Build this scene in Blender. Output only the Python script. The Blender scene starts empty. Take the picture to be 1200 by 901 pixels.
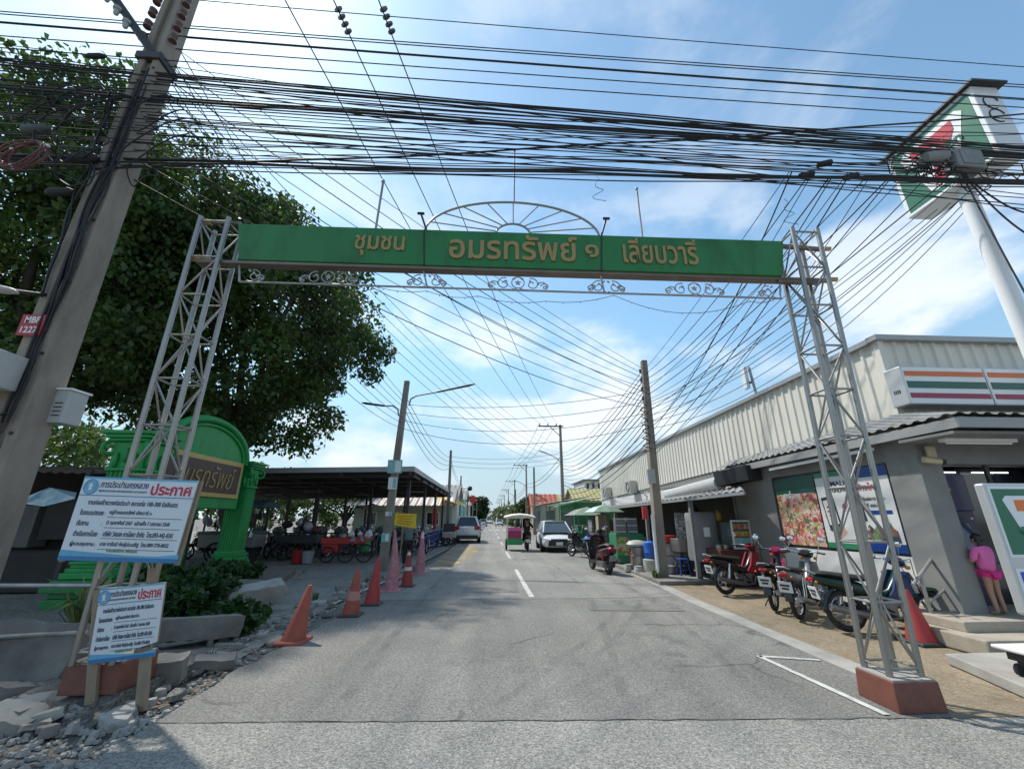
import bpy, math, random
import numpy as np
from mathutils import Vector, Matrix

# ------------------------------------------------------------------ camera, sky, sun, exposure
S = bpy.context.scene
C = S.collection
R = math.radians
rnd = random.Random(7)
PIT, YAW, EYE, FPX = R(18.1), R(3.2), 1.6, 480.0
cam_d = bpy.data.cameras.new('camera')
cam = bpy.data.objects.new('camera', cam_d); C.objects.link(cam)
cam.location = (0, 0, EYE)
cam.rotation_euler = (R(90) + PIT, 0, -YAW)
cam_d.sensor_fit = 'HORIZONTAL'; cam_d.sensor_width = 36
cam_d.lens = 36 * FPX / 1200
cam_d.clip_start = .05; cam_d.clip_end = 5000
S.camera = cam

SUN = Vector((-.50, .42, 1.0)).normalized()
CLOUD_SEED = 3.1
SUN_EL = math.asin(SUN.z); SUN_AZ = math.atan2(SUN.x, SUN.y)
W = bpy.data.worlds.new('World'); S.world = W; W.use_nodes = True
nt = W.node_tree; nt.nodes.clear()
def N(t, typ, **kw):
    n = t.nodes.new(typ)
    for k, v in kw.items():
        if k.startswith('i_'):
            n.inputs[k[2:].replace('_', ' ')].default_value = v
        else: setattr(n, k, v)
    return n
out = N(nt, 'ShaderNodeOutputWorld'); bg = N(nt, 'ShaderNodeBackground')
sky = N(nt, 'ShaderNodeTexSky', sky_type='NISHITA', sun_disc=False, sun_elevation=SUN_EL, sun_rotation=SUN_AZ,
        air_density=1.0, dust_density=.5, ozone_density=1.4)
bg.inputs['Strength'].default_value = .15
# clouds: soft billows on a high layer, thicker towards the horizon
tc = N(nt, 'ShaderNodeTexCoord'); sep = N(nt, 'ShaderNodeSeparateXYZ')
nt.links.new(tc.outputs['Generated'], sep.inputs[0])
def wm(op, a, b=None, c=None, clamp=False):
    n = N(nt, 'ShaderNodeMath', operation=op, use_clamp=clamp)
    for i, x in enumerate((a, b, c)):
        if x is None: continue
        if isinstance(x, (int, float)): n.inputs[i].default_value = x
        else: nt.links.new(x, n.inputs[i])
    return n.outputs[0]
comb = N(nt, 'ShaderNodeCombineXYZ')
nt.links.new(sep.outputs['X'], comb.inputs[0]); nt.links.new(sep.outputs['Y'], comb.inputs[1])
nt.links.new(wm('MULTIPLY_ADD', sep.outputs['Z'], 2.0, CLOUD_SEED), comb.inputs[2])
cn = N(nt, 'ShaderNodeTexNoise', i_Scale=2.6, i_Detail=9.0, i_Roughness=.56, i_Distortion=.15)
nt.links.new(comb.outputs[0], cn.inputs['Vector'])
cl = N(nt, 'ShaderNodeMapRange', interpolation_type='SMOOTHSTEP')
cl.inputs['From Min'].default_value = .47; cl.inputs['From Max'].default_value = .66
nt.links.new(cn.outputs['Fac'], cl.inputs['Value'])
band = N(nt, 'ShaderNodeMapRange', interpolation_type='SMOOTHSTEP')   # cumulus thin out overhead
for k_, v_ in zip(('From Min', 'From Max', 'To Min', 'To Max'), (.3, .75, .85, .3)): band.inputs[k_].default_value = v_
nt.links.new(sep.outputs['Z'], band.inputs['Value'])
dim = N(nt, 'ShaderNodeMapRange', interpolation_type='SMOOTHSTEP')    # dull polluted air low down
for k_, v_ in zip(('From Min', 'From Max', 'To Min', 'To Max'), (-.05, .45, .5, 1.0)): dim.inputs[k_].default_value = v_
nt.links.new(sep.outputs['Z'], dim.inputs['Value'])
low = N(nt, 'ShaderNodeMapRange', interpolation_type='SMOOTHSTEP')    # whitish air near the horizon
low.inputs['From Min'].default_value = .42; low.inputs['From Max'].default_value = -.02
low.inputs['To Min'].default_value = .05; low.inputs['To Max'].default_value = .8
nt.links.new(sep.outputs['Z'], low.inputs['Value'])
cloud = wm('MULTIPLY', cl.outputs[0], band.outputs[0], clamp=True)
hz = N(nt, 'ShaderNodeMix', data_type='RGBA'); hz.inputs['B'].default_value = (2.8, 3.5, 4.2, 1)
mix = N(nt, 'ShaderNodeMix', data_type='RGBA')
brt = N(nt, 'ShaderNodeMix', data_type='RGBA', blend_type='MULTIPLY'); brt.inputs['Factor'].default_value = 1
brt.inputs['B'].default_value = (1.06, 1.26, 1.17, 1)
dm = N(nt, 'ShaderNodeMix', data_type='RGBA', blend_type='MULTIPLY'); dm.inputs['Factor'].default_value = 1
nt.links.new(sky.outputs[0], dm.inputs['A']); nt.links.new(dim.outputs[0], dm.inputs['B'])
nt.links.new(dm.outputs['Result'], brt.inputs['A'])
nt.links.new(brt.outputs['Result'], hz.inputs['A']); nt.links.new(low.outputs[0], hz.inputs['Factor']); nt.links.new(hz.outputs['Result'], mix.inputs['A'])
mix.inputs['B'].default_value = (5.4, 5.7, 6.0, 1)
nt.links.new(cloud, mix.inputs['Factor'])
nt.links.new(mix.outputs['Result'], bg.inputs['Color'])
nt.links.new(bg.outputs[0], out.inputs[0])

sd = bpy.data.lights.new('sun', 'SUN'); so = bpy.data.objects.new('sun', sd); C.objects.link(so)
sd.energy = 3.6; sd.angle = R(1.5); sd.color = (1, .95, .87)
so.rotation_euler = SUN.to_track_quat('Z', 'Y').to_euler(); so.location = (-20, 5, 40)
S.view_settings.view_transform = 'Standard'; S.view_settings.look = 'None'
S.view_settings.exposure = 0.4; S.view_settings.gamma = 1; S.view_settings.use_curve_mapping = False

# ------------------------------------------------------------------ helpers
def ray(u, v):                                   # direction seen at a photo pixel (1200x901)
    x = (u - 600) / FPX; y = (450.5 - v) / FPX
    f = math.cos(PIT) - math.sin(PIT) * y; z = math.sin(PIT) + math.cos(PIT) * y
    c, s = math.cos(YAW), math.sin(YAW)
    return Vector((x * c + f * s, -x * s + f * c, z))
def PY(u, v, Y): d = ray(u, v); return d * (Y / d.y) + Vector((0, 0, EYE))
def PX(u, v, X): d = ray(u, v); return d * (X / d.x) + Vector((0, 0, EYE))
def G(u, v, z=0): d = ray(u, v); return d * ((z - EYE) / d.z) + Vector((0, 0, EYE))

def tag(o, label=None, cat=None, group=None, kind=None):
    if label: o['label'] = label
    if cat: o['category'] = cat
    if group: o['group'] = group
    if kind: o['kind'] = kind
    return o
def thing(name, label, cat, loc=(0, 0, 0), rz=0, group=None):
    o = bpy.data.objects.new(name, None); C.objects.link(o)
    o.empty_display_size = .2
    o.location = loc; o.rotation_euler = (0, 0, rz)
    return tag(o, label, cat, group)
def root_of(o):
    while o.parent: o = o.parent
    return o
def dup(src, loc, rz=None, label=None, group=None, scale=None, mats=None):
    """copy of a thing with its parts and sub-parts; mats swaps materials (own mesh copies)"""
    def cp(o, par):
        c = o.copy(); C.objects.link(c)
        if par: c.parent = par
        if mats and o.type == 'MESH' and o.data.materials and o.data.materials[0].name in mats:
            c.data = o.data.copy(); c.data.materials[0] = mats[o.data.materials[0].name]
        for ch in o.children: cp(ch, c)
        return c
    r = cp(src, None); r.location = loc
    if rz is not None: r.rotation_euler = (0, 0, rz)
    if scale: r.scale = (scale,) * 3 if isinstance(scale, (int, float)) else scale
    if label: r['label'] = label
    if group: r['group'] = group
    return r

class MB:
    def __init__(s): s.v = []; s.f = []
    def add(s, vs, fs):
        n = len(s.v); s.v += [Vector(p) for p in vs]; s.f += [tuple(i + n for i in f) for f in fs]; return s
    def hexa(s, p):   # 8 corners: bottom 4 ccw, top 4 ccw
        return s.add(p, [(3, 2, 1, 0), (4, 5, 6, 7), (0, 1, 5, 4), (1, 2, 6, 5), (2, 3, 7, 6), (3, 0, 4, 7)])
    def box(s, c, d, rz=0, rx=0, ry=0, top=1.0, m=None):
        x, y, z = d[0] / 2, d[1] / 2, d[2] / 2
        tx = ty = top
        if isinstance(top, tuple): tx, ty = top
        p = [(-x, -y, -z), (x, -y, -z), (x, y, -z), (-x, y, -z), (-x * tx, -y * ty, z), (x * tx, -y * ty, z), (x * tx, y * ty, z), (-x * tx, y * ty, z)]
        M = m or (Matrix.Rotation(rz, 3, 'Z') @ Matrix.Rotation(ry, 3, 'Y') @ Matrix.Rotation(rx, 3, 'X'))
        return s.hexa([M @ Vector(q) + Vector(c) for q in p])
    def box2(s, a, b):
        return s.box([(a[i] + b[i]) / 2 for i in range(3)], [abs(b[i] - a[i]) for i in range(3)])
    def bar(s, p, q, w, h=None, up=(0, 0, 1)):
        p, q = Vector(p), Vector(q); h = h or w; d = (q - p).normalized(); u = Vector(up)
        if abs(d.dot(u)) > .98: u = Vector((0, 1, 0))
        a = d.cross(u).normalized() * w / 2; b = a.cross(d).normalized() * h / 2
        return s.hexa([p - a - b, p + a - b, q + a - b, q - a - b, p - a + b, p + a + b, q + a + b, q - a + b])
    def cyl(s, p, q, r0, r1=None, n=12, caps=True):
        p, q = Vector(p), Vector(q); r1 = r0 if r1 is None else r1
        d = (q - p).normalized(); u = Vector((0, 0, 1)) if abs(d.z) < .9 else Vector((1, 0, 0))
        a = d.cross(u).normalized(); b = d.cross(a)
        vs = []
        for k in range(n):
            t = 2 * math.pi * k / n; e = a * math.cos(t) + b * math.sin(t); vs += [p + e * r0, q + e * r1]
        fs = [(2 * k, 2 * k + 1, (2 * k + 3) % (2 * n), (2 * k + 2) % (2 * n)) for k in range(n)]
        if caps: fs += [tuple(2 * k for k in range(n)), tuple(2 * k + 1 for k in reversed(range(n)))]
        return s.add(vs, fs)
    def tube(s, pts, r, n=6, closed=False, caps=True):
        pts = [Vector(p) for p in pts]; L = len(pts); rs = r if isinstance(r, (list, tuple)) else [r] * L
        vs = []; a = None
        for i in range(L):
            t = (pts[(i + 1) % L] - pts[i - 1]) if closed else (pts[min(i + 1, L - 1)] - pts[max(i - 1, 0)])
            t.normalize()
            if a is None:
                u = Vector((0, 0, 1)) if abs(t.z) < .9 else Vector((1, 0, 0)); a = t.cross(u).normalized()
            else:
                a = (a - t * a.dot(t)).normalized()
            b = t.cross(a)
            for k in range(n):
                w = 2 * math.pi * k / n; vs.append(pts[i] + (a * math.cos(w) + b * math.sin(w)) * rs[i])
        fs = []
        for i in range(L if closed else L - 1):
            j = (i + 1) % L
            for k in range(n): fs.append((i * n + k, i * n + (k + 1) % n, j * n + (k + 1) % n, j * n + k))
        if caps and not closed: fs += [tuple(reversed(range(n))), tuple((L - 1) * n + k for k in range(n))]
        return s.add(vs, fs)
    def lathe(s, prof, c=(0, 0, 0), n=16, m=None, sx=1, sy=1):
        vs = []; c = Vector(c)
        for r, z in prof:
            for k in range(n):
                t = 2 * math.pi * k / n; p = Vector((r * math.cos(t) * sx, r * math.sin(t) * sy, z))
                vs.append((m @ p if m else p) + c)
        L = len(prof); fs = []
        for i in range(L - 1):
            for k in range(n): fs.append((i * n + k, i * n + (k + 1) % n, (i + 1) * n + (k + 1) % n, (i + 1) * n + k))
        fs += [tuple(reversed(range(n))), tuple((L - 1) * n + k for k in range(n))]
        return s.add(vs, fs)
    def prism(s, pts, d):      # planar outline (3D points) swept by vector d
        pts = [Vector(p) for p in pts]; n = len(pts); d = Vector(d)
        return s.add(pts + [p + d for p in pts], [tuple(reversed(range(n))), tuple(range(n, 2 * n))] + [(k, (k + 1) % n, n + (k + 1) % n, n + k) for k in range(n)])
    def ball(s, c, r, n=10, m=6):
        r = r if isinstance(r, tuple) else (r, r, r)
        prof = [(math.sin(math.pi * i / m), -math.cos(math.pi * i / m)) for i in range(m + 1)]
        prof[0] = (.02, -1); prof[-1] = (.02, 1)
        M = Matrix(((r[0], 0, 0), (0, r[1], 0), (0, 0, r[2])))
        return s.lathe(prof, c, n, M)
    def quad(s, a, b, c, d): return s.add([a, b, c, d], [(0, 1, 2, 3)])
    def loft(s, secs, cap=True):
        n = len(secs[0]); vs = [p for q in secs for p in q]; fs = []
        for i in range(len(secs) - 1):
            for k in range(n): fs.append((i * n + k, i * n + (k + 1) % n, (i + 1) * n + (k + 1) % n, (i + 1) * n + k))
        if cap: fs += [tuple(reversed(range(n))), tuple((len(secs) - 1) * n + k for k in range(n))]
        return s.add(vs, fs)
    def rough(s, c, d, rz=0, rx=0, ry=0, amp=.03, seed=0, cut=.12):
        """a weathered block: gridded box with chipped, uneven faces"""
        r = random.Random(seed); n = [max(2, int(q / cut)) for q in d]; M = Matrix.Rotation(rz, 3, 'Z') @ Matrix.Rotation(ry, 3, 'Y') @ Matrix.Rotation(rx, 3, 'X'); c = Vector(c); idx = {}; vs = []; fs = []
        def vi(i, j, k):
            if (i, j, k) not in idx:
                p = Vector(((i / n[0] - .5) * d[0], (j / n[1] - .5) * d[1], (k / n[2] - .5) * d[2])); e = sum(1 for a, b in ((i, n[0]), (j, n[1]), (k, n[2])) if a in (0, b)); p *= 1 - (.0, .0, .035, .08)[e] * r.uniform(0, 1.6)
                p += Vector((r.uniform(-1, 1), r.uniform(-1, 1), r.uniform(-1, 1))) * amp * .5; idx[(i, j, k)] = len(vs); vs.append(M @ p + c)
            return idx[(i, j, k)]
        for k in (0, n[2]):
            for i in range(n[0]):
                for j in range(n[1]): q = [vi(i, j, k), vi(i + 1, j, k), vi(i + 1, j + 1, k), vi(i, j + 1, k)]; fs.append(q if k else q[::-1])
        for j in (0, n[1]):
            for i in range(n[0]):
                for k in range(n[2]): q = [vi(i, j, k), vi(i + 1, j, k), vi(i + 1, j, k + 1), vi(i, j, k + 1)]; fs.append(q[::-1] if j else q)
        for i in (0, n[0]):
            for j in range(n[1]):
                for k in range(n[2]): q = [vi(i, j, k), vi(i, j + 1, k), vi(i, j + 1, k + 1), vi(i, j, k + 1)]; fs.append(q if i else q[::-1])
        return s.add(vs, fs)
    def build(s, name, mat, parent=None, world=True, smooth=None, bev=0, kind=None):
        me = bpy.data.meshes.new(name)
        vs = s.v
        if parent is not None and world:
            r = root_of(parent); Mi = (Matrix.Translation(r.location) @ r.rotation_euler.to_matrix().to_4x4()).inverted()
            vs = [Mi @ p for p in vs]
        me.from_pydata([tuple(p) for p in vs], [], s.f); me.update()
        o = bpy.data.objects.new(name, me); C.objects.link(o)
        if mat is not None: me.materials.append(mat)
        if parent is not None: o.parent = parent
        if smooth is not None:
            me.polygons.foreach_set('use_smooth', [True] * len(me.polygons))
            me.set_sharp_from_angle(angle=R(smooth))
        if bev:
            b = o.modifiers.new('bevel', 'BEVEL'); b.width = bev; b.segments = 2; b.limit_method = 'ANGLE'; b.angle_limit = R(40)
        if kind: o['kind'] = kind
        return o

def arc(c, r, a0, a1, n, ax=(1, 0, 0), az=(0, 0, 1), rz=None):
    c, ax, az = Vector(c), Vector(ax), Vector(az); rz = rz or r
    return [c + ax * r * math.cos(a0 + (a1 - a0) * k / n) + az * rz * math.sin(a0 + (a1 - a0) * k / n) for k in range(n + 1)]
def spiral(c, r0, r1, a0, a1, n, ax=(1, 0, 0), az=(0, 0, 1)):
    c, ax, az = Vector(c), Vector(ax), Vector(az)
    return [c + (ax * math.cos(a0 + (a1 - a0) * k / n) + az * math.sin(a0 + (a1 - a0) * k / n)) * (r0 + (r1 - r0) * k / n) for k in range(n + 1)]

def lettering(txt, mat, parent, origin, ux, uz, width=None, height=None, depth=.004, name='lettering', bold=0, align='L', world=True, shear=0):
    """text as a mesh; origin = lower-left (or centre for align C) in world space, ux / uz = unit axes of the face"""
    cu = bpy.data.curves.new('text', 'FONT'); cu.body = txt; cu.size = 1; cu.extrude = 0; cu.resolution_u = 2; cu.offset = bold; cu.shear = shear
    tmp = bpy.data.objects.new('text', cu); C.objects.link(tmp)
    dg = bpy.context.evaluated_depsgraph_get()
    me = bpy.data.meshes.new_from_object(tmp.evaluated_get(dg))
    bpy.data.objects.remove(tmp); bpy.data.curves.remove(cu)
    n = len(me.vertices); co = np.empty(n * 3, 'f'); me.vertices.foreach_get('co', co); co = co.reshape(-1, 3)
    lo, hi = co.min(0), co.max(0)
    sx = width / (hi[0] - lo[0]) if width else None
    sz = height / (hi[1] - lo[1]) if height else None
    sx = sx or sz; sz = sz or sx
    ux, uz = Vector(ux).normalized(), Vector(uz).normalized(); nn = ux.cross(uz)
    ox = (lo[0] + hi[0]) / 2 if align == 'C' else lo[0]; oz = (lo[1] + hi[1]) / 2 if align == 'C' else lo[1]
    vs = [Vector(origin) + ux * float((p[0] - ox) * sx) + uz * float((p[1] - oz) * sz) for p in co]
    fs = [tuple(p.vertices) for p in me.polygons]
    bpy.data.meshes.remove(me)
    b = MB(); m = len(vs)
    b.v = [p + nn * depth for p in vs] + [p for p in vs]
    b.f = list(fs)
    from collections import Counter
    ed = Counter()
    for f in fs:
        for i in range(len(f)): ed[tuple(sorted((f[i], f[(i + 1) % len(f)])))] += 1
    for f in fs:
        for i in range(len(f)):
            a, c = f[i], f[(i + 1) % len(f)]
            if ed[tuple(sorted((a, c)))] == 1: b.f.append((a, a + m, c + m, c))
    return b.build(name, mat, parent, world=world)

# ------------------------------------------------------------------ materials
MATS = {}
def mk(name, col, rough=.6, metal=0.0, var=.12, vs=2.0, bump=0.0, bs=60.0, dirt=0.0, dcol=(.09, .08, .065), ds=1.3, spec=.5, stretch=None, gen=False):
    """principled paint / concrete / metal with large mottling, optional dirt blotches and fine bump"""
    if name in MATS: return MATS[name]
    m = bpy.data.materials.new(name); m.use_nodes = True; t = m.node_tree; p = t.nodes['Principled BSDF']
    p.inputs['Roughness'].default_value = rough; p.inputs['Metallic'].default_value = metal
    p.inputs['Specular IOR Level'].default_value = spec
    c = N(t, 'ShaderNodeTexCoord'); vec = c.outputs['Object']
    if stretch:
        mp = N(t, 'ShaderNodeMapping'); mp.inputs['Scale'].default_value = stretch; t.links.new(vec, mp.inputs[0]); vec = mp.outputs[0]
    n1 = N(t, 'ShaderNodeTexNoise', i_Scale=vs, i_Detail=6.0, i_Roughness=.6); t.links.new(vec, n1.inputs['Vector'])
    mr = N(t, 'ShaderNodeMapRange'); mr.inputs['From Min'].default_value = .25; mr.inputs['From Max'].default_value = .75
    mr.inputs['To Min'].default_value = 1 - var; mr.inputs['To Max'].default_value = 1 + var
    t.links.new(n1.outputs['Fac'], mr.inputs['Value'])
    mul = N(t, 'ShaderNodeMix', data_type='RGBA', blend_type='MULTIPLY'); mul.inputs['Factor'].default_value = 1
    mul.inputs['A'].default_value = (*col, 1); t.links.new(mr.outputs[0], mul.inputs['B'])
    colo = mul.outputs['Result']
    if dirt:
        n2 = N(t, 'ShaderNodeTexNoise', i_Scale=ds, i_Detail=9.0, i_Roughness=.68); t.links.new(vec, n2.inputs['Vector'])
        r2 = N(t, 'ShaderNodeMapRange'); r2.inputs['From Min'].default_value = .48; r2.inputs['From Max'].default_value = .72
        r2.inputs['To Max'].default_value = dirt; t.links.new(n2.outputs['Fac'], r2.inputs['Value'])
        mx = N(t, 'ShaderNodeMix', data_type='RGBA'); mx.inputs['B'].default_value = (*dcol, 1)
        t.links.new(colo, mx.inputs['A']); t.links.new(r2.outputs[0], mx.inputs['Factor']); colo = mx.outputs['Result']
        ra = N(t, 'ShaderNodeMath', operation='MULTIPLY_ADD', use_clamp=True); ra.inputs[1].default_value = .35; ra.inputs[2].default_value = rough
        t.links.new(r2.outputs[0], ra.inputs[0]); t.links.new(ra.outputs[0], p.inputs['Roughness'])
    t.links.new(colo, p.inputs['Base Color'])
    if bump:
        n3 = N(t, 'ShaderNodeTexNoise', i_Scale=bs, i_Detail=5.0, i_Roughness=.65); t.links.new(c.outputs['Object'], n3.inputs['Vector'])
        bp = N(t, 'ShaderNodeBump', i_Strength=bump, i_Distance=.01); t.links.new(n3.outputs['Fac'], bp.inputs['Height']); t.links.new(bp.outputs[0], p.inputs['Normal'])
    MATS[name] = m; return m
def glass_dark(name, col=(.02, .025, .03), rough=.08):
    return mk(name, col, rough, 0, .1, spec=.7)
def glow(name, col, st):
    m = bpy.data.materials.new(name); m.use_nodes = True; p = m.node_tree.nodes['Principled BSDF']
    p.inputs['Base Color'].default_value = (*col, 1); p.inputs['Emission Color'].default_value = (*col, 1); p.inputs['Emission Strength'].default_value = st
    return m
# ------------------------------------------------------------------ shared materials
steel = mk('brushed_steel', (.31, .295, .27), .36, .8, .12, 6, .05, 90, .35, (.25, .24, .22), 3)
steel_old = mk('weathered_steel', (.36, .35, .33), .45, .6, .18, 5, .1, 80, .5, (.2, .17, .13), 4)
black = mk('black_plastic', (.018, .018, .02), .45, 0, .25, 4)
cable_m = mk('cable_sheath', (.012, .012, .014), .65, 0, .3, 3)
cable_g = mk('grey_cable_sheath', (.06, .06, .065), .6, 0, .3, 3)
tyre = mk('tyre_rubber', (.02, .02, .021), .8, 0, .25, 8, .2, 120, .35, (.12, .11, .1), 9)
chrome = mk('chrome', (.62, .62, .63), .15, 1, .08, 5)
conc = mk('pole_concrete', (.26, .225, .185), .92, 0, .22, 3, .9, 35, .75, (.11, .1, .085), 2.2, stretch=(1, 1, .35))
conc_l = mk('pale_concrete', (.33, .315, .285), .9, 0, .16, 2.4, .5, 45, .5, (.14, .13, .11), 1.7)
conc_d = mk('dirty_concrete', (.21, .2, .18), .92, 0, .22, 2.8, .7, 40, .6, (.08, .075, .065), 1.9)
wood = mk('raw_timber', (.27, .21, .145), .75, 0, .22, 5, .3, 70, .4, (.15, .1, .07), 3, stretch=(4, 4, .6))
white_p = mk('white_paint', (.74, .74, .72), .5, 0, .06, 2, 0, 60, .22, (.4, .38, .34), 2)
white_pl = mk('white_plastic', (.72, .73, .74), .4, 0, .05, 3, 0, 60, .15, (.4, .4, .38), 3)
grey_p = mk('grey_paint', (.22, .222, .212), .75, 0, .1, 1.2, .1, 40, .55, (.14, .14, .13), 1.4)
dark_m = mk('dark_metal', (.045, .045, .048), .55, .3, .25, 3, .05, 60, .4, (.1, .07, .05), 3)
rust = mk('rusty_metal', (.16, .085, .05), .85, .2, .35, 6, .3, 60)
glassd = glass_dark('dark_glass')
red_p = mk('red_paint', (.45, .03, .025), .4, 0, .12, 3, 0, 60, .25, (.2, .06, .05), 3)
blue_p = mk('blue_paint', (.02, .06, .24), .5, 0, .15, 3, 0, 60, .25, (.08, .09, .12), 3)
green_p = mk('green_paint', (.02, .22, .07), .45, 0, .12, 3, 0, 60, .2, (.03, .1, .05), 3)
yellow_p = mk('yellow_paint', (.75, .5, .02), .5, 0, .08, 3, 0, 60, .15, (.4, .28, .06), 4)

def road_mat(name, col, grain=.35, crack=.6, crack_s=.55, streak=.2, gscale=120, tint=(.2, .19, .17), stain=.4):
    m = bpy.data.materials.new(name); m.use_nodes = True; t = m.node_tree; p = t.nodes['Principled BSDF']; L = t.links.new
    p.inputs['Roughness'].default_value = .88; p.inputs['Specular IOR Level'].default_value = .35
    c = N(t, 'ShaderNodeTexCoord').outputs['Object']
    def mrange(x, a, b, lo, hi):
        n = N(t, 'ShaderNodeMapRange', interpolation_type='SMOOTHSTEP'); L(x, n.inputs['Value'])
        for k, v in zip(('From Min', 'From Max', 'To Min', 'To Max'), (a, b, lo, hi)): n.inputs[k].default_value = v
        return n.outputs[0]
    def mul(a, b):
        n = N(t, 'ShaderNodeMix', data_type='RGBA', blend_type='MULTIPLY'); n.inputs['Factor'].default_value = 1
        if isinstance(a, tuple): n.inputs['A'].default_value = (*a, 1)
        else: L(a, n.inputs['A'])
        L(b, n.inputs['B']); return n.outputs['Result']
    big = N(t, 'ShaderNodeTexNoise', i_Scale=.35, i_Detail=6.0, i_Roughness=.6); L(c, big.inputs['Vector'])
    colo = mul(col, mrange(big.outputs['Fac'], .3, .7, .86, 1.14))
    mid = N(t, 'ShaderNodeTexNoise', i_Scale=2.4, i_Detail=8.0, i_Roughness=.7); L(c, mid.inputs['Vector'])
    mx = N(t, 'ShaderNodeMix', data_type='RGBA'); mx.inputs['B'].default_value = (*tint, 1); L(colo, mx.inputs['A'])
    L(mrange(mid.outputs['Fac'], .5, .75, 0, stain), mx.inputs['Factor']); colo = mx.outputs['Result']
    mp = N(t, 'ShaderNodeMapping'); mp.inputs['Scale'].default_value = (2.2, .07, 1); L(c, mp.inputs[0])
    st = N(t, 'ShaderNodeTexNoise', i_Scale=1.0, i_Detail=4.0); L(mp.outputs[0], st.inputs['Vector'])
    colo = mul(colo, mrange(st.outputs['Fac'], .35, .65, 1 - streak, 1 + streak * .5))
    g = N(t, 'ShaderNodeTexVoronoi', i_Scale=float(gscale)); L(c, g.inputs['Vector'])
    gs = N(t, 'ShaderNodeSeparateColor'); L(g.outputs['Color'], gs.inputs[0])
    colo = mul(colo, mrange(gs.outputs[0], 0, 1, 1 - grain, 1 + grain))
    g2 = N(t, 'ShaderNodeTexNoise', i_Scale=gscale * .3, i_Detail=3.0); L(c, g2.inputs['Vector'])
    colo = mul(colo, mrange(g2.outputs['Fac'], .3, .7, 1 - grain * .5, 1 + grain * .5))
    # cracks: warped cell borders shown only in patches
    w = N(t, 'ShaderNodeTexNoise', i_Scale=1.7, i_Detail=5.0); L(c, w.inputs['Vector'])
    ad = N(t, 'ShaderNodeMix', data_type='RGBA', blend_type='ADD'); ad.inputs['Factor'].default_value = .45; L(c, ad.inputs['A']); L(w.outputs['Color'], ad.inputs['B'])
    vo = N(t, 'ShaderNodeTexVoronoi', feature='DISTANCE_TO_EDGE', i_Scale=crack_s); L(ad.outputs['Result'], vo.inputs['Vector'])
    pm = N(t, 'ShaderNodeTexNoise', i_Scale=.45, i_Detail=2.0); L(c, pm.inputs['Vector'])
    ck = N(t, 'ShaderNodeMath', operation='MULTIPLY'); L(mrange(vo.outputs['Distance'], .004, .014, crack, 0), ck.inputs[0]); L(mrange(pm.outputs['Fac'], .48, .58, 0, 1), ck.inputs[1])
    m2 = N(t, 'ShaderNodeMix', data_type='RGBA'); m2.inputs['B'].default_value = (.035, .033, .03, 1); L(colo, m2.inputs['A']); L(ck.outputs[0], m2.inputs['Factor'])
    L(m2.outputs['Result'], p.inputs['Base Color'])
    bp = N(t, 'ShaderNodeBump', i_Strength=.5, i_Distance=.008); L(g.outputs['Distance'], bp.inputs['Height']); L(bp.outputs[0], p.inputs['Normal'])
    MATS[name] = m; return m
asphalt = road_mat('asphalt', (.198, .19, .172), .34, .45, .5, .1, 110, (.15, .146, .135), .4)
asphalt2 = road_mat('older_asphalt', (.232, .223, .203), .28, .55, .7, .1, 90, (.15, .145, .135), .5)
slab_m = road_mat('washed_concrete', (.245, .238, .215), .4, .35, .3, .05, 115, (.15, .145, .13), .7)
lot_m = road_mat('lot_concrete', (.24, .228, .205), .22, .85, .45, .05, 60, (.13, .125, .11), .7)
sand_m = road_mat('sandy_concrete', (.24, .195, .132), .2, .5, .45, .1, 70, (.165, .125, .078), .9)
dirt_m = road_mat('bare_earth', (.15, .135, .115), .35, .2, .8, .0, 40, (.09, .08, .065), .8)
paint_w = mk('worn_road_paint', (.52, .52, .48), .8, 0, .15, 6, .2, 90, .95, (.2, .195, .185), 7)

# ------------------------------------------------------------------ ground sheets
def sheet(name, pts, z, mat, kind='structure'):
    b = MB(); b.add([(x, y, z) for x, y in pts], [tuple(range(len(pts)))])
    return b.build(name, mat, kind=kind)
def strip(name, L, Rr, z, mat, kind='structure'):
    """sheet between two polylines of the same length"""
    b = MB(); n = len(L); b.add([(x, y, z) for x, y in L] + [(x, y, z) for x, y in Rr], [(i, n + i, n + i + 1, i + 1) for i in range(n - 1)])
    return b.build(name, mat, kind=kind)
sheet('ground', [(-2500, -300), (2500, -300), (2500, 4500), (-2500, 4500)], -.09, dirt_m)
RL = [(-2.72, 4.24), (-2.74, 5.4), (-2.62, 7), (-2.5, 9), (-2.44, 11), (-2.2, 15), (-2.0, 20), (-2.1, 26), (-2.5, 34), (-2.8, 60), (-2.8, 900)]
RR = [(3.95, 3.92), (4.06, 5.0), (4.1, 7), (4.14, 9), (4.3, 11.2), (4.5, 15), (4.85, 20), (4.9, 26), (4.7, 34), (4.4, 60), (4.4, 900)]
def jag(pl, amp, step, seed):
    r = random.Random(seed); o = []
    for (a, b) in zip(pl, pl[1:]):
        L = math.dist(a, b); n = max(1, int(min(L, 25) / step))
        for k in range(n):
            t = k / n; e = amp if (o and k + 1 < 400) else 0
            o.append((a[0] + (b[0] - a[0]) * t + r.uniform(-e, e), a[1] + (b[1] - a[1]) * t))
    o.append(pl[-1]); return o
def resamp(pl, ys):
    o = []
    for y in ys:
        for a, b in zip(pl, pl[1:]):
            if a[1] <= y <= b[1] or b is pl[-1]:
                t = (y - a[1]) / (b[1] - a[1]); o.append((a[0] + (b[0] - a[0]) * t, y)); break
    return o
ys = [4.24 + .22 * k for k in range(70)] + [20, 22, 24, 26, 30, 34, 45, 60, 200, 900]
r1 = random.Random(3)
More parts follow.
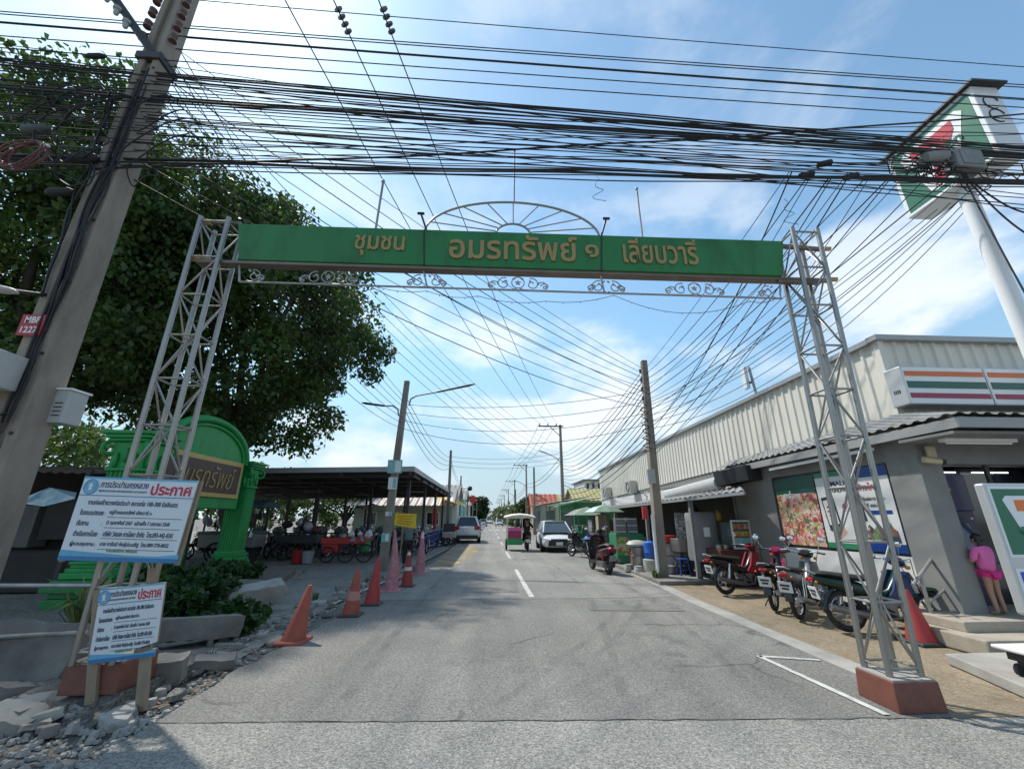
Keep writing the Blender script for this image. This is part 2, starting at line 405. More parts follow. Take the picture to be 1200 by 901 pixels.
Ledge = [(x + (r1.uniform(-.05, .05) if y < 19 else 0), y) for x, y in resamp(RL, ys)]
Redge = [(x + (r1.uniform(-.06, .06) if y < 19 else 0), y) for x, y in resamp(RR, ys)]
Ledge[0] = (-2.72, 4.24); Redge[0] = (3.98, 3.96)
strip('road', Ledge, Redge, 0, asphalt)
# older, paler surface of the street beyond the newer patch (the resurfaced piece ends in a ragged line)
yo = [y for y in ys if y > 9.4]
far_l = [(max(x, x + .02), y) for x, y in resamp(RL, yo)]
far_r = [(x - .12, y) for x, y in resamp(RR, yo)]
b = MB(); n = len(yo); front = [(x, 9.2 + .25 * math.sin(x * 2.1) + r1.uniform(-.08, .08)) for x in [k * .35 - 2.2 for k in range(18)]]
b.add([(x + .06, y, .004) for x, y in far_l] + [(x, y, .004) for x, y in far_r], [(i, n + i, n + i + 1, i + 1) for i in range(n - 1)])
b.build('old_road_surface', asphalt2, kind='structure')
# washed concrete slab in the foreground with a rough joint to the asphalt
fr = [(-2.72 + (6.7) * k / 40, 4.235 - .28 * k / 40 + r1.uniform(-.012, .012)) for k in range(41)]
b = MB(); b.add([(x, y, -.002) for x, y in fr] + [(x * 1.0, -9, -.002) for x, y in fr], [(i, i + 1, 42 + i, 41 + i) for i in range(40)])
b.build('forecourt_slab', slab_m, kind='structure')
sheet('right_slab', [(3.95, -9), (60, -9), (60, 4.2), (3.95, 4.2)], -.012, slab_m)
jl = [(-2.7 + 6.65 * k / 60, 4.232 - .28 * k / 60 + r1.uniform(-.012, .012)) for k in range(61)]
strip('joint_crack', [(x, y - r1.uniform(.001, .009)) for x, y in jl], [(x, y + r1.uniform(.001, .012)) for x, y in jl], .003, mk('tar_joint', (.1, .096, .086), .9, 0, .4, 9))
# oily wheel tracks, scuffs and a patched trench on the near carriageway
worn = road_mat('patched_asphalt', (.185, .178, .163), .3, .5, .8, .1, 130, (.12, .115, .105), .5)
sheet('road_patch', [(-.55, 10.4), (.75, 10.25), (.8, 12.1), (-.5, 12.2)], .009, worn)
sheet('road_patch', [(1.9, 8.3), (3.6, 8.15), (3.66, 8.75), (1.95, 8.85)], .007, worn)
ov = mk('oil_stain', (.055, .053, .05), .6, 0, .2, 5); to = ov.node_tree; n1 = N(to, 'ShaderNodeTexNoise', i_Scale=2.2, i_Detail=8.0, i_Roughness=.7); mr = N(to, 'ShaderNodeMapRange'); c = N(to, 'ShaderNodeTexCoord'); to.links.new(c.outputs['Object'], n1.inputs[0])
mr.inputs['From Min'].default_value = .5; mr.inputs['From Max'].default_value = .85; mr.inputs['To Max'].default_value = .45; to.links.new(n1.outputs[0], mr.inputs[0]); to.links.new(mr.outputs[0], to.nodes['Principled BSDF'].inputs['Alpha'])
tm = mk('tyre_mark', (.09, .088, .082), .75, 0, .2, 5); to2 = tm.node_tree; n1 = N(to2, 'ShaderNodeTexNoise', i_Scale=1.4, i_Detail=6.0); mr2 = N(to2, 'ShaderNodeMapRange'); c2 = N(to2, 'ShaderNodeTexCoord'); to2.links.new(c2.outputs['Object'], n1.inputs[0])
mr2.inputs['From Min'].default_value = .42; mr2.inputs['From Max'].default_value = .75; mr2.inputs['To Max'].default_value = .3; to2.links.new(n1.outputs[0], mr2.inputs[0]); to2.links.new(mr2.outputs[0], to2.nodes['Principled BSDF'].inputs['Alpha'])
for x0, x1, ya, yb, bow in ((1.3, 2.3, 4.5, 17, .5), (2.6, 3.3, 4.4, 15, .45), (-1.3, -1.0, 4.6, 18, -.15), (.1, 2.9, 4.4, 9.5, .2), (.45, 3.2, 4.4, 9.3, .2)):
    q = [(x0 + (x1 - x0) * k / 24 + bow * math.sin(math.pi * k / 24), ya + (yb - ya) * k / 24) for k in range(25)]
    strip('tyre_mark', [(x - .06, y) for x, y in q], [(x + .06, y) for x, y in q], .0105, tm)
for x, y, a, b_ in ((-1.9, 6.6, .5, .35), (2.4, 6.2, .7, .6), (.4, 5.6, .8, .4), (3.2, 9.4, .8, 1.3), (-1.5, 11, .5, 1.4), (4.0, 11.3, .9, .7)):
    sheet('oil_stain', [(x + a * math.cos(k * .524) * r1.uniform(.8, 1.1), y + b_ * math.sin(k * .524) * r1.uniform(.8, 1.1)) for k in range(12)], .012, ov)
# left: excavated shoulder, paved lot, lane
strip('shoulder', [(-4.2, y) for y in (-9, 4.2, 8, 12, 20)], [(-2.5, y) for y in (-9, 4.2, 8, 12, 20)], -.055, dirt_m)
strip('car_park', [(-60, y) for y in (5.6, 9, 13, 18, 24, 60)], [(-3.0, 5.6), (-3.05, 9), (-2.85, 13), (-2.5, 18), (-2.2, 24), (-2.7, 60)], -.03, lot_m)
sheet('left_slab', [(-60, -9), (-4.0, -9), (-4.0, 3.0), (-60, 3.0)], -.04, slab_m)
# right: sandy concrete apron, pale gutter band, raised pavement
strip('apron', [(3.99, 3.97), (4.05, 7), (4.08, 9), (4.2, 11.2), (4.4, 15), (4.7, 20), (4.8, 26), (4.6, 34), (4.3, 60)],
      [(60, 3.97), (60, 7), (60, 9), (60, 11.2), (60, 15), (60, 20), (60, 26), (60, 34), (60, 60)], -.008, sand_m)
g1 = resamp(RR, [4.3, 5, 6, 7, 8, 9, 10, 11, 12, 13, 14])
strip('gutter_band', [(x - .05, y) for x, y in g1], [(x + .22 + r1.uniform(-.03, .05), y) for x, y in g1], .002, conc_l)
b = MB(); b.prism([(5.02, -4, 0), (60, -4, 0), (60, 5.22, 0), (5.34, 5.22, 0), (5.28, 5.0, 0), (5.02, 4.2, 0)], (0, 0, .11))
b.build('raised_pavement', conc_l, kind='structure', bev=.012)
# painted lines
def line(name, p, q, w, z=.008):
    p, q = Vector((*p, z)), Vector((*q, z)); d = (q - p).normalized(); s = Vector((-d.y, d.x, 0)) * w / 2
    b = MB(); n = max(2, int((q - p).length / .35))
    L = [p + (q - p) * k / n + s * (1 + r1.uniform(-.18, .18)) for k in range(n + 1)]; Q = [p + (q - p) * k / n - s * (1 + r1.uniform(-.18, .18)) for k in range(n + 1)]
    b.add(Q + L, [(i, i + 1, n + 2 + i, n + 1 + i) for i in range(n)])
    return b.build(name, paint_w, kind='structure')
line('edge_marking', (3.44, 4.02), (3.33, 5.62), .07)
line('edge_marking', (3.33, 5.6), (3.96, 5.42), .06)
for k in range(12): line('centre_dash', (.96, 9.7 + 9 * k), (.95, 14.7 + 9 * k - (0 if k == 0 else 1.5)), .11)
line('edge_marking', (-3.1, 9.2), (-2.62, 13.9), .1, -.02)
line('edge_marking', (-3.45, 5.9), (-3.2, 8.2), .1, -.02)
for x in (-1.6, -.6, .4, 1.4, 2.4, 3.4): line('crossing_bar', (x, 62), (x, 64.5), .5, .012)
# sand spilled on the left lane
sp = mk('spilled_sand', (.46, .36, .2), .95, 0, .15, 5, .4, 60)
t = sp.node_tree; p = t.nodes['Principled BSDF']
c = N(t, 'ShaderNodeTexCoord'); n1 = N(t, 'ShaderNodeTexNoise', i_Scale=.55, i_Detail=8.0, i_Roughness=.62); t.links.new(c.outputs['Object'], n1.inputs[0])
mr = N(t, 'ShaderNodeMapRange'); mr.inputs['From Min'].default_value = .36; mr.inputs['From Max'].default_value = .62; mr.inputs['To Max'].default_value = .85; t.links.new(n1.outputs['Fac'], mr.inputs[0]); t.links.new(mr.outputs[0], p.inputs['Alpha'])
b = MB(); pts = [(-1.95, 15.5), (-1.4, 15.2), (-.9, 17.5), (-.6, 20), (-.5, 24), (-.7, 27), (-1.4, 28), (-2.0, 26), (-2.05, 20)]
b.add([(x, y, .01) for x, y in pts], [tuple(range(len(pts)))]); b.build('spilled_sand', sp, kind='stuff')

# ------------------------------------------------------------------ the gateway
YL, YR = 4.5, 4.32
def gy(X): return YL + (YR - YL) * (X + 3.45) / 7.5
def gp(u, v, dy=0):      # point of the gate plane seen at a photo pixel
    d = ray(u, v); k = (YR - YL) / 7.5
    t = (YL + k * 3.45) / (d.y - k * d.x); p = d * t + Vector((0, 0, EYE)); p.y += dy; return p
gate = thing('street_gateway', 'steel truss gateway spanning the road with a long green name board', 'gateway', (0, 4.41, 0))
gold = mk('gold_letters', (.34, .23, .085), .55, .1, .1, 6, 0, 60, .3, (.3, .22, .1), 8)
gold2 = mk('gold_letters_edge', (.36, .25, .08), .5, .1, .1, 6)
brown_t = mk('brown_granite', (.17, .062, .042), .45, 0, .2, 9, .1, 90, .4, (.1, .06, .05), 4)
def truss(bx, by, tx, ty, w0, d0, w1, d1, z0, z1, name='pillar'):
    P = MB(); cor = [(-1, -1), (1, -1), (1, 1), (-1, 1)]
    def pt(i, z):
        t = (z - z0) / (z1 - z0); a, bb = cor[i]
        return Vector((bx + (tx - bx) * t + a * (w0 + (w1 - w0) * t) / 2, by + (ty - by) * t + bb * (d0 + (d1 - d0) * t) / 2, z))
    for i in range(4): P.cyl(pt(i, z0), pt(i, z1), .028, n=12)
    pil = P.build(name, steel, gate, smooth=40)
    B = MB(); nb = 9; zs = [z0 + .1 + (z1 - z0 - .16) * k / nb for k in range(nb + 1)]
    for k, z in enumerate(zs):
        for i in range(4): B.cyl(pt(i, z), pt((i + 1) % 4, z), .0125, n=6)
        if k < nb:
            for i in range(4):
                if (k + i) % 2: B.cyl(pt(i, z), pt((i + 1) % 4, zs[k + 1]), .0105, n=6)
                else: B.cyl(pt((i + 1) % 4, z), pt(i, zs[k + 1]), .0105, n=6)
    B.build('bracing', steel, pil, smooth=40)
    return pil
truss(-3.53, 4.62, -3.52, 4.62, .34, .28, .34, .28, .35, 5.23)
truss(3.8, 4.27, 4.06, 4.38, .3, .26, .34, .3, .2, 5.2)
b = MB(); b.box((3.79, 4.24, .115), (.45, .42, .23), top=.94); bs = b.build('pillar_base', brown_t, gate, bev=.008)
b = MB(); b.box((3.79, 4.24, .236), (.4, .37, .012)); b.build('base_top', conc_l, bs)
b = MB(); b.box((-3.52, 4.72, .235), (.5, .46, .24), top=.96); bs = b.build('pillar_base', brown_t, gate, bev=.008)
bs['label'] = 'broken brown base half buried in rubble'
b = MB(); b.box((-3.52, 4.72, .36), (.46, .42, .012)); b.build('base_top', conc_d, bs)
# green board in three panels
sg = mk('sign_green', (.014, .165, .034), .42, 0, .14, 1.2, 0, 60, .8, (.014, .07, .022), 2.0, stretch=(1, 1, .35))
TL, TR, BLp, BRp = gp(279, 262), gp(918, 282.5), gp(278, 304), gp(918, 323)
def bt(u):  # top / bottom of the board at a photo column
    f = (u - 279) / 639; a = gp(u, 262 + 20.5 * f); c = gp(u, 304 + 19 * f); return a, c
for u0, u1 in ((279, 496.5), (497.5, 704.5), (705.5, 918)):
    a0, c0 = bt(u0); a1, c1 = bt(u1); D = Vector((0, .15, 0))
    b = MB(); b.hexa([c0, c1, c1 + D, c0 + D, a0, a1, a1 + D, a0 + D])
    b.build('board_panel', sg, gate, bev=.008)
for u in (497, 705):
    a, c = bt(u); b = MB(); b.bar(c + Vector((0, .075, 0)), a + Vector((0, .075, .0)), .012, .16, up=(0, 1, 0)); b.build('panel_seam', dark_m, gate)
for txt, u0, u1, v0, v1 in (('ชุมชน', 414, 473, 276, 299.5), ('อมรทรัพย์', 526, 677, 272.5, 303), ('๑', 686, 702, 287, 302), ('เลียบวารี', 731, 819, 279, 308.5)):
    o = gp(u0, v1, -.003); e = gp(u1, v1 + (u1 - u0) * .031, -.003); tp = gp(u0, v0, -.003)
    lettering(txt, gold, gate, o, e - o, (0, 0, 1), (e - o).length, (tp - o).length * .98, .014, bold=.016)
# frame rails, lower rail with scrolls
Rl = MB(); D = Vector((0, .06, 0))
a0, c0 = bt(279); a1, c1 = bt(918)
Rl.bar(c0 + Vector((-.5, .08, -.022)), c1 + Vector((.55, .08, -.022)), .12, .034)
Rl.bar(gp(237, 256.5) + D, gp(279, 258.5) + D, .04); Rl.bar(gp(915, 285) + D, gp(965, 289) + D, .045)
Rl.bar(gp(225, 301) + D, gp(279, 306) + D, .04); Rl.bar(gp(915, 327) + D, gp(975, 326) + D, .045)
Rl.build('frame_rail', mk('brown_steel', (.2, .16, .13), .5, .5, .2, 5), gate)
Rl = MB(); lo0, lo1 = gp(277, 327) + D, gp(920, 347) + D
Rl.cyl(lo0, lo1, .013, n=8)
for u, v in ((277, 305), (495, 312), (705, 318.5), (918, 325)):
    f = (u - 277) / 643; q = lo0 + (lo1 - lo0) * f; Rl.cyl(q, gp(u, v) + D, .012, n=6)
rail = Rl.build('lower_rail', steel_old, gate, smooth=40)
def scroll_pair(uc, wpx, star, mirrored=True, half=False):
    f = (uc - 277) / 643; base = lo0 + (lo1 - lo0) * f; top = gp(uc, 308 + 20 * f) + D
    hgt = (top - base).length * .92; ax = (lo1 - lo0).normalized(); up = Vector((0, 0, 1)); hw = wpx / 2 / 480 * 4.6 * 1.02
    b = MB()
    for s in ((1, -1) if not half else (half,)):
        A = ax * s
        c1 = base + A * hw * .42 + up * hgt * .42
        b.tube(spiral(c1, .02, hgt * .4, .5, 8.2, 26, A, up), .0075, 5)
        c2 = base + A * hw * .8 + up * hgt * .26
        b.tube(spiral(c2, .012, hgt * .24, 2.0, 9.2, 22, A, up), .0075, 5)
        b.tube([base + A * hw * .05 + up * hgt * .1, base + A * hw * .2 + up * hgt * .05, c1 + A * hw * .05 - up * hgt * .38, c2 - up * hgt * .22], .007, 5)
        b.tube([c1 + A * hgt * .36 + up * hgt * .1, c2 + up * hgt * .3 - A * .02, c2 + A * hgt * .2 + up * .02], .007, 5)
        for k in range(4):   # leaf buds on the scrolls
            q = base + A * hw * (.12 + .24 * k) + up * hgt * (.75 - .16 * k)
            b.box(q, (.035, .012, .02), ry=.6 * s + k)
    if star:
        b.tube(spiral(base + up * hgt * .5, hgt * .36, hgt * .36, 0, 2 * math.pi, 20, ax, up), .0075, 5)
        pts = []
        for k in range(10):
            r = hgt * (.2 if k % 2 == 0 else .09); t = math.pi / 2 + k * math.pi / 5
            pts.append(base + up * hgt * .5 + ax * r * math.cos(t) + up * r * math.sin(t))
        b.prism(pts, (0, .01, 0))
    b.build('scrollwork', steel_old, rail, smooth=50)
scroll_pair(378, 78, True); scroll_pair(494, 52, False); scroll_pair(602, 86, True); scroll_pair(708, 50, False); scroll_pair(815, 86, True)
scroll_pair(284, 44, False, half=1); scroll_pair(913, 44, False, half=-1)
# fan arch, rods and finials
ac = gp(602, 270, .1); Fm = MB(); hw = (gp(707, 274) - gp(498, 267)).length / 2; hh = gp(602, 231, .1).z - ac.z
outer = arc(ac, hw, math.pi, 0, 32, rz=hh); Fm.tube(outer, .015, 8)
inner = arc(ac, hw * .2, math.pi, 0, 14, rz=hh * .34); Fm.tube(inner, .014, 8)
fan = Fm.build('fan_arch', steel, gate, smooth=50)
Sm = MB()
for k in range(1, 10):
    t = math.pi * k / 10; e = Vector((math.cos(t), 0, math.sin(t)))
    p0 = ac + Vector((hw * .2 * e.x, 0, hh * .34 * e.z))
    Sm.cyl(p0, ac + Vector((hw * e.x, 0, hh * e.z)), .008, n=6)
Sm.build('spoke', steel_old, fan, smooth=50)
for u0, v0, u1, v1, r in ((437, 268, 447, 206, .016), (603, 232, 603.5, 170, .01), (757, 279, 749, 215, .013)):
    b = MB(); p, q = gp(u0, v0, .1), gp(u1, v1, .1); b.cyl(p, q, r, n=8); b.ball(q, r * 1.7); b.build('flag_rod', steel_old, gate, smooth=50)
for u0, v0, u1, v1 in ((500, 270, 493, 249), (705, 276, 711, 255)):
    b = MB(); p, q = gp(u0, v0, .02), gp(u1, v1, .02); b.cyl(p, q, .013, n=8); b.box(q, (.09, .03, .02)); b.build('finial', dark_m, gate)
# rusty rail ends poking out of the left pillar
mk('ochre_cap', (.45, .3, .15), .7, 0, .2, 6)
for u, v in ((233, 257), (222, 300)):
    b = MB(); b.cyl(gp(u, v, .05), gp(u + 12, v + .5, .05), .035, n=10); b.build('rail_end', MATS['ochre_cap'], gate, smooth=40)
for k, (u, v) in enumerate(((968, 289), (976, 325))):
    b = MB(); b.cyl(gp(u, v, .05), gp(u + 8, v, .05), .03, n=10); b.build('rail_end', MATS['ochre_cap'], gate, smooth=40)
# fairy lights looped under the lower rail
b = MB(); pts = []
knots = [(432, 332), (500, 340), (560, 346), (640, 352), (720, 345), (800, 366), (880, 352), (915, 346)]
kp = [gp(u, v, .02) for u, v in knots]
for p, q in zip(kp, kp[1:]):
    for k in range(8): f = k / 8; pts.append(p.lerp(q, f) - Vector((0, 0, .05 * 4 * f * (1 - f))))
b.tube(pts, .004, 4)
fl = b.build('fairy_lights', cable_g, None)
tag(fl, 'thin string of fairy lights looped below the scrollwork rail of the gateway', 'string lights')
for p in pts[::2]:
    b = MB(); b.ball(p - Vector((0, 0, .012)), .009, 6, 4); b.build('bulb', white_pl, fl)
# ------------------------------------------------------------------ utility poles
def sq_pole(b, x, y, z0, z1, w0, w1, lean=(0, 0)):
    p = []
    for z, w in ((z0, w0), (z1, w1)):
        for a, c in ((-1, -1), (1, -1), (1, 1), (-1, 1)): p.append((x + a * w / 2 + (lean[0] if z == z1 else 0), y + c * w / 2 + (lean[1] if z == z1 else 0), z))
    return b.hexa(p)
pin = mk('brown_porcelain', (.1, .045, .03), .3, 0, .2, 6)
pale_pin = mk('grey_porcelain', (.33, .33, .32), .35, 0, .15, 6)
BP = (-4.82, 4.42)
big = thing('utility_pole', 'massive grooved concrete utility pole with red number plate at the left edge', 'utility pole', (*BP, 0))
b = MB()     # H-shaped section: two flanges and a recessed web
x, y = BP
for s in (-1, 1):
    p = []
    for z, w in ((-.05, .34), (10.8, .24)):
        for a, c in ((-1, -1), (1, -1), (1, 1), (-1, 1)): p.append((x + s * w * .34 + a * w * .16, y + c * w / 2, z))
    b.hexa(p)
p = []
for z, w in ((-.05, .34), (10.8, .24)):
    for a, c in ((-1, -1), (1, -1), (1, 1), (-1, 1)): p.append((x + a * w * .2, y + c * w * .3, z))
b.hexa(p)
shaft = b.build('shaft', conc, big, bev=.012)
plate_r = mk('red_enamel', (.36, .012, .03), .4, 0, .1, 6, 0, 60, .25, (.2, .08, .07), 8)
pc = PY(37, 381, y - .19); b = MB(); b.box((pc.x, y - .19, pc.z), (.235, .012, .24)); pl = b.build('number_plate', plate_r, big)
pl['label'] = 'red plate reading MBF 1227'
lettering('MBF', white_p, pl, (pc.x, y - .197, pc.z + .06), (1, 0, 0), (0, 0, 1), .15, .075, .002, align='C', bold=.02)
lettering('1227', white_p, pl, (pc.x, y - .197, pc.z - .055), (1, 0, 0), (0, 0, 1), .17, .075, .002, align='C', bold=.02)
b = MB(); b.bar((x + .05, y - .1, 7.75), (x - 1.0, y - .45, 9.15), .09); b.build('crossarm', dark_m, big)
b = MB(); b.box((x, y, 7.72), (.34, .34, .12)); b.build('clamp_band', dark_m, big, bev=.01)
for k in range(4):
    b = MB(); z = 8.9 - k * .26
    b.lathe([(.02, -.07), (.05, -.06), (.05, -.02), (.035, 0), (.05, .02), (.05, .06), (.02, .07)], (x + .21, y - .12, z), 10); b.build('insulator', pin, big, smooth=40)
    b = MB(); b.lathe([(.02, -.07), (.05, -.06), (.05, -.02), (.035, 0), (.05, .02), (.05, .06), (.02, .07)], (x - .21, y - .12, z), 10); b.build('insulator', pin, big, smooth=40)
for k in range(3):
    b = MB(); q = Vector((x + .05, y - .1, 7.75)).lerp(Vector((x - 1.0, y - .45, 9.15)), .35 + .13 * k)
    b.lathe([(.015, -.12), (.03, -.1), (.03, -.03), (.05, -.02), (.05, .02), (.02, .05)], q + Vector((0, -.05, -.08)), 8); b.build('arm_insulator', pale_pin, big, smooth=40)
for k in range(7):     # bolt holes of the shaft
    b = MB(); b.cyl((x + .11, y - .172 + .004 * k, 2.4 + .85 * k), (x + .11, y - .16 + .004 * k, 2.4 + .85 * k), .018, n=8); b.build('bolt', dark_m, shaft)
# boxes fixed to the pole
box_g = mk('pale_grey_box', (.4, .405, .395), .5, 0, .06, 3, 0, 60, .3, (.3, .28, .25), 2)
b = MB(); b.box((x - .2, y - .34, 3.0), (.5, .3, .36), ry=R(2)); bx = b.build('meter_box', box_g, big, bev=.015)
b = MB()
for z in (2.92, 3.1):
    b = MB(); b.box((x - .06, y - .495, z), (.05, .012, .035)); b.build('latch', black, bx)
b = MB(); b.box((x + .22, y + .18, 2.74), (.15, .22, .36)); bx = b.build('terminal_box', box_g, big, bev=.012)
b = MB(); b.box((x + .22, y + .18, 2.93), (.18, .25, .022)); b.build('lid', white_p, bx)
for k in range(4):
    b = MB(); b.box((x + .22, y + .067, 2.64 + .045 * k), (.08, .008, .01)); b.build('vent_slot', dark_m, bx)
b = MB(); b.box((x - .12, y - .2, 2.15), (.26, .01, .36), ry=R(4)); b.build('notice_sheet', white_p, big)
# cables running down the shaft
for k, (dx, z0, z1, sw) in enumerate(((.05, 7.2, 2.6, .015), (.08, 7.0, 2.75, .02), (.1, 7.4, 2.5, .015), (.13, 6.9, 2.4, .03), (.03, 6.5, 2.5, .012), (.15, 7.1, 3.5, .02), (-.15, 6.8, 3.9, .02), (-.16, 7.0, 3.95, .03))):
    b = MB(); pts = [(x + dx * (1.1 - .02 * i) + sw * math.sin(i * .8 + k), y - .18 - .02 * math.sin(i * .5 + k) - .003 * k, z0 + (z1 - z0) * i / 24) for i in range(25)]
    if k in (0, 3): pts += [(x - .15, y - .5, 2.42), (x - .4, y - .55, 2.36), (x - .9, y - .6, 2.4)]
    b.tube(pts, .009 if k % 2 else .013, 6); b.build('down_cable', cable_m, big, smooth=60)
# street lamp head peeking in at the left edge
b = MB(); q = PY(8, 340, 3.6); b.loft([[q + Vector((dx, w * math.cos(t), w * .45 * math.sin(t) - .12 * dx)) for t in [2 * math.pi * k / 12 for k in range(12)]] for dx, w in ((-.4, .03), (-.25, .06), (-.05, .07), (.06, .05), (.09, .02))])
lamp = b.build('bullet_lamp', box_g, None, smooth=50); tag(lamp, 'grey lamp head poking in at the left edge beside the utility pole', 'lamp')
b = MB(); b.cyl(q + Vector((-.35, 0, .04)), Vector((x - .1, y - .1, q.z + .35)), .02); b.build('arm', dark_m, lamp)
# red cable coil hung on the wires
q = PY(33, 185, 4.1); b = MB()
for k in range(7):
    r = .2 + .012 * (k % 4); e = rnd.uniform(-.01, .01)
    b.tube([q + Vector((r * math.cos(t) + e, -.03 * k * .5 + .02 * math.sin(2 * t + k), r * .82 * math.sin(t) + .3 * r * math.cos(t) + e)) for t in [2 * math.pi * i / 26 for i in range(26)]], .009, 5, closed=True)
coil = b.build('cable_coil', mk('maroon_cable', (.13, .035, .04), .5, 0, .2, 5), None, smooth=60); tag(coil, 'coil of maroon cable hanging on the wires beside the big utility pole', 'cable coil')
for t in (.5, 2.4, 4.4):
    b = MB(); b.cyl(q + Vector((.2 * math.cos(t) - .02, -.06, .164 * math.sin(t) + .06 * math.cos(t))), q + Vector((.235 * math.cos(t) + .02, -.04, .19 * math.sin(t) + .07 * math.cos(t))), .02, n=8); b.build('tie', white_pl, coil)
# closures and boxes lashed into the tangle left of the pole
for (u, v, l, r, lab) in ((112, 66, .26, .035, 'long black splice closure among the wires left of the big pole, topmost'), (42, 152, .34, .06, 'fat grey splice closure above the maroon cable coil'), (98, 186, .35, .06, 'short black splice closure right of the maroon cable coil'), (70, 225, .3, .05, 'small black splice closure below the maroon cable coil')):
    q = PY(u, v, 4.2); b = MB(); b.lathe([(.02, -l / 2), (r * .8, -l / 2 + .03), (r, -l / 2 + .06), (r, l / 2 - .06), (r * .8, l / 2 - .03), (.02, l / 2)], q, 12, Matrix.Rotation(R(84), 3, 'Y'))
    tag(b.build('splice_closure', cable_m if v != 152 else cable_g, None, smooth=40), lab, 'cable closure')

def plain_pole(x, y, h, label, w0=.26, w1=.17, lean=(0, 0), group=None, mat=None):
    t = thing('utility_pole', label, 'utility pole', (x, y, 0), 0, group)
    b = MB(); sq_pole(b, x, y, -.05, h, w0, w1, lean); b.build('shaft', mat or conc, t, bev=.01)
    return t
# left street pole with two lamps
lp = plain_pole(-3.42, 14.8, 6.5, 'concrete street pole with two lamp arms and pasted notices beside the cones', .27, .18, (.3, 0))
for s, (u, v, u2, v2) in ((1, (480, 466, 557, 450)), (-1, (468, 478, 424, 472))):
    p, q = PY(u, v, 14.7), PY(u2, v2, 14.4); e = p.lerp(q, .35)
    b = MB(); b.tube([p + Vector((0, 0, -.3)), p + Vector((s * .05, 0, -.05)), p + Vector((s * .25, 0, .08)), e], .03, 6); arm = b.build('lamp_arm', steel_old, lp, smooth=50)
    b = MB(); d = (q - e); b.loft([[e + d * f + Vector((0, w * math.cos(t), .045 * w / .07 * math.sin(t))) for t in [2 * math.pi * k / 8 for k in range(8)]] for f, w in ((0, .03), (.15, .06), (.85, .07), (1, .03))]); b.build('lamp_head', dark_m, arm, smooth=50)
for z, w, h, m, lab in ((3.32, .5, .46, mk('notice_teal', (.25, .45, .45), .6, 0, .2, 8), 'teal and white notice'), (2.75, .3, .4, white_p, 'white notice'), (1.0, .26, .28, mk('notice_mint', (.2, .5, .42), .6, 0, .1, 5), 'mint sticker'), (1.75, .2, .14, white_p, 'torn white sticker')):
    b = MB(); b.box((-3.42 + .3 * z / 6.5, 14.8 - .15, z), (w, .012, h)); o = b.build('notice', m, lp); o['label'] = lab
    b = MB(); b.box((-3.42 + .3 * z / 6.5 + w * .22, 14.8 - .158, z), (w * .4, .004, h * .8)); b.build('notice_print', white_pl if m is not white_p else MATS['notice_teal'], o)
# right pole by the stall
rp = plain_pole(4.78, 12.0, 6.4, 'square concrete pole with a meter box standing before the stall on the right', .27, .17, (.12, 0))
b = MB(); b.box((4.68, 11.83, 2.75), (.22, .14, .4)); b.build('meter_box', box_g, rp, bev=.01)
b = MB(); b.box((4.42, 11.9, 1.75), (.13, .1, .34)); b.build('red_box', red_p, rp, bev=.01)
b = MB(); b.cyl((4.62, 11.84, .1), (4.6, 11.84, 1.7), .045, n=8); b.build('conduit', white_pl, rp, smooth=40)
for k in range(4):
    b = MB(); b.lathe([(.02, -.06), (.045, -.05), (.03, 0), (.045, .05), (.02, .06)], (4.7, 11.86, 6.0 - .3 * k), 8); b.build('insulator', pin, rp, smooth=40)
b = MB()
b.tube([Vector((4.66 + .12 * math.sin(k * 1.3), 11.8 - .05 * math.cos(k * 2.1), 4.9 - .045 * k)) for k in range(34)], .016, 5); b.build('cable_loops', cable_m, rp, smooth=60)
# weatherhead crossarm poles and low poles down the street
ins = lambda p, l: [(.02, 0), (.05, .02), (.03, .06), (.055, .09), (.03, .13), (.055, .16), (.03, .2), (.02, .22)]
def cross_pole(x, y, h, label, arm_s=-1, lamp=True, group=None, wide=1.9):
    t = plain_pole(x, y, h, label, .3, .19, group=group)
    a = MB(); a.bar((x + .25, y - .12, h - .15), (x + arm_s * wide, y - .12, h - .15), .1, .1); arm = a.build('crossarm', dark_m, t)
    for k in range(3):
        b = MB(); b.lathe(ins(0, 0), (x + arm_s * (.35 + (wide - .45) / 2 * k), y - .12, h - .1), 8); b.build('insulator', pin, arm, smooth=40)
    a = MB(); a.bar((x + arm_s * .1, y - .1, h - .95), (x + arm_s * .9, y - .12, h - .2), .05); a.build('brace', dark_m, t)
    if lamp:
        b = MB(); b.tube([(x, y - .15, h - 3.3), (x - .5, y - .3, h - 2.9), (x - 1.3, y - .5, h - 2.55)], .035, 6); l = b.build('lamp_arm', steel_old, t, smooth=50)
        b = MB(); b.bar((x - 1.25, y - .5, h - 2.58), (x - 1.95, y - .6, h - 2.35), .16, .08); b.build('lamp_head', steel_old, l, bev=.02)
    return t
cross_pole(6.15, 34.8, 9.35, 'tall dark pole with a three-insulator crossarm behind the white saloon')
CP = [(6.1, 34.8)]
labs = ['second crossarm pole down the right side of the street, above the red roof', 'third crossarm pole down the right side of the street', 'fourth crossarm pole down the right side of the street', 'fifth crossarm pole down the right side of the street', 'sixth crossarm pole, tiny in the distance on the right', 'farthest crossarm pole, a speck on the right of the vanishing street']
for k, yy in enumerate((62, 90, 118, 148, 180, 215)):
    cross_pole(5.6, yy, 9.3, labs[k], group='crossarm poles receding down the street'); CP.append((5.6, yy))
RPs = [(4.9, 12.0)]
labs = ['low wooden-grey pole standing before the red roof', 'low pole left of the second crossarm pole', 'low pole between the third and fourth crossarm poles', 'farthest low pole on the right side of the street']
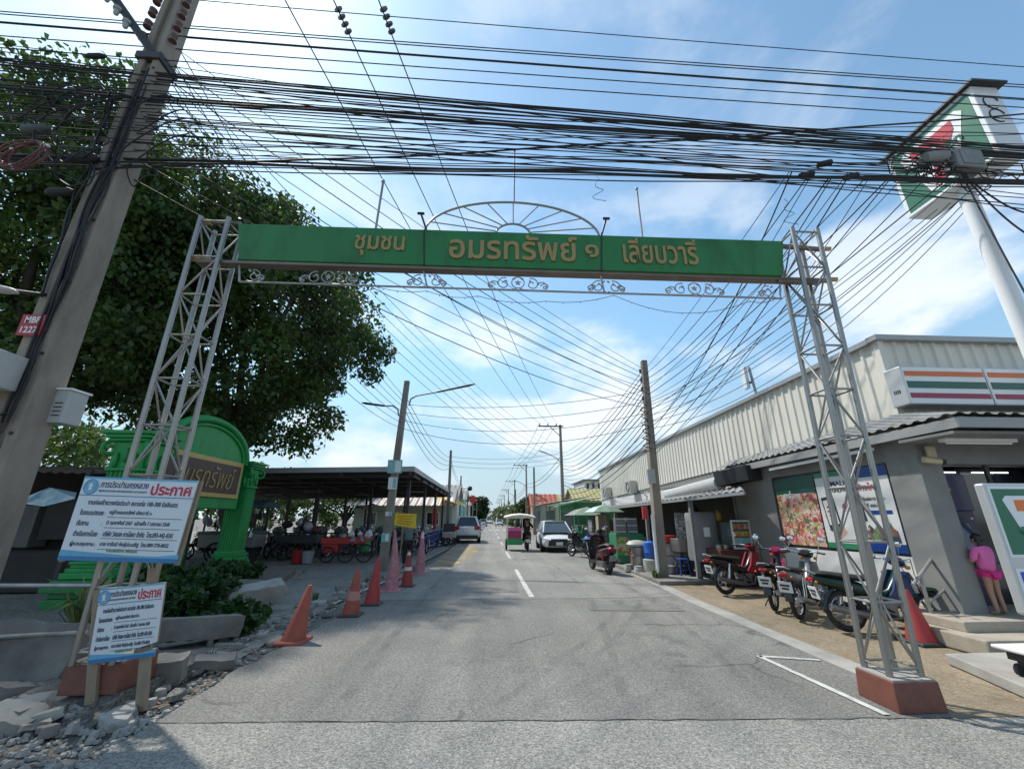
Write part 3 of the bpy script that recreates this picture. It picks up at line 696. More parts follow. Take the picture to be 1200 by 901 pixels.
for k, (xx, yy, hh) in enumerate(((4.9, 45, 6.9), (4.9, 76, 6.6), (4.9, 104, 6.5), (4.9, 133, 6.5))):
    plain_pole(xx, yy, hh, labs[k], group='low poles along the right side of the street', mat=conc_d); RPs.append((xx, yy))
LPs = [(-3.12, 14.8)]
labs = ['concrete pole beside the white estate car', 'second low pole behind the white estate car, with a round lamp', 'third low pole on the left side of the street', 'fourth low pole on the left side of the street', 'fifth low pole on the left by the dark round tree', 'farthest low pole on the left by the dark round tree']
for k, (xx, yy, hh) in enumerate(((-3.0, 32.5, 6.7), (-3.6, 55, 6.9), (-3.5, 73, 6.7), (-3.4, 96, 6.6), (-3.3, 126, 6.6), (-3.3, 160, 6.6))):
    t = plain_pole(xx, yy, hh, labs[k], group='low poles along the left side of the street', mat=conc_d); LPs.append((xx, yy))
    if k == 1:
        b = MB(); b.cyl((xx, yy, 5.2), (xx + 1.0, yy - .1, 5.3), .04, n=6); a = b.build('lamp_arm', dark_m, t)
        b = MB(); b.ball((xx + 1.2, yy - .1, 5.3), .32, 12, 8); b.build('round_lamp', black, a, smooth=60)

# ------------------------------------------------------------------ overhead cables, each one an object
def cable(p, q, sag, r, label, group, name='overhead_cable', mat=None, n=28, wob=0):
    p, q = Vector(p), Vector(q); pts = []
    ph = rnd.uniform(0, 6)
    for k in range(n + 1):
        f = k / n; e = p.lerp(q, f) - Vector((0, 0, 4 * sag * f * (1 - f)))
        if wob: e += Vector((0, 0, wob * math.sin(f * 23 + ph) * math.sin(math.pi * f)))
        pts.append(e)
    b = MB(); b.tube(pts, r, 5)
    return tag(b.build(name, mat or cable_m, None, smooth=80), label, 'cable', group)
# (a) wires and bundles strung straight across the junction; v at photo columns 300 and 900
Y0 = 4.3
def across(v3, v9, r0, label, group, dy=0, sag=.05, wob=0, mat=None, u0=-90, u1=1290):
    k = (v9 - v3) / 600
    r = r0 * .64 if r0 > .0095 else r0 * .95
    p = PY(u0, v3 + (u0 - 300) * k + 6, Y0 + dy); q = PY(u1, v9 + (u1 - 900) * k - 10, Y0 + dy)
    return cable(p, q, sag, r, label, group, mat=mat, n=40, wob=wob)
gA = 'single wires high above the gateway'
for i, (a, c) in enumerate(((33, 83), (36, 86), (46, 98), (47.5, 99.5), (61, 110), (75, 124))):
    across(a, c, .0085, 'thin black wire high above the gateway, one of a parallel set', gA, .25 - .1 * (i % 3))
across(3, 59, .0075, 'topmost thin wire crossing the sky above all the others', None, .4)
gB = 'heavy cable bundle above the gateway'
for i, (a, c, r) in enumerate(((92, 151, .017), (94.5, 153.5, .02), (97, 156, .016), (100, 159, .022), (103, 160, .012), (106, 163, .014), (118, 166, .024), (121, 169, .026), (124, 171, .016), (128, 174, .014), (111, 158, .012), (115, 168, .011))):
    across(a, c, r, 'thick black cable in the heavy bundle above the gateway', gB, .06 * math.sin(i * 2.4), .04, .012)
gC = 'loose lighter cables under the heavy bundle'
for i, (a, c) in enumerate(((135, 178), (138, 181), (141, 185), (144, 180), (147, 190), (150, 192), (153, 197), (156, 193), (160, 201), (164, 196), (168, 205), (174, 203))):
    across(a, c, .006 + .003 * (i % 3), 'loose thin cable below the heavy bundle', gC, .1 * math.sin(i * 1.9), .06 + .03 * (i % 4), .02, cable_g if i % 4 == 3 else None)
gD = 'lowest cable bundle just above the fan arch'
for i, (a, c, r) in enumerate(((186, 208, .02), (188, 210, .024), (190, 211, .018), (193, 213, .012), (196, 217, .009))):
    across(a, c, r, 'thick cable of the lowest bundle just above the fan arch', gD, .05 * math.sin(i * 2.2), .05, .02)
gX = 'stray strands crossing the bundles at a slant'
for i, (a, c) in enumerate(((88, 172), (110, 205), (128, 160), (170, 158), (146, 214), (99, 190), (183, 196), (120, 150), (158, 212), (180, 170), (140, 166), (165, 188))):
    across(a, c, .006 + .002 * (i % 3), 'stray cable strand slanting across the bundles above the gateway', gX, .12 * math.cos(i * 1.3), .05 + .03 * (i % 3), .03)
cable(PY(-60, 203, 4.25), PY(1260, 128, 4.35), .16, .013, 'black cable climbing to the right across the other bundles', None, wob=.02)
# (b) three bare high-voltage conductors running from the upper left down to the far crossarm
hv = []
for i, (u, v) in enumerate(((338, -8), (394, -8), (446, -8))):
    p = PY(u, v, 4.6); q = Vector((6.15 - 1.9 + .1 + .78 * i, 34.68, 9.5)); pts = cable(p + (p - q) * .05, q, 1.25, .011, 'conductor running from the upper left to the distant crossarm', 'three conductors leading to the crossarm pole')
    if i:
        b = MB(); d = (q - p).normalized(); c = PY(u + 2 + i, 12, 4.75)
        for k in range(4): b.lathe([(.012, -.03), (.07, -.02), (.07, .0), (.012, .03)], c + d * .1 * k - Vector((0, 0, .02 * k)), 10, d.to_track_quat('Z', 'Y').to_matrix())
        tag(b.build('strain_insulator', pin, None, smooth=40), ('stack of brown insulator discs on the middle conductor at the top edge', 'stack of brown insulator discs on the right-hand conductor at the top edge')[i - 1], 'insulator')
# (c) fan of wires from the big pole to the right-hand pole by the stall
gE = 'wires fanning from the big pole towards the right-hand pole'
for i in range(9):
    z = 8.2 - .3 * i; p = Vector((-4.7, 4.5, z)); q = Vector((4.8 + rnd.uniform(-.05, .05), 11.9, 6.1 - .16 * i))
    cable(p, q, .25 + .07 * (i % 5), .006 + .0015 * (i % 3), 'wire slanting behind the gateway board to the right-hand pole', gE)
gF = 'wires fanning from the big pole to the left street pole'
for i in range(7):
    cable((-4.75, 4.5, 8.3 - .3 * i), (-3.2, 14.7, 5.9 - .2 * i), .35 + .05 * i, .008, 'wire slanting from the big pole to the left street pole', gF)
gE2 = 'long wires from the big pole far down the street'
for i in range(6):
    cable((-4.75, 4.5, 7.9 - .22 * i), (6.0, 34.7, 7.6 - .3 * i), 1.0 + .1 * i, .007, 'long sagging wire from the big pole to the distant crossarm pole', gE2)
# (d) wires climbing from the right-hand pole to the tangle by the tall sign
gG = 'drop wires climbing from the right-hand pole to the tangle by the tall sign'
for i in range(17):
    p = Vector((4.9, 11.95, 6.1 - .17 * i)); u, v = 925 + 23 * i % 250, 201 + (i * 37) % 11
    q = PY(u, v, 4.33); cable(p, q, .1 + .12 * (i % 4), .006 + .002 * (i % 3), 'drop wire climbing from the right-hand pole towards the tall sign', gG)
for i in range(5):
    cable((4.9, 12, 5.0 - .2 * i), (8.0 + .3 * i, 5.6, 6.9 + .15 * i), .3 + .15 * i, .008, 'slack wire sagging from the right-hand pole to the sign post', 'slack wires near the sign post')
for i, (u, v) in enumerate(((1205, 275), (1205, 250), (1205, 350))):
    cable(PY(1125, 200, 4.3), PY(u, v, 4.1), .15, .011, 'cable drooping from the tangle past the right edge', 'cables drooping past the right edge')
# (e) from the right-hand pole along the houses
gH = 'bundle drooping from the right-hand pole to the crossarm pole'
for i in range(16):
    cable((4.86, 12.05, 6.1 - .16 * i), (6.1, 34.6, 6.8 - .22 * i), .5 + .11 * (i % 6), .010 + .003 * (i % 3), 'cable drooping from the right-hand pole to the crossarm pole', gH)
gI = 'wires crossing the street from pole to pole'
for i in range(4):
    cable((-3.15, 14.8, 5.6 - .3 * i), (4.85, 12, 5.4 - .35 * i), .3 + .1 * i, .009, 'wire crossing the street between the left and right poles', gI)
for i in range(3):
    cable((-3.0, 32.5, 6.2 - .35 * i), (6.1, 34.7, 6.9 - .4 * i), .35, .012, 'wire crossing the street to the crossarm pole', 'wires crossing to the crossarm pole')
# (f) spans down both rows
gJ = 'spans between the poles on the left'
L3 = [Vector((x, y, 6.1 if i else 5.9)) for i, (x, y) in enumerate(LPs)]
for a, c in zip(L3, L3[1:]):
    for k in range(4 if a.y < 20 else 2):
        cable(a - Vector((0, 0, .25 * k)), c - Vector((0, 0, .25 * k)), .45 + .12 * k, .009 + .0002 * a.y, 'sagging span between two poles on the left side of the street', gJ, n=14)
gK = 'spans between the crossarm poles'
for (x0, y0), (x1, y1) in zip(CP, CP[1:]):
    for k in range(3):
        cable((x0 - 1.8 + .75 * k, y0 - .12, 9.4), (x1 - 1.8 + .75 * k, y1 - .12, 9.35), .5, .012 + .00018 * y0, 'conductor span between two crossarm poles', gK, n=14)
    for k in range(2):
        cable((x0, y0 - .1, 6.6 - .5 * k), (x1, y1 - .1, 6.5 - .5 * k), .7, .02 + .0001 * y0, 'low service cable between two crossarm poles', 'low cables between the crossarm poles', n=14)
# tangle of loops and boxes by the tall sign
q0 = PY(1128, 192, 4.3)
b = MB(); b.box(q0 + Vector((.02, 0, .02)), (.42, .2, .34), ry=R(4)); o = b.build('cable_junction_box', mk('grey_cabinet', (.2, .21, .2), .6, 0, .15, 4, 0, 60, .4, (.1, .09, .08), 3), None, bev=.02)
tag(o, 'large grey junction box lashed into the cable tangle before the tall sign', 'junction box')
b = MB(); b.box(q0 + Vector((.02, -.105, .02)), (.3, .012, .24)); b.build('cover', box_g if False else MATS['grey_cabinet'], o)
b = MB(); b.lathe([(.02, -.2), (.09, -.18), (.1, 0), (.09, .18), (.02, .2)], q0 + Vector((-.42, 0, .08)), 12, Matrix.Rotation(R(80), 3, 'Y')); tag(b.build('splice_closure', MATS['grey_cabinet'], None, smooth=40), 'grey splice closure just left of the large junction box', 'cable closure')
for (u, v, lab) in ((966, 192, 'small black splice closure on the wires above the right pillar'), (945, 205, 'black clamp hanging on the wires above the right pillar'), (997, 207, 'black splice closure on the wires left of the tall sign')):
    q = PY(u, v, 4.3); b = MB(); b.lathe([(.012, -.12), (.04, -.1), (.045, .1), (.012, .12)], q, 8, Matrix.Rotation(R(75), 3, 'Y')); tag(b.build('splice_closure', cable_m, None, smooth=40), lab, 'cable closure')
for i in range(16):
    c = q0 + Vector((rnd.uniform(-.9, .75), rnd.uniform(-.05, .1), rnd.uniform(-.15, .15))); rr = rnd.uniform(.1, .3); b = MB()
    b.tube([c + Vector((rr * math.sin(t * 1.0) * rnd.uniform(.9, 1.1), .04 * math.sin(3 * t + i), -rr * 1.2 * math.sin(t / 2) ** 2 * rnd.uniform(.85, 1.1))) for t in [2 * math.pi * k / 18 for k in range(19)]], .008, 5)
    tag(b.build('slack_loop', cable_m, None, smooth=80), 'loop of slack cable hanging from the tangle by the tall sign', 'cable loop', 'slack loops by the tall sign')
for i in range(16):
    c = PY(rnd.uniform(35, 190), rnd.uniform(95, 215), 4.15); rr = rnd.uniform(.12, .38); b = MB()
    b.tube([c + Vector((rr * math.sin(t + i) * 1.2, .05 * math.sin(2 * t + i), rr * math.cos(t) * (1 + .3 * math.sin(2 * t)))) for t in [5.2 * k / 20 for k in range(21)]], .009, 5)
    tag(b.build('slack_loop', cable_m, None, smooth=80), 'loop of slack cable in the tangle around the big utility pole', 'cable loop', 'slack loops around the big pole')
for i, (u, v) in enumerate(((920, 232), (700, 205))):
    q = PY(u, v, 4.35); b = MB()
    b.tube([q + Vector((.1 * math.sin(k * .9) * (k / 14), .02 * math.cos(k), -.03 * k)) for k in range(16)], .004, 4)
    tag(b.build('wire_end', cable_g, None), ('curly loose wire end dangling above the right pillar', 'curly loose wire end dangling above the long green board')[i], 'wire')

# ------------------------------------------------------------------ tall shop sign on its post
post_w = mk('sign_post_white', (.74, .75, .75), .4, 0, .05, 2, 0, 60, .2, (.45, .43, .4), 2)
s_green = mk('shop_green', (.008, .14, .075), .35, 0, .06, 3, 0, 60, .15, (.05, .12, .09), 3)
s_white = mk('sign_white', (.76, .77, .76), .35, 0, .04, 3, 0, 60, .15, (.5, .49, .46), 3)
s_red = mk('shop_red', (.5, .015, .03), .35, 0, .06, 3)
s_orange = mk('shop_orange', (.75, .17, .03), .35, 0, .06, 3)
s_alu = mk('sign_frame', (.55, .56, .56), .4, .5, .08, 4, 0, 60, .25, (.3, .29, .27), 4)
XF = 8.15
A, B_, C_, D_ = PX(1040, 190, XF), PX(1137, 97, XF), PX(1165, 166, XF), PX(1068, 268, XF)
y0s, y1s = (B_.y + C_.y) / 2, (A.y + D_.y) / 2; z0s, z1s = (C_.z + D_.z) / 2 - .02, (A.z + B_.z) / 2
post = thing('tall_shop_sign', 'tall white post carrying a square lit sign with green border and red numeral, right', 'shop sign', (8.42, (y0s + y1s) / 2, 0))
yc = (y0s + y1s) / 2
b = MB(); b.cyl((8.42, yc, 0), (8.42, yc, z0s + .05), .125, .115, 20); b.build('post', post_w, post, smooth=40)
b = MB(); b.box((8.42, yc, .04), (.6, .6, .08)); b.build('base_plate', steel_old, post)
TH = .5
b = MB(); b.box2((XF, y0s, z0s), (XF + TH, y1s, z1s)); cab = b.build('sign_cabinet', s_white, post, bev=.015)
b = MB(); b.prism([(XF - .08, y0s - .1, z1s), (XF - .08, y1s + .1, z1s), (XF - .08, y1s + .1, z1s + .04), (XF - .08, y0s - .1, z1s + .04)], (TH + .16, 0, 0)); b.build('rain_hood', dark_m, cab)
def face_poly(par, name, pts, mat, w, h, org, ux, uz, d=.006):   # pts in 0..1 of the face
    ux, uz = Vector(ux), Vector(uz); n = ux.cross(uz)
    P = [Vector(org) + ux * (p[0] * w) + uz * (p[1] * h) for p in pts]
    b = MB(); b.prism(P, n * d); return b.build(name, mat, par)
w, h = y1s - y0s, z1s - z0s; org = (XF, y1s, z0s); ux, uz = (0, -1, 0), (0, 0, 1)
fp = lambda par, nm, pts, m, d: face_poly(par, nm, pts, m, w, h, org, ux, uz, d)
gb = fp(cab, 'green_border', [(.05, .05), (.95, .05), (.95, .95), (.05, .95)], s_green, .006)
fp(cab, 'white_shield', [(.2, .93 - .06), (.8, .87), (.86, .8), (.66, .13), (.6, .1), (.4, .1), (.34, .13), (.14, .8)], s_white, .012)
fp(cab, 'numeral_stroke', [(.26, .8), (.74, .8), (.74, .66), (.62, .66), (.26, .66)], s_red, .018)
fp(cab, 'numeral_stroke', [(.55, .665), (.74, .665), (.6, .44), (.46, .44)], s_red, .018)
fp(cab, 'numeral_stroke', [(.45, .43), (.59, .43), (.5, .16), (.4, .16)], s_red, .018)
lettering('ELEVEn', s_green, cab, (XF - .02, y1s - w * .22, z0s + h * .47), ux, uz, w * .56, h * .12, .004, bold=.015)
for f in (.3, .5):
    b = MB(); pts = arc((XF + TH * .5, y0s - .004, z0s + h * (.25 + f)), .14, .3, 5.2, 12, (1, 0, 0), (0, 0, 1)); b.tube(pts, .012, 4); b.build('spray_mark', dark_m, cab)
# ------------------------------------------------------------------ low shop sign at the right edge
YS = 3.95
tl, bl = PY(1150, 566, YS), PY(1203, 712, YS)
ss = thing('low_shop_sign', 'freestanding shop sign with green border and orange stroke at the right edge', 'shop sign', (5.6, YS, .11))
xl = (tl.x + bl.x) / 2; zt = tl.z; WS = .95
b = MB(); b.box2((xl, YS, .75), (xl + WS, YS + .09, zt)); cab = b.build('sign_cabinet', s_alu, ss, bev=.02)
for xx in (xl + .12, xl + WS - .12):
    b = MB(); b.cyl((xx, YS + .045, .11), (xx, YS + .045, .76), .04, n=12); b.build('leg', steel_old, ss, smooth=40)
w, h = WS - .06, .66; org = (xl + .03, YS, zt - .03 - h); ux, uz = (1, 0, 0), (0, 0, 1)
fp(cab, 'face_panel', [(0, 0), (1, 0), (1, 1), (0, 1)], s_white, .004)
fp(cab, 'green_border', [(.03, .04), (.97, .04), (.97, .96), (.03, .96)], s_green, .008)
fp(cab, 'white_shield', [(.17, .86), (.83, .86), (.88, .8), (.72, .14), (.66, .1), (.34, .1), (.28, .14), (.12, .8)], s_white, .012)
fp(cab, 'numeral_stroke', [(.25, .8), (.75, .8), (.75, .64), (.25, .64)], s_orange, .016)
fp(cab, 'numeral_stroke', [(.56, .635), (.75, .635), (.6, .44), (.46, .44)], s_red, .016)
fp(cab, 'numeral_stroke', [(.45, .3), (.58, .3), (.52, .13), (.4, .13)], s_red, .016)
lettering('ELEVEn', s_green, cab, (org[0] + w * .22, YS - .016, org[2] + h * .32), ux, uz, w * .56, h * .1, .003, bold=.015)
h2 = .36; org = (xl + .03, YS, .79); h = h2
fp(cab, 'face_panel', [(0, 0), (1, 0), (1, 1), (0, 1)], s_white, .004)
fp(cab, 'blue_panel', [(.04, .08), (.96, .08), (.96, .92), (.04, .92)], mk('bank_blue', (.015, .08, .42), .35, 0, .06, 3), .008)
lettering('ATM', s_white, cab, (org[0] + w * .3, YS - .009, org[2] + h * .3), ux, uz, w * .5, h * .4, .003, bold=.02)
# ------------------------------------------------------------------ convenience store (right)
def wx(Y): return 6.7 + (Y - 6.2) * .0155            # road-side wall plane
clad = mk('cream_cladding', (.67, .645, .57), .55, .1, .06, 1.2, 0, 60, .35, (.33, .3, .25), 1.1, stretch=(1, 1, .25))
clad_g = mk('zinc_cap', (.35, .36, .36), .45, .5, .12, 2, 0, 60, .3, (.2, .19, .18), 2)
roof_g = mk('grey_sheet_roof', (.22, .225, .225), .5, .35, .12, 2, 0, 60, .4, (.13, .12, .1), 1.6)
plas_w = mk('white_plaster', (.62, .62, .61), .75, 0, .05, 1, .1, 50, .35, (.38, .37, .35), 1.3)
store = thing('convenience_store', 'low shop with cream ribbed parapet, grey corner column, striped sign and posters', 'shop', (6.7, 6.2, 0))
def ribbed(path0, path1, z0a, z1a, z0b, z1b, pitch, depth, nrm):
    """ribbed metal sheet from path0 to path1 (2D), bottom/top heights at both ends"""
    p, q, nv = Vector((*path0, 0)), Vector((*path1, 0)), Vector((*nrm, 0)); L = (q - p).length; n = int(L / pitch); prof = []
    for k in range(n):
        for f, o in ((0, 0), (.12, 1), (.3, 1), (.42, 0)): prof.append(((k + f) * pitch / L, o * depth))
    prof.append((1, 0)); b = MB(); vs = []
    for f, o in prof:
        e = p.lerp(q, f) + nv * o; vs += [(e.x, e.y, z0a + (z0b - z0a) * f), (e.x, e.y, z1a + (z1b - z1a) * f)]
    b.add(vs, [(2 * i, 2 * i + 2, 2 * i + 3, 2 * i + 1) for i in range(len(prof) - 1)]); return b
def slab_wall(p, q, z0, z1, th, inward):
    p, q, iv = Vector((*p, 0)), Vector((*q, 0)), Vector((*inward, 0)) * th; b = MB()
    o0, o1 = Vector((0, 0, z0)), Vector((0, 0, z1))
    return b.hexa([p + o0, q + o0, q + iv + o0, p + iv + o0, p + o1, q + o1, q + iv + o1, p + iv + o1])
YE = 26.0
ZB0, ZB1, ZT0, ZT1 = 3.06, 2.68, 4.52, 4.42
b = ribbed((wx(6.2) - .02, 6.2), (wx(YE) - .02, YE), ZB0, ZT0, ZB1, ZT1, .24, .028, (-1, 0)); par = b.build('side_parapet', clad, store)
b = ribbed((6.68, 6.17), (17, 6.17), ZB0, ZT0, ZB0, ZT0, .24, .035, (0, -1)); parf = b.build('front_parapet', clad, store)
b = slab_wall((wx(6.2), 6.2), (wx(YE), YE), 2.7, 4.4, .3, (1, 0)); b.build('backing_wall', grey_p, par)
b = slab_wall((7.02, 6.21), (17, 6.21), 2.7, 4.45, .3, (0, 1)); b.build('backing_wall', grey_p, parf)
b = MB(); b.bar((wx(6.2) - .02, 6.06, ZT0 + .03), (wx(YE) - .02, YE, ZT1 + .03), .2, .09); b.build('cap', clad_g, par)
b = MB(); b.bar((6.56, 6.14, ZT0 + .033), (17, 6.14, ZT0 + .033), .2, .09); b.build('cap', clad_g, parf)
b = MB(); b.box((6.685, 6.165, (ZB0 + ZT0) / 2), (.1, .1, ZT0 - ZB0)); b.build('corner_trim', clad, par)
b = MB(); b.prism([(wx(YE), YE, 2.6), (14, YE, 2.6), (14, YE, 4.2), (wx(YE), YE, 4.38)], (0, .15, 0)); b.build('end_wall', plas_w, store)
b = MB(); b.add([(7.0, 6.5, 4.0), (17, 6.5, 4.0), (17, YE, 3.6), (7.2, YE, 3.6)], [(0, 1, 2, 3)]); b.build('roof', roof_g, store)
# ground storey walls
b = slab_wall((wx(6.15), 6.62), (wx(11.3), 11.3), .12, 1.02, .2, (1, 0)); b.build('white_wall', plas_w, store)
b = slab_wall((wx(6.15), 6.62), (wx(11.3), 11.3), 2.5, 3.05, .2, (1, 0)); b.build('grey_wall', grey_p, store)
b = slab_wall((wx(9.6) - .015, 9.66), (wx(11.3) - .015, 11.28), .1, 2.98, .16, (1, 0)); b.build('grey_pilaster', grey_p, store, bev=.01)
b = slab_wall((wx(9.7) + .2, 6.62), (wx(11.3) + .2, 11.3), .12, 3.0, .1, (1, 0)); b.build('inner_wall', grey_p, store)
b = MB(); b.box2((6.68, 6.08, .1), (7.06, 6.62, 3.08)); b.build('corner_column', grey_p, store, bev=.012)
b = MB(); b.box2((7.06, 6.14, 2.42), (17, 6.5, 3.07)); b.build('front_lintel', grey_p, store)
b = MB(); b.box2((9.2, 6.3, .3), (17, 6.42, 2.42)); b.build('shop_glazing', glassd, store)
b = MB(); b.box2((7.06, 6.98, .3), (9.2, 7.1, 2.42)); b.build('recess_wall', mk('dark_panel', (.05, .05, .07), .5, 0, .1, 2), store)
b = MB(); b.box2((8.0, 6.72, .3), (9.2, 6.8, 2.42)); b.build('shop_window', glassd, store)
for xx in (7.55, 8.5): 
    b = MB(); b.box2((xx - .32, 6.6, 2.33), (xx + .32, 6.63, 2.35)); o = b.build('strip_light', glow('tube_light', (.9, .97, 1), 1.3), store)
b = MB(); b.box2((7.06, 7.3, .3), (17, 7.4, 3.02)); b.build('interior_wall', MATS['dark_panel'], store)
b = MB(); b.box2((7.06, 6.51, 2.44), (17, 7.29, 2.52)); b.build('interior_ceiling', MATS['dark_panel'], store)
for xx in (8.02, 9.2, 10.4):
    b = MB(); b.box2((xx - .03, 6.26, .3), (xx + .03, 6.3, 2.42)); b.build('window_frame', dark_m, store)
# posters
def rect_on_side(name, y0, y1, z0, z1, mat, par, out=.012, th=.01):   # y0 nearer the camera
    b = MB(); b.hexa([(wx(y0) - out, y0, z0), (wx(y0) - out + th, y0, z0), (wx(y1) - out + th, y1, z0), (wx(y1) - out, y1, z0),
                      (wx(y0) - out, y0, z1), (wx(y0) - out + th, y0, z1), (wx(y1) - out + th, y1, z1), (wx(y1) - out, y1, z1)])
    return b.build(name, mat, par)
def collage(name, cols, scale=7, seed=0., thr=(.3, .42, .54, .66)):
    m = bpy.data.materials.new(name); m.use_nodes = True; t = m.node_tree; p = t.nodes['Principled BSDF']; p.inputs['Roughness'].default_value = .35
    c = N(t, 'ShaderNodeTexCoord'); mp = N(t, 'ShaderNodeMapping'); mp.inputs['Location'].default_value = (seed, seed, seed); t.links.new(c.outputs['Object'], mp.inputs[0])
    n0 = N(t, 'ShaderNodeTexNoise', i_Scale=scale * .8, i_Detail=3.0); t.links.new(mp.outputs[0], n0.inputs[0])
    mx = N(t, 'ShaderNodeMix', data_type='RGBA', blend_type='ADD'); mx.inputs['Factor'].default_value = .25; t.links.new(mp.outputs[0], mx.inputs['A']); t.links.new(n0.outputs['Color'], mx.inputs['B'])
    v = N(t, 'ShaderNodeTexVoronoi', i_Scale=float(scale)); t.links.new(mx.outputs['Result'], v.inputs['Vector'])
    s = N(t, 'ShaderNodeSeparateColor'); t.links.new(v.outputs['Color'], s.inputs[0])
    r = N(t, 'ShaderNodeValToRGB'); r.color_ramp.interpolation = 'CONSTANT'; e = r.color_ramp.elements
    for i, col in enumerate(cols):
        pos = i / len(cols)
        el = e[i] if i < 2 else e.new(pos); el.position = pos; el.color = (*col, 1)
    t.links.new(s.outputs[0], r.inputs[0])
    n = N(t, 'ShaderNodeTexNoise', i_Scale=scale * 4., i_Detail=4.0); t.links.new(mp.outputs[0], n.inputs[0])
    mr = N(t, 'ShaderNodeMapRange'); mr.inputs['To Min'].default_value = .6; mr.inputs['To Max'].default_value = 1.4; t.links.new(n.outputs['Fac'], mr.inputs[0])
    m2 = N(t, 'ShaderNodeMix', data_type='RGBA', blend_type='MULTIPLY'); m2.inputs['Factor'].default_value = 1; t.links.new(r.outputs[0], m2.inputs['A']); t.links.new(mr.outputs[0], m2.inputs['B'])
    t.links.new(m2.outputs['Result'], p.inputs['Base Color']); return m
food = collage('food_print', [(.5, .12, .12), (.55, .32, .25), (.3, .33, .08), (.6, .45, .3), (.45, .08, .1), (.06, .16, .06), (.5, .3, .3), (.55, .5, .45), (.25, .05, .06)], 15, 1.)
pos_w = mk('poster_white', (.6, .61, .6), .3, 0, .04, 2)
pos_g = mk('poster_green', (.03, .2, .1), .3, 0, .1, 2)
pos_b = mk('poster_blue', (.01, .05, .22), .3, 0, .08, 2)
ink = mk('poster_ink', (.03, .035, .05), .4, 0, .1, 5)
b = slab_wall((wx(6.5) - .004, 6.63), (wx(9.6) - .004, 9.62), 1.0, 2.52, .03, (1, 0)); fr = b.build('poster_frame', black, store)
P1 = rect_on_side('food_poster', 8.33, 9.56, 1.06, 2.47, food, store, .016, .008)
o = rect_on_side('header', 8.33, 9.56, 2.12, 2.47, mk('deep_green', (.01, .07, .05), .35, 0, .1, 2), P1, .02, .006)
lettering('อร่อยคุ้ม', pos_w, P1, (wx(9.3) - .021, 9.3, 1.98), (0, -1, 0), (0, 0, 1), .8, .2, .003, bold=.02)
P2 = rect_on_side('phone_poster', 7.45, 8.29, 1.06, 2.47, pos_w, store, .016, .008)
rect_on_side('green_edge', 7.45, 8.29, 1.06, 1.16, pos_g, P2, .02, .006); rect_on_side('green_edge', 7.45, 8.29, 2.38, 2.47, pos_g, P2, .02, .006)
def tilt_rect(par, name, y, z, w, h, ang, mat, out):
    ux, uz = Vector((0, -math.cos(ang), math.sin(ang))), Vector((0, math.sin(ang), math.cos(ang)))
    c = Vector((wx(y) - out, y, z)); n = Vector((-1, 0, 0)); b = MB()
    b.prism([c - ux * w / 2 - uz * h / 2, c + ux * w / 2 - uz * h / 2, c + ux * w / 2 + uz * h / 2, c - ux * w / 2 + uz * h / 2], n * .004)
    return b.build(name, mat, par)
tilt_rect(P2, 'hand_print', 7.98, 1.5, .26, .5, .5, mk('skin_print', (.5, .33, .25), .4, 0, .2, 6), .0165)
ph = tilt_rect(P2, 'phone_print', 8.03, 1.7, .3, .62, .12, ink, .021); tilt_rect(ph, 'phone_screen', 8.03, 1.72, .24, .46, .12, pos_w, .026)
for z, w in ((1.82, .14), (1.74, .16), (1.66, .1)): tilt_rect(ph, 'screen_line', 8.03, z, w, .03, .12, s_red if w > .15 else ink, .0305)
lettering('MALL', ink, P2, (wx(7.88) - .021, 7.9, 2.2), (0, -1, 0), (0, 0, 1), .38, .09, .002, bold=.02)
lettering('ONLINE', ink, P2, (wx(7.88) - .021, 7.9, 2.08), (0, -1, 0), (0, 0, 1), .34, .07, .002, bold=.02)
b = MB(); b.tube(arc((wx(7.66) - .02, 7.66, 1.8), .07, 0, 2 * math.pi, 16, (0, 1, 0)), .008, 4); b.build('red_seal', s_red, P2)
lettering('ฮิต', s_red, P2, (wx(7.7) - .021, 7.71, 1.76), (0, -1, 0), (0, 0, 1), .09, .09, .002)
P3 = rect_on_side('shop_poster', 6.66, 7.41, 1.06, 2.47, pos_w, store, .016, .008)
rect_on_side('blue_edge', 6.66, 7.41, 1.06, 1.2, pos_b, P3, .02, .006); rect_on_side('blue_edge', 6.66, 7.41, 2.3, 2.47, pos_b, P3, .02, .006)
lettering('ห้างใกล้ๆ', s_red, P3, (wx(7.3) - .021, 7.3, 2.04), (0, -1, 0), (0, 0, 1), .5, .17, .002, bold=.02)
lettering('ช้อปสบาย 24 ชม.', ink, P3, (wx(7.25) - .021, 7.25, 1.9), (0, -1, 0), (0, 0, 1), .46, .07, .002, bold=.015)
lettering('ที่ ออนไลน์', ink, P3, (wx(7.2) - .021, 7.2, 1.79), (0, -1, 0), (0, 0, 1), .34, .07, .002, bold=.015)
tilt_rect(P3, 'blue_pill', 6.98, 1.7, .48, .065, 0, pos_b, .0165)
goods = collage('goods_print', [(.05, .06, .08), (.1, .12, .14), (.2, .1, .08), (.1, .25, .1), (.4, .4, .4)], 9, 4.)
b = MB(); zz = [(7.36, 1.22), (7.36, 1.36), (7.25, 1.5), (7.16, 1.42), (7.08, 1.55), (7.0, 1.44), (6.92, 1.5), (6.86, 1.62), (6.8, 1.45), (6.74, 1.4), (6.72, 1.22)]
b.prism([(wx(y) - .0165, y, z) for y, z in zz], (-.004, 0, 0)); b.build('goods_print', goods, P3)
tilt_rect(P3, 'chair_print', 7.33, 1.75, .1, .4, .1, ink, .0165)
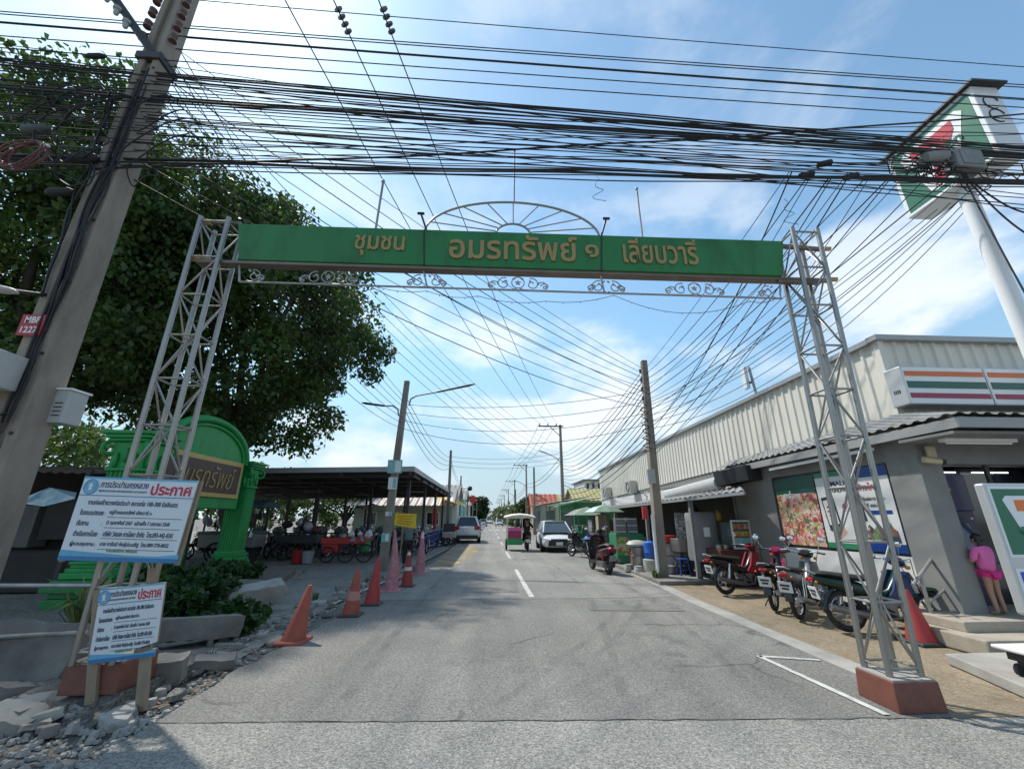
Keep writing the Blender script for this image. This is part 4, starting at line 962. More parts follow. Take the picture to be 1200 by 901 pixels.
# striped fascia sign
f0, f1 = PY(1052, 430, 5.88), PY(1062, 474, 5.88); zc0, zc1 = f1.z, f0.z; x0 = (f0.x + f1.x) / 2
st_red = mk('stripe_maroon', (.3, .012, .06), .35, 0, .06, 3); st_or = mk('stripe_orange', (.62, .14, .03), .35, 0, .06, 3); st_gr = mk('stripe_green', (.008, .1, .07), .35, 0, .06, 3)
xe = x0
for k, wd in enumerate((1.42, 1.5, 1.5, 1.5)):
    b = MB(); b.box2((xe, 5.84, zc0), (xe + wd, 6.12, zc1)); cb = b.build('sign_cabinet', s_alu, store, bev=.015)
    b = MB(); b.box2((xe + .02, 5.836, zc0 + .02), (xe + wd - .004, 5.842, zc1 - .02)); b.build('face_panel', s_white, cb)
    hh = zc1 - zc0
    for f, g, m in ((.74, .87, st_or), (.42, .6, st_gr), (.16, .29, st_red)):
        b = MB(); b.box2((xe + .05, 5.83, zc0 + hh * f), (xe + wd - .02, 5.837, zc0 + hh * g)); b.build('stripe', m, cb)
    b = MB(); b.box2((xe - .004, 5.832, zc0 + .02), (xe + .024, 5.836, zc1 - .02)); b.build('joint', s_alu, cb)
    xe += wd + .012
    if k == 0:
        for q in range(4):
            b = MB(); b.box2((x0 - .004, 5.93 + .03 * q, zc0 + .2), (x0 - .001, 5.945 + .03 * q, zc0 + .26)); b.build('vent_slot', black, cb)
# corrugated awning round the corner
EX, EY, EZ = 6.38, 5.12, 2.95
def corr(p0, p1, q0, q1, n, amp):    # sheet from edge p0-p1 (wall) to q0-q1 (eave), waves along the edge
    b = MB(); vs = []; p0, p1, q0, q1 = map(Vector, (p0, p1, q0, q1)); m = n * 4
    for k in range(m + 1):
        o = Vector((0, 0, amp * (1 if k % 4 in (1, 2) else 0)))
        vs += [p0.lerp(p1, k / m) + o, q0.lerp(q1, k / m) + o]
    nn = len(vs)
    b.add(vs + [v - Vector((0, 0, .006)) for v in vs], [(2 * i, 2 * i + 1, 2 * i + 3, 2 * i + 2) for i in range(m)] + [(nn + 2 * i + 2, nn + 2 * i + 3, nn + 2 * i + 1, nn + 2 * i) for i in range(m)] + [(2 * i + 1, nn + 2 * i + 1, nn + 2 * i + 3, 2 * i + 3) for i in range(m)])
    return b
b = corr((wx(11.35) - .06, 11.35, 3.1), (6.62, 6.12, 3.2), (EX + .07, 11.35, EZ - .02), (EX, EY, EZ + .02), 30, .03); aw = b.build('awning_sheet', roof_g, store); aw['label'] = 'road-side sheet of the corrugated awning'
b = corr((6.62, 6.12, 3.2), (17, 6.12, 3.2), (EX, EY, EZ + .02), (17, EY, EZ + .02), 52, .03); aw2 = b.build('awning_sheet', roof_g, store); aw2['label'] = 'front sheet of the corrugated awning'
fas = mk('awning_fascia', (.3, .305, .3), .55, .1, .1, 2, 0, 60, .3, (.18, .17, .15), 2)
b = MB(); b.bar((EX + .05, EY + .04, EZ - .09), (EX + .11, 11.35, EZ - .13), .05, .14); b.build('fascia', fas, aw)
b = MB(); b.bar((EX + .03, EY + .05, EZ - .09), (17, EY + .05, EZ - .09), .05, .14); b.build('fascia', fas, aw2)
for k in range(6):
    yy = 5.9 + k * 1.0
    b = MB(); b.bar((EX + .1, yy + .2, EZ - .1), (6.68, yy + .2, EZ + .04), .05, .08); b.build('rafter', dark_m, aw)
for k in range(9):
    xx = 6.9 + k * 1.1
    b = MB(); b.bar((xx, EY + .08, EZ - .1), (xx, 6.1, EZ + .05), .05, .08); b.build('rafter', dark_m, aw2)
b = MB(); b.box2((6.42, 5.25, 2.72), (17, 6.05, 2.76)); b.build('soffit', mk('soffit_board', (.2, .2, .195), .8, 0, .08, 2, 0, 60, .4, (.1, .09, .08), 1.5), aw2)
b = MB(); b.bar((6.62, 5.6, 2.69), (7.75, 5.6, 2.69), .1, .05); fl = b.build('tube_fixture', white_p, store); b = MB(); b.cyl((6.68, 5.6, 2.65), (7.7, 5.6, 2.65), .014, n=8); b.build('tube', white_pl, fl)
b = MB(); b.bar((6.5, 6.6, 2.72), (6.52, 9.3, 2.68), .06, .05); b.build('tube_fixture', white_p, store)
b = MB(); b.box((6.84, 5.99, 2.58), (.14, .03, .16)); b.build('junction_plate', mk('tan_plastic', (.5, .42, .28), .5, 0, .1, 4), store)
b = MB(); b.cyl((6.66, 5.98, 2.46), (6.86, 5.9, 2.42), .05, .04, 12); cmr = b.build('camera_body', MATS['tan_plastic'], store, smooth=40); b = MB(); b.cyl((6.86, 5.9, 2.42), (6.9, 5.884, 2.412), .042, .036, 12); b.build('lens', black, cmr)
# roof-top antenna
an = thing('roof_antenna', 'grey panel antenna clamped to a short mast on the cream parapet', 'antenna', (7.1, 11.5, 4.45))
q = PX(888, 466, 7.1); q2 = PX(878, 430, 7.1)
b = MB(); b.cyl(q - Vector((0, 0, .15)), q2 + Vector((.0, .02, .0)), .035, n=8); b.build('mast', steel_old, an)
b = MB(); b.box(q.lerp(q2, .62) + Vector((-.1, .14, .05)), (.1, .16, .62)); pn = b.build('panel', white_pl, an, bev=.015)
b = MB(); b.bar(q.lerp(q2, .5), q.lerp(q2, .5) + Vector((-.1, .14, 0)), .04); b.build('clamp', dark_m, an)
an.location = q
for o in an.children_recursive: pass
for o in an.children: o.location = Vector((7.1, 11.5, 4.45)) - q
# steps and platform
stp = mk('worn_step', (.36, .32, .26), .85, 0, .14, 2.2, .3, 40, .55, (.2, .17, .13), 1.6)
steps = thing('shop_steps', 'two worn concrete steps leading up to the shop entrance', 'steps', (7.5, 5.7, 0))
b = MB(); b.prism([(6.02, 5.32, 0), (17, 5.32, 0), (17, 6.3, 0), (6.02, 6.3, 0)], (0, 0, .2)); b.build('lower_step', stp, steps, bev=.02)
b = MB(); b.prism([(6.2, 5.68, .19), (17, 5.68, .19), (17, 7.0, .19), (6.2, 7.0, .19)], (0, 0, .135)); b.build('upper_step', stp, steps, bev=.02)
# handrail
h0, h1 = G(1095, 731, .19), G(1124, 719, .3)
hr = thing('handrail', 'bent steel handrail beside the shop steps', 'handrail', (h0.x, h0.y, .2))
b = MB(); t0 = Vector((h0.x, h0.y, .98)); t1 = Vector((h1.x, h1.y + .1, 1.12)); fx = t0 + Vector((-.22, -.12, -.12))
t0 = PY(1078, 690 - 15, h0.y); tA = PY(1070, 685, h0.y - .05); tB = PY(1093, 654, h0.y + .15); tC = PY(1106, 661, h1.y + .1)
b.tube([tA + Vector((.03, 0, -.1)), tA, tA.lerp(tB, .5), tB - Vector((.02, 0, .01)), tB.lerp(tC, .4) + Vector((0, 0, .015)), tC, Vector((h1.x, h1.y, .32))], .024, 10); b.build('top_rail', steel_old, hr, smooth=50)
b = MB(); b.cyl(h0, tA.lerp(tB, .35) , .022, n=10); b.build('post', steel_old, hr, smooth=40)
b = MB(); b.cyl(h0.lerp(tA.lerp(tB, .35), .42), Vector((h1.x, h1.y, .32)).lerp(tC, .55), .018, n=8); b.build('mid_rail', steel_old, hr, smooth=40)
# cash machine
atm_m = mk('atm_body', (.03, .025, .055), .4, 0, .15, 2); atm = thing('cash_machine', 'dark purple cash machine set in the shop front behind the girl in pink', 'cash machine', (7.55, 6.6, .3))
b = MB(); b.box2((7.1, 6.62, .31), (7.98, 7.0, 2.36)); bd = b.build('body', atm_m, atm, bev=.02)
b = MB(); b.box2((7.14, 6.56, 1.72), (7.94, 6.63, 2.3)); hd = b.build('header_panel', mk('atm_header', (.03, .03, .085), .3, 0, .1, 2), atm, bev=.01)
lettering('ธนาคาร', white_p, hd, (7.2, 6.556, 2.14), (1, 0, 0), (0, 0, 1), .34, .08, .002)
lettering('บริการเงินด่วน', white_p, hd, (7.2, 6.556, 2.04), (1, 0, 0), (0, 0, 1), .42, .06, .002)
b = MB(); b.box2((7.22, 6.55, 1.78), (7.56, 6.558, 1.96)); b.build('display', mk('atm_screen', (.1, .16, .17), .15, 0, .1, 3), hd)
b = MB(); b.box((7.5, 6.52, 1.32), (.5, .06, .42), rx=R(-18)); sc = b.build('screen', glass_dark('atm_glass', (.05, .06, .1), .1), atm, bev=.01)
b = MB(); b.box((7.5, 6.46, .98), (.62, .3, .09), rx=R(-8)); b.build('key_shelf', atm_m, atm, bev=.01)
for k in range(4):
    b = MB(); b.box((7.36 + .09 * k, 6.36, 1.035), (.06, .05, .012)); b.build('key_row', steel, atm)
for xx in (7.18, 7.82):
    b = MB(); b.ball((xx, 6.55, 1.6), .02, 8, 5); b.build('spot_light', white_p, atm)

# ------------------------------------------------------------------ stall row under the parapet
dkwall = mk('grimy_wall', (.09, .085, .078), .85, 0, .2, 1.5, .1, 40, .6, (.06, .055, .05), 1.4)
row = thing('stall_row', 'open-fronted row of food stalls under a low tin awning beyond the shop', 'stall row', (6.5, 18, 0))
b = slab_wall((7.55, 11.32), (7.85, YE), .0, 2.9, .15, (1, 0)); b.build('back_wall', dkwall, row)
b = slab_wall((wx(11.4) + .02, 11.42), (wx(YE) + .02, YE), 2.2, 2.68, .12, (1, 0)); b.build('beam', plas_w, row)
b = slab_wall((6.75, 11.32), (7.55, 11.32), 0, 2.9, .08, (0, 1)); b.build('side_wall', grey_p, row)
tin = mk('tin_roof', (.4, .39, .37), .5, .3, .14, 2, 0, 60, .5, (.2, .14, .1), 1.5)
p0, p1 = Vector((6.75, 10.9, 2.42)), Vector((6.95, 26.5, 2.2)); q0, q1 = PX(872, 575, 5.55), PX(672, 601, 5.55)
q1 = Vector((5.35, 26.5, 2.0))
b = corr(p0, p1, q0, q1, 60, .028); awn = b.build('tin_awning', tin, row)
b = MB(); b.bar(q0 - Vector((0, 0, .045)), q1 - Vector((0, 0, .045)), .04, .07); b.build('awning_edge', clad_g, awn)
for k in range(12):
    f = (k + .5) / 12; b = MB(); b.bar(p0.lerp(p1, f) - Vector((0, 0, .05)), q0.lerp(q1, f) - Vector((0, 0, .05)), .05, .07); b.build('rafter', dark_m, awn)
for k, y in enumerate((11.62, 14.9, 18.5, 22.2, 25.8)):
    f = (y - q0.y) / (q1.y - q0.y); top = q0.lerp(q1, max(f, 0)); b = MB(); b.bar((5.62 - .04 * k, y, 0), (5.64 - .04 * k, y, top.z - .05), .1); b.build('post', grey_p, row)
# rolled canvas over the first stall, and curled brackets under the parapet
b = MB(); b.cyl((6.5, 11.45, 2.55), (6.62, 15.2, 2.42), .19, n=14); b.build('rolled_canvas', mk('canvas_white', (.5, .5, .48), .8, 0, .08, 2, .2, 20, .4, (.3, .28, .25), 2), row, smooth=40)
b = MB(); b.prism([(6.3, 9.9, 2.86), (6.3, 11.4, 2.82), (6.35, 11.4, 2.45), (6.35, 9.9, 2.5)], (.35, 0, 0)); b.build('black_valance', mk('valance', (.02, .02, .024), .6, 0, .2, 2), store)
for y in (13.6, 17.8, 22.5):
    b = MB(); b.tube([(wx(y) - .02, y, 2.25), (wx(y) - .16, y, 2.3), (wx(y) - .1, y, 2.48), (wx(y) - .22, y, 2.62), (wx(y) - .04, y, 2.66)], .045, 6); b.build('bracket', plas_w, row, smooth=50)
# stall furniture, each a thing of its own
def legged(t, c, d, leg_h, m, lm, r=.02, top=None):   # a box on four legs
    b = MB(); b.box((c[0], c[1], leg_h + d[2] / 2), d); o = b.build('cabinet', m, t, bev=.01)
    for sx in (-1, 1):
        for sy in (-1, 1):
            b = MB(); b.box((c[0] + sx * (d[0] / 2 - .04), c[1] + sy * (d[1] / 2 - .04), leg_h / 2), (r * 2, r * 2, leg_h)); b.build('leg', lm, t)
    return o
redb = mk('brown_cart_wood', (.1, .035, .025), .6, 0, .2, 4, .1, 40, .3, (.05, .03, .025), 3)
t = thing('snack_cart', 'reddish-brown stall counter with a glass case of orange snacks at the shop corner', 'food cart', (6.4, 11.0, 0))
b = MB(); b.box((6.3, 11.15, .5), (.9, .75, .7)); b.build('counter', redb, t, bev=.015)
for sx in (-.35, .35):
    b = MB(); b.box((6.3 + sx, 11.15, .08), (.06, .6, .16)); b.build('leg', dark_m, t)
b = MB(); b.box2((6.28, 10.86, .87), (6.78, 11.4, 1.5)); b.build('case_back', mk('case_glass', (.1, .12, .12), .1, 0, .1, 3), t)
for sx, sz in (((6.26, .86), (6.30, 1.56)), ((6.74, .86), (6.78, 1.56))):
    b = MB(); b.box2((sx[0], 10.83, sx[1]), (sz[0], 10.862, sz[1])); b.build('case_frame', white_p, t)
for z in (.86, 1.52):
    b = MB(); b.box2((6.302, 10.832, z), (6.738, 10.86, z + .04)); b.build('case_frame', white_p, t)
for z, m in ((1.0, MATS['notice_teal']), (1.16, collage('snack_orange', [(.5, .2, .03), (.55, .3, .05), (.4, .1, .03), (.5, .4, .2)], 14, 2.)), (1.34, collage('snack_mixed', [(.5, .45, .35), (.4, .1, .05), (.5, .3, .1), (.2, .2, .1)], 16, 5.))):
    b = MB(); b.box2((6.31, 10.84, z), (6.73, 10.858, z + .13)); b.build('snack_tray', m, t)
for xx in (5.95, 6.12):
    b = MB(); b.lathe([(.06, .85), (.09, .86), (.09, .96), (.07, .97)], (xx, 11.0, 0), 14); tag(b.build('steel_pot', steel, None, smooth=40), 'small steel pot on the brown snack counter, ' + ('left one' if xx < 6 else 'right one, beside the glass case'), 'pot')
tarp = mk('grey_tarpaulin', (.2, .2, .2), .6, 0, .12, 2.5, .8, 9, .3, (.12, .12, .12), 2)
t = thing('covered_cabinet', 'tall cabinet wrapped in a crumpled grey tarpaulin with a white paper on it', 'cabinet', (5.95, 11.75, 0))
b = MB(); secs = []
for z, w, d in ((.5, .34, .3), (.62, .36, .32), (1.1, .345, .3), (1.5, .36, .31), (1.72, .35, .3), (1.78, .3, .26)):
    secs.append([Vector((5.98 + w * math.copysign(abs(math.cos(a)) ** .35, math.cos(a)) + .012 * math.sin(5 * a + z * 9), 11.85 + d * math.copysign(abs(math.sin(a)) ** .35, math.sin(a)) + .012 * math.cos(7 * a + z * 13), z)) for a in [2 * math.pi * k / 28 for k in range(28)]])
b.loft(secs); b.build('tarpaulin', tarp, t, smooth=60)
for sx in (-.28, .28):
    for sy in (-.24, .24): b = MB(); b.box((5.98 + sx, 11.85 + sy, .25), (.04, .04, .5)); b.build('leg', dark_m, t)
b = MB(); b.box((5.96, 11.53, 1.25), (.17, .01, .24)); b.build('paper', white_p, t)
mott = collage('mottled_plastic', [(.35, .35, .35), (.2, .2, .2), (.45, .45, .45), (.12, .12, .12), (.3, .3, .32)], 16, 3.)
t = thing('steel_cart', 'stainless food cart behind a mottled plastic sheet, left of the grey tarpaulin', 'food cart', (5.75, 12.6, 0))
b = MB(); b.box((5.8, 12.7, .86), (.62, .7, .36)); b.build('tank', steel, t, bev=.015)
b = MB(); b.box((5.75, 12.42, 1.4), (.5, .015, .72)); b.build('plastic_sheet', mott, t)
for sx in (-.27, .27):
    for sy in (-.3, .3): b = MB(); b.box((5.8 + sx, 12.7 + sy, .34), (.04, .04, .68)); b.build('leg', dark_m, t)
b = MB(); b.box((5.8, 12.7, .3), (.6, .66, .03)); b.build('shelf', dark_m, t)
tile = mk('white_tile', (.5, .5, .48), .3, 0, .08, 6, 0, 60, .3, (.3, .28, .25), 4)
t = thing('tiled_counter', 'low white tiled counter beside the square pole', 'counter', (5.35, 13.0, 0))
b = MB(); b.box((5.42, 13.2, .45), (.75, .5, .75)); b.build('body', tile, t, bev=.01); b = MB(); b.box((5.42, 13.2, .85), (.85, .6, .05)); b.build('top', steel_old, t)
for sx in (-.3, .3): b = MB(); b.box((5.42 + sx, 13.2, .04), (.06, .4, .08)); b.build('foot', dark_m, t)
b = MB(); b.lathe([(.16, .88), (.24, .9), (.27, 1.08), (.28, 1.1), (.25, 1.1)], (5.5, 13.2, 0), 20); tag(b.build('red_basin', red_p, None, smooth=40), 'wide red basin on the tiled counter behind the square pole', 'basin')
t = thing('gas_burner', 'round rusty gas burner on a small stand by the foot of the tiled counter', 'burner', (5.2, 12.55, 0))
b = MB(); b.lathe([(.14, .1), (.16, .12), (.16, .3), (.1, .32)], (5.25, 12.6, 0), 16); b.build('drum', steel_old, t, smooth=40)
b = MB(); b.tube(arc((5.25, 12.48, .42), .17, 0, 2 * math.pi, 20), .025, 6); b.build('ring', rust, t, smooth=50)
b = MB(); b.box((5.25, 12.6, .05), (.3, .3, .1)); b.build('stand', dark_m, t)
blue_b = mk('blue_barrel', (.025, .12, .5), .45, 0, .1, 3, 0, 60, .2, (.1, .12, .2), 3)
t = thing('blue_barrel', 'blue plastic barrel on a white tub left of the square pole', 'barrel', (4.95, 13.2, 0))
b = MB(); b.lathe([(.14, .45), (.17, .5), (.165, .6), (.175, .62), (.165, .64), (.175, .8), (.16, .9), (.1, .94), (.05, .95)], (4.95, 13.2, 0), 18); b.build('barrel', blue_b, t, smooth=40)
b = MB(); b.lathe([(.2, 0), (.23, .02), (.24, .42), (.2, .44)], (4.95, 13.2, 0), 18); b.build('tub', mk('grimy_plastic', (.42, .41, .38), .5, 0, .15, 5, 0, 60, .6, (.18, .16, .13), 6), t, smooth=40)
t = thing('stacked_pots', 'two dented grey pots stacked with a white sack on top, beside the green display', 'pots', (4.72, 13.6, 0))
for k, (r, z0, z1) in enumerate(((.23, .14, .5), (.2, .5, .74))):
    b = MB(); b.lathe([(r * .9, z0), (r, z0 + .03), (r, z1 - .03), (r * 1.06, z1), (r * .8, z1)], (4.72, 13.6, 0), 18); b.build('pot', steel_old, t, smooth=40)
b = MB(); b.box((4.72, 13.6, .07), (.4, .4, .14)); b.build('stone_block', conc_d, t)
b = MB(); b.lathe([(.05, .74), (.26, .77), (.3, .83), (.22, .92), (.08, .95)], (4.7, 13.6, 0), 14, sx=1.15, sy=.8); b.build('sack', MATS['grimy_plastic'], t, smooth=60)
gc = mk('crate_green', (.02, .2, .09), .5, 0, .1, 4, 0, 60, .3, (.03, .1, .05), 4)
veg = collage('vegetable_print', [(.3, .35, .08), (.45, .4, .2), (.35, .1, .06), (.1, .3, .08), (.5, .45, .3)], 8, 7.)
t = thing('green_display', 'green counter with vegetable pictures on its front under the awning', 'display counter', (5.0, 15.6, 0))
b = MB(); b.box((5.05, 15.7, .6), (1.0, .9, .96)); bd = b.build('body', gc, t, bev=.015)
b = MB(); b.box((4.78, 15.245, .68), (.44, .012, .6)); b.build('picture', veg, bd)
b = MB(); b.box((5.05, 15.7, .06), (.94, .84, .12)); b.build('plinth', dark_m, t)
for k in range(2):
    b = MB(); b.box((4.78 + .42 * k, 15.5, 1.36), (.36, .3, .54)); b.build('glass_jar_case', glass_dark('jar_glass', (.16, .17, .17), .15), t)
    for zz in (1.15, 1.36, 1.58): b = MB(); b.box((4.78 + .42 * k, 15.345, zz), (.34, .008, .02)); b.build('case_shelf', white_p, t)
for (x, y, lab) in ((4.42, 13.75, 'white plaster pot on the kerb, left of the grey pots'), (4.55, 13.2, 'small white jar on the kerb by the pole')):
    b = MB(); b.lathe([(.08, .0), (.13, .04), (.13, .18), (.11, .22), (.12, .24)], (x, y, 0), 14); tag(b.build('white_pot', MATS['grimy_plastic'], None, smooth=40), lab, 'pot')
b = MB(); 
kb = b.prism([(4.38, 11.2, 0), (4.5, 15.8, 0), (7.4, 15.8, 0), (7.4, 11.5, 0), (5.0, 11.2, 0)], (0, 0, .09)).build('stall_kerb', conc_d, kind='structure', bev=.015)
b = MB(); b.box((5.1, 14.1, .26), (.8, .28, .07)); tag(b.build('low_bench', conc_l, None, bev=.01), 'pale low slab bench behind the stacked pots', 'bench')
# weeds at the pole foot
def tuft(c, n, h, spread, mat, seed=0):
    r = random.Random(seed); b = MB()
    for k in range(n):
        a = r.uniform(0, 6.28); l = h * r.uniform(.5, 1.1); s = spread * r.uniform(.3, 1); w = h * .035
        p = Vector(c) + Vector((math.cos(a) * s * .15, math.sin(a) * s * .15, 0)); d = Vector((math.cos(a), math.sin(a), 0)); sd = Vector((-d.y, d.x, 0)) * w
        q = p + d * s * .5 + Vector((0, 0, l * .75)); e = p + d * s + Vector((0, 0, l * r.uniform(.55, 1)))
        b.add([p - sd, p + sd, q + sd * .8, q - sd * .8, e], [(0, 1, 2, 3), (3, 2, 4)])
    return b
grassm = mk('weed_green', (.09, .14, .03), .6, 0, .3, 5)
tag(tuft((4.55, 11.85, 0), 90, .34, .22, grassm, 4).build('weed_tuft', grassm), 'tuft of yellow-green weeds at the foot of the square pole', 'weeds')
# umbrellas
def parasol(x, y, h, r, mats, label, squash=1.0):
    t = thing('market_umbrella', label, 'umbrella', (x, y, 0))
    b = MB(); b.cyl((x, y, 0), (x, y, h + .05), .022, n=8); b.build('pole', steel_old, t)
    n = 8
    for k in range(n):
        b = MB(); a0, a1 = 2 * math.pi * k / n, 2 * math.pi * (k + 1) / n
        def pt(f, a): return Vector((x + r * f * math.cos(a), y + r * f * math.sin(a) * squash, h - .34 * r * f ** 1.7))
        vs = [pt(0.02, a0), pt(.02, a1), pt(.55, a1), pt(.55, a0), pt(1, a1), pt(1, a0)]
        b.add(vs + [v - Vector((0, 0, .012)) for v in vs], [(0, 1, 2, 3), (3, 2, 4, 5), (9, 8, 7, 6), (11, 10, 8, 9), (5, 4, 10, 11)])
        b.build('canopy_panel', mats[k % len(mats)], t)
        b = MB(); b.cyl((x, y, h - .3), pt(.7, a0) - Vector((0, 0, .02)), .008, n=5); b.build('rib', steel_old, t)
cg = mk('canvas_green', (.13, .2, .14), .7, 0, .12, 3); cw = mk('canvas_pale', (.45, .52, .52), .7, 0, .1, 3); cgr = mk('canvas_grey_green', (.22, .25, .2), .8, 0, .15, 3)
parasol(4.85, 17.6, 2.15, .88, [cg, cg, cg, cw, cw, cg], 'green and white market umbrella before the stalls')
parasol(5.0, 21.5, 2.15, 1.15, [cgr, cg], 'faded grey-green market umbrella behind the green and white one')
# things further along the row
for (x, y, w, d, h, m, nm, lab, cat) in ((5.0, 18.6, .5, .45, 1.75, mk('tan_board', (.36, .31, .22), .7, 0, .1, 3), 'tan_cabinet', 'tall tan board cabinet below the green and white umbrella', 'cabinet'),
    (6.1, 19.6, 1.1, .8, 1.0, dark_m, 'dark_counter', 'dark counter deep under the awning', 'counter'), (6.2, 23.5, 1.2, .9, 1.5, grey_p, 'grey_cabinet', 'grey cabinet at the far end of the stall row', 'cabinet'), (5.3, 24.5, .5, .9, 1.2, gc, 'green_cabinet', 'green cabinet near the faded umbrella', 'cabinet')):
    t = thing(nm, lab, cat, (x, y, 0)); legged(t, (x, y), (w, d, h - .12), .12, m, dark_m)
    b = MB(); b.box((x, y, h + .012), (w + .06, d + .06, .03)); b.build('top', steel_old, t)
    b = MB(); b.box((x, y - d / 2 - .006, h * .55), (w * .8, .012, h * .5)); b.build('door', m, t)
# stools, crates and other clutter set out before the stalls
for x, y, m, lab in ((4.95, 14.55, red_p, 'red plastic stool before the stacked pots'), (5.2, 16.9, blue_p, 'blue plastic stool right of the green display'), (4.6, 18.9, red_p, 'red plastic stool near the tan cabinet'), (5.5, 12.25, blue_p, 'blue plastic stool beside the steel cart')):
    t = thing('plastic_stool', lab, 'stool', (x, y, .09)); b = MB(); b.box((x, y, .51), (.27, .27, .035)); b.build('seat', m, t, bev=.01)
    for sx in (-1, 1):
        for sy in (-1, 1): b = MB(); b.bar((x + sx * .14, y + sy * .14, .09), (x + sx * .11, y + sy * .11, .5), .03); b.build('leg', m, t)
for x, y, w, h, m, lab in ((5.75, 14.3, .5, .34, MATS['notice_teal'], 'teal fish crate on the floor under the awning'), (5.8, 14.3, .46, .3, redb, 'brown crate on top of the teal fish crate'), (4.75, 19.4, .5, .4, white_pl, 'white foam cooler box by the tan cabinet'), (5.6, 17.5, .55, .42, blue_p, 'blue crate behind the umbrella pole'), (6.3, 16.5, .6, .8, dark_m, 'dark stove box deep under the awning')):
    z = .09 + (.342 if 'on top' in lab else 0); t = thing('storage_crate', lab, 'crate', (x, y, z)); b = MB(); b.box((x, y, z + h / 2), (w, w * .75, h), top=1.06); b.build('body', m, t, bev=.015)
    b = MB(); b.box((x, y, z + h + .008), (w * 1.08, w * .83, .025)); b.build('rim', m, t, bev=.006)
t = thing('gas_cylinder', 'green-grey gas cylinder standing beside the tiled counter', 'gas cylinder', (6.05, 13.2, .09)); b = MB(); b.lathe([(.1, .1), (.16, .14), (.165, .2), (.165, .62), (.12, .74), (.05, .8)], (6.05, 13.2, 0), 16); b.build('bottle', MATS['notice_teal'], t, smooth=40); b = MB(); b.lathe([(.1, .78), (.1, .92), (.09, .92), (.09, .79)], (6.05, 13.2, 0), 14); b.build('collar', steel_old, t, smooth=40)
for k, y in enumerate((19.5, 23.8)):
    t = thing('air_conditioner', ('air conditioner unit bracketed under the parapet, the nearer one', 'air conditioner unit bracketed under the parapet, the farther one')[k], 'air conditioner', (wx(y) - .25, y, 2.75)); b = MB(); b.box((wx(y) - .22, y, 3.0), (.32, .8, .55)); b.build('casing', box_g, t, bev=.015)
    b = MB(); b.tube(arc((wx(y) - .39, y - .08, 3.0), .2, 0, 2 * math.pi, 18, (0, 1, 0)), .02, 5); b.build('fan_grille', dark_m, t)
# dim interior goods hung under the awning
for i in range(5):
    x, y, z = 6.4 + rnd.uniform(-.3, .6), 11.7 + i * 2.2, rnd.uniform(1.5, 1.9); b = MB()
    b.lathe([(.02, .16), (.04, .12), (.12, .02), (.13, -.08), (.06, -.15)], (x, y, z), 10, sx=1, sy=.7)
    o = b.build('hanging_bag', [mk('ochre_bag', (.4, .26, .05), .6, 0, .2, 6), dark_m, grey_p, redb][i % 4], None, smooth=50); tag(o, 'bag hanging under the tin awning of the stalls', 'bag', 'bags under the tin awning')
    b = MB(); b.cyl((x, y, z + .15), (x, y, 2.3), .004, n=4); b.build('string', cable_g, o)
# ------------------------------------------------------------------ green name arch (left)
ag = mk('arch_green', (.008, .26, .055), .5, 0, .14, 1.5, .1, 30, .6, (.012, .12, .035), 2.2, stretch=(1, 1, .4))
agd = mk('arch_green_deep', (.006, .17, .04), .4, 0, .1, 1.5, .05, 40, .3, (.008, .1, .03), 1.5)
XA = -7.0
arch_t = thing('name_arch', 'bright green estate name arch with fluted columns and a brown name panel', 'name arch', (XA, 10.3, 0))
def fluted(x, y, z0, z1, w, name='column', base=True, cap=True, par=None, ch=1.0):
    """square fluted column: ribbed shaft, stepped base, scrolled capital"""
    par = par or arch_t; b = MB(); nz = 9; hw = w / 2
    outline = []
    for sx, sy, ex, ey in ((-1, -1, 1, 0), (1, -1, 0, 1), (1, 1, -1, 0), (-1, 1, 0, -1)):
        for k in range(7):
            for f, o in ((0, 0), (.18, 0), (.32, .022), (.7, .022), (.86, 0)):
                t = (k + f) / 7 * 2 - 1
                if ex: outline.append((sx * -1 * 0 + ex * t * hw, sy * (hw - o)))
                else: outline.append((sx * (hw - o), ey * t * hw))
    b.prism([(x + p[0], y + p[1], z0 + .01) for p in outline], (0, 0, z1 - z0)); sh = b.build(name, ag, par)
    if base:
        b = MB()
        for f, z, hgt in ((1.55, 0, .1), (1.42, .1, .07), (1.28, .17, .06), (1.36, .23, .05), (1.16, .28, .07)): b.box((x, y, z0 + z + hgt / 2), (w * f, w * f, hgt))
        b.build('column_base', ag, sh, bev=.012)
    if cap:
        b = MB()
        for f, z, hgt in ((1.14, 0, .06), (1.04, .06, .5), (1.28, .56, .06), (1.46, .62, .07), (1.62, .69, .07)): b.box((x, y, z1 + (z + hgt / 2) * ch), (w * f, w * f, hgt * ch))
        cp = b.build('capital', ag, sh, bev=.015)
        for sx in (-1, 1):
            for sy in (-1, 1):
                c = Vector((x + sx * w * .56, y + sy * w * .56, z1 + .42 * ch)); b = MB()
                b.tube(spiral(c, .03, .16 * ch, 0, 9, 26, (sx * .7, sy * .7, 0)), .035 * ch, 6); b.build('volute', ag, cp, smooth=60)
        b = MB()
        for ax, ay in ((1, 0), (-1, 0), (0, -1), (0, 1)):
            for k in (-1, 0, 1):
                c = Vector((x + ax * w * .55 + (ay != 0) * k * w * .3, y + ay * w * .55 + (ax != 0) * k * w * .3, z1 + (.2 + .1 * (k == 0)) * ch))
                b.ball(c, (.05, .05, .15 * ch), 7, 5)
        b.build('acanthus_leaf', ag, cp, smooth=60)
    return sh
fluted(-6.95, 8.6, .6, 2.46, .56)
b = MB()
for f, z, h in ((1.5, 0, .3), (1.35, .3, .1), (1.62, .4, .09), (1.42, .49, .1)): b.box((-6.95, 8.6, z + h / 2), (f * .7, f * .7, h))
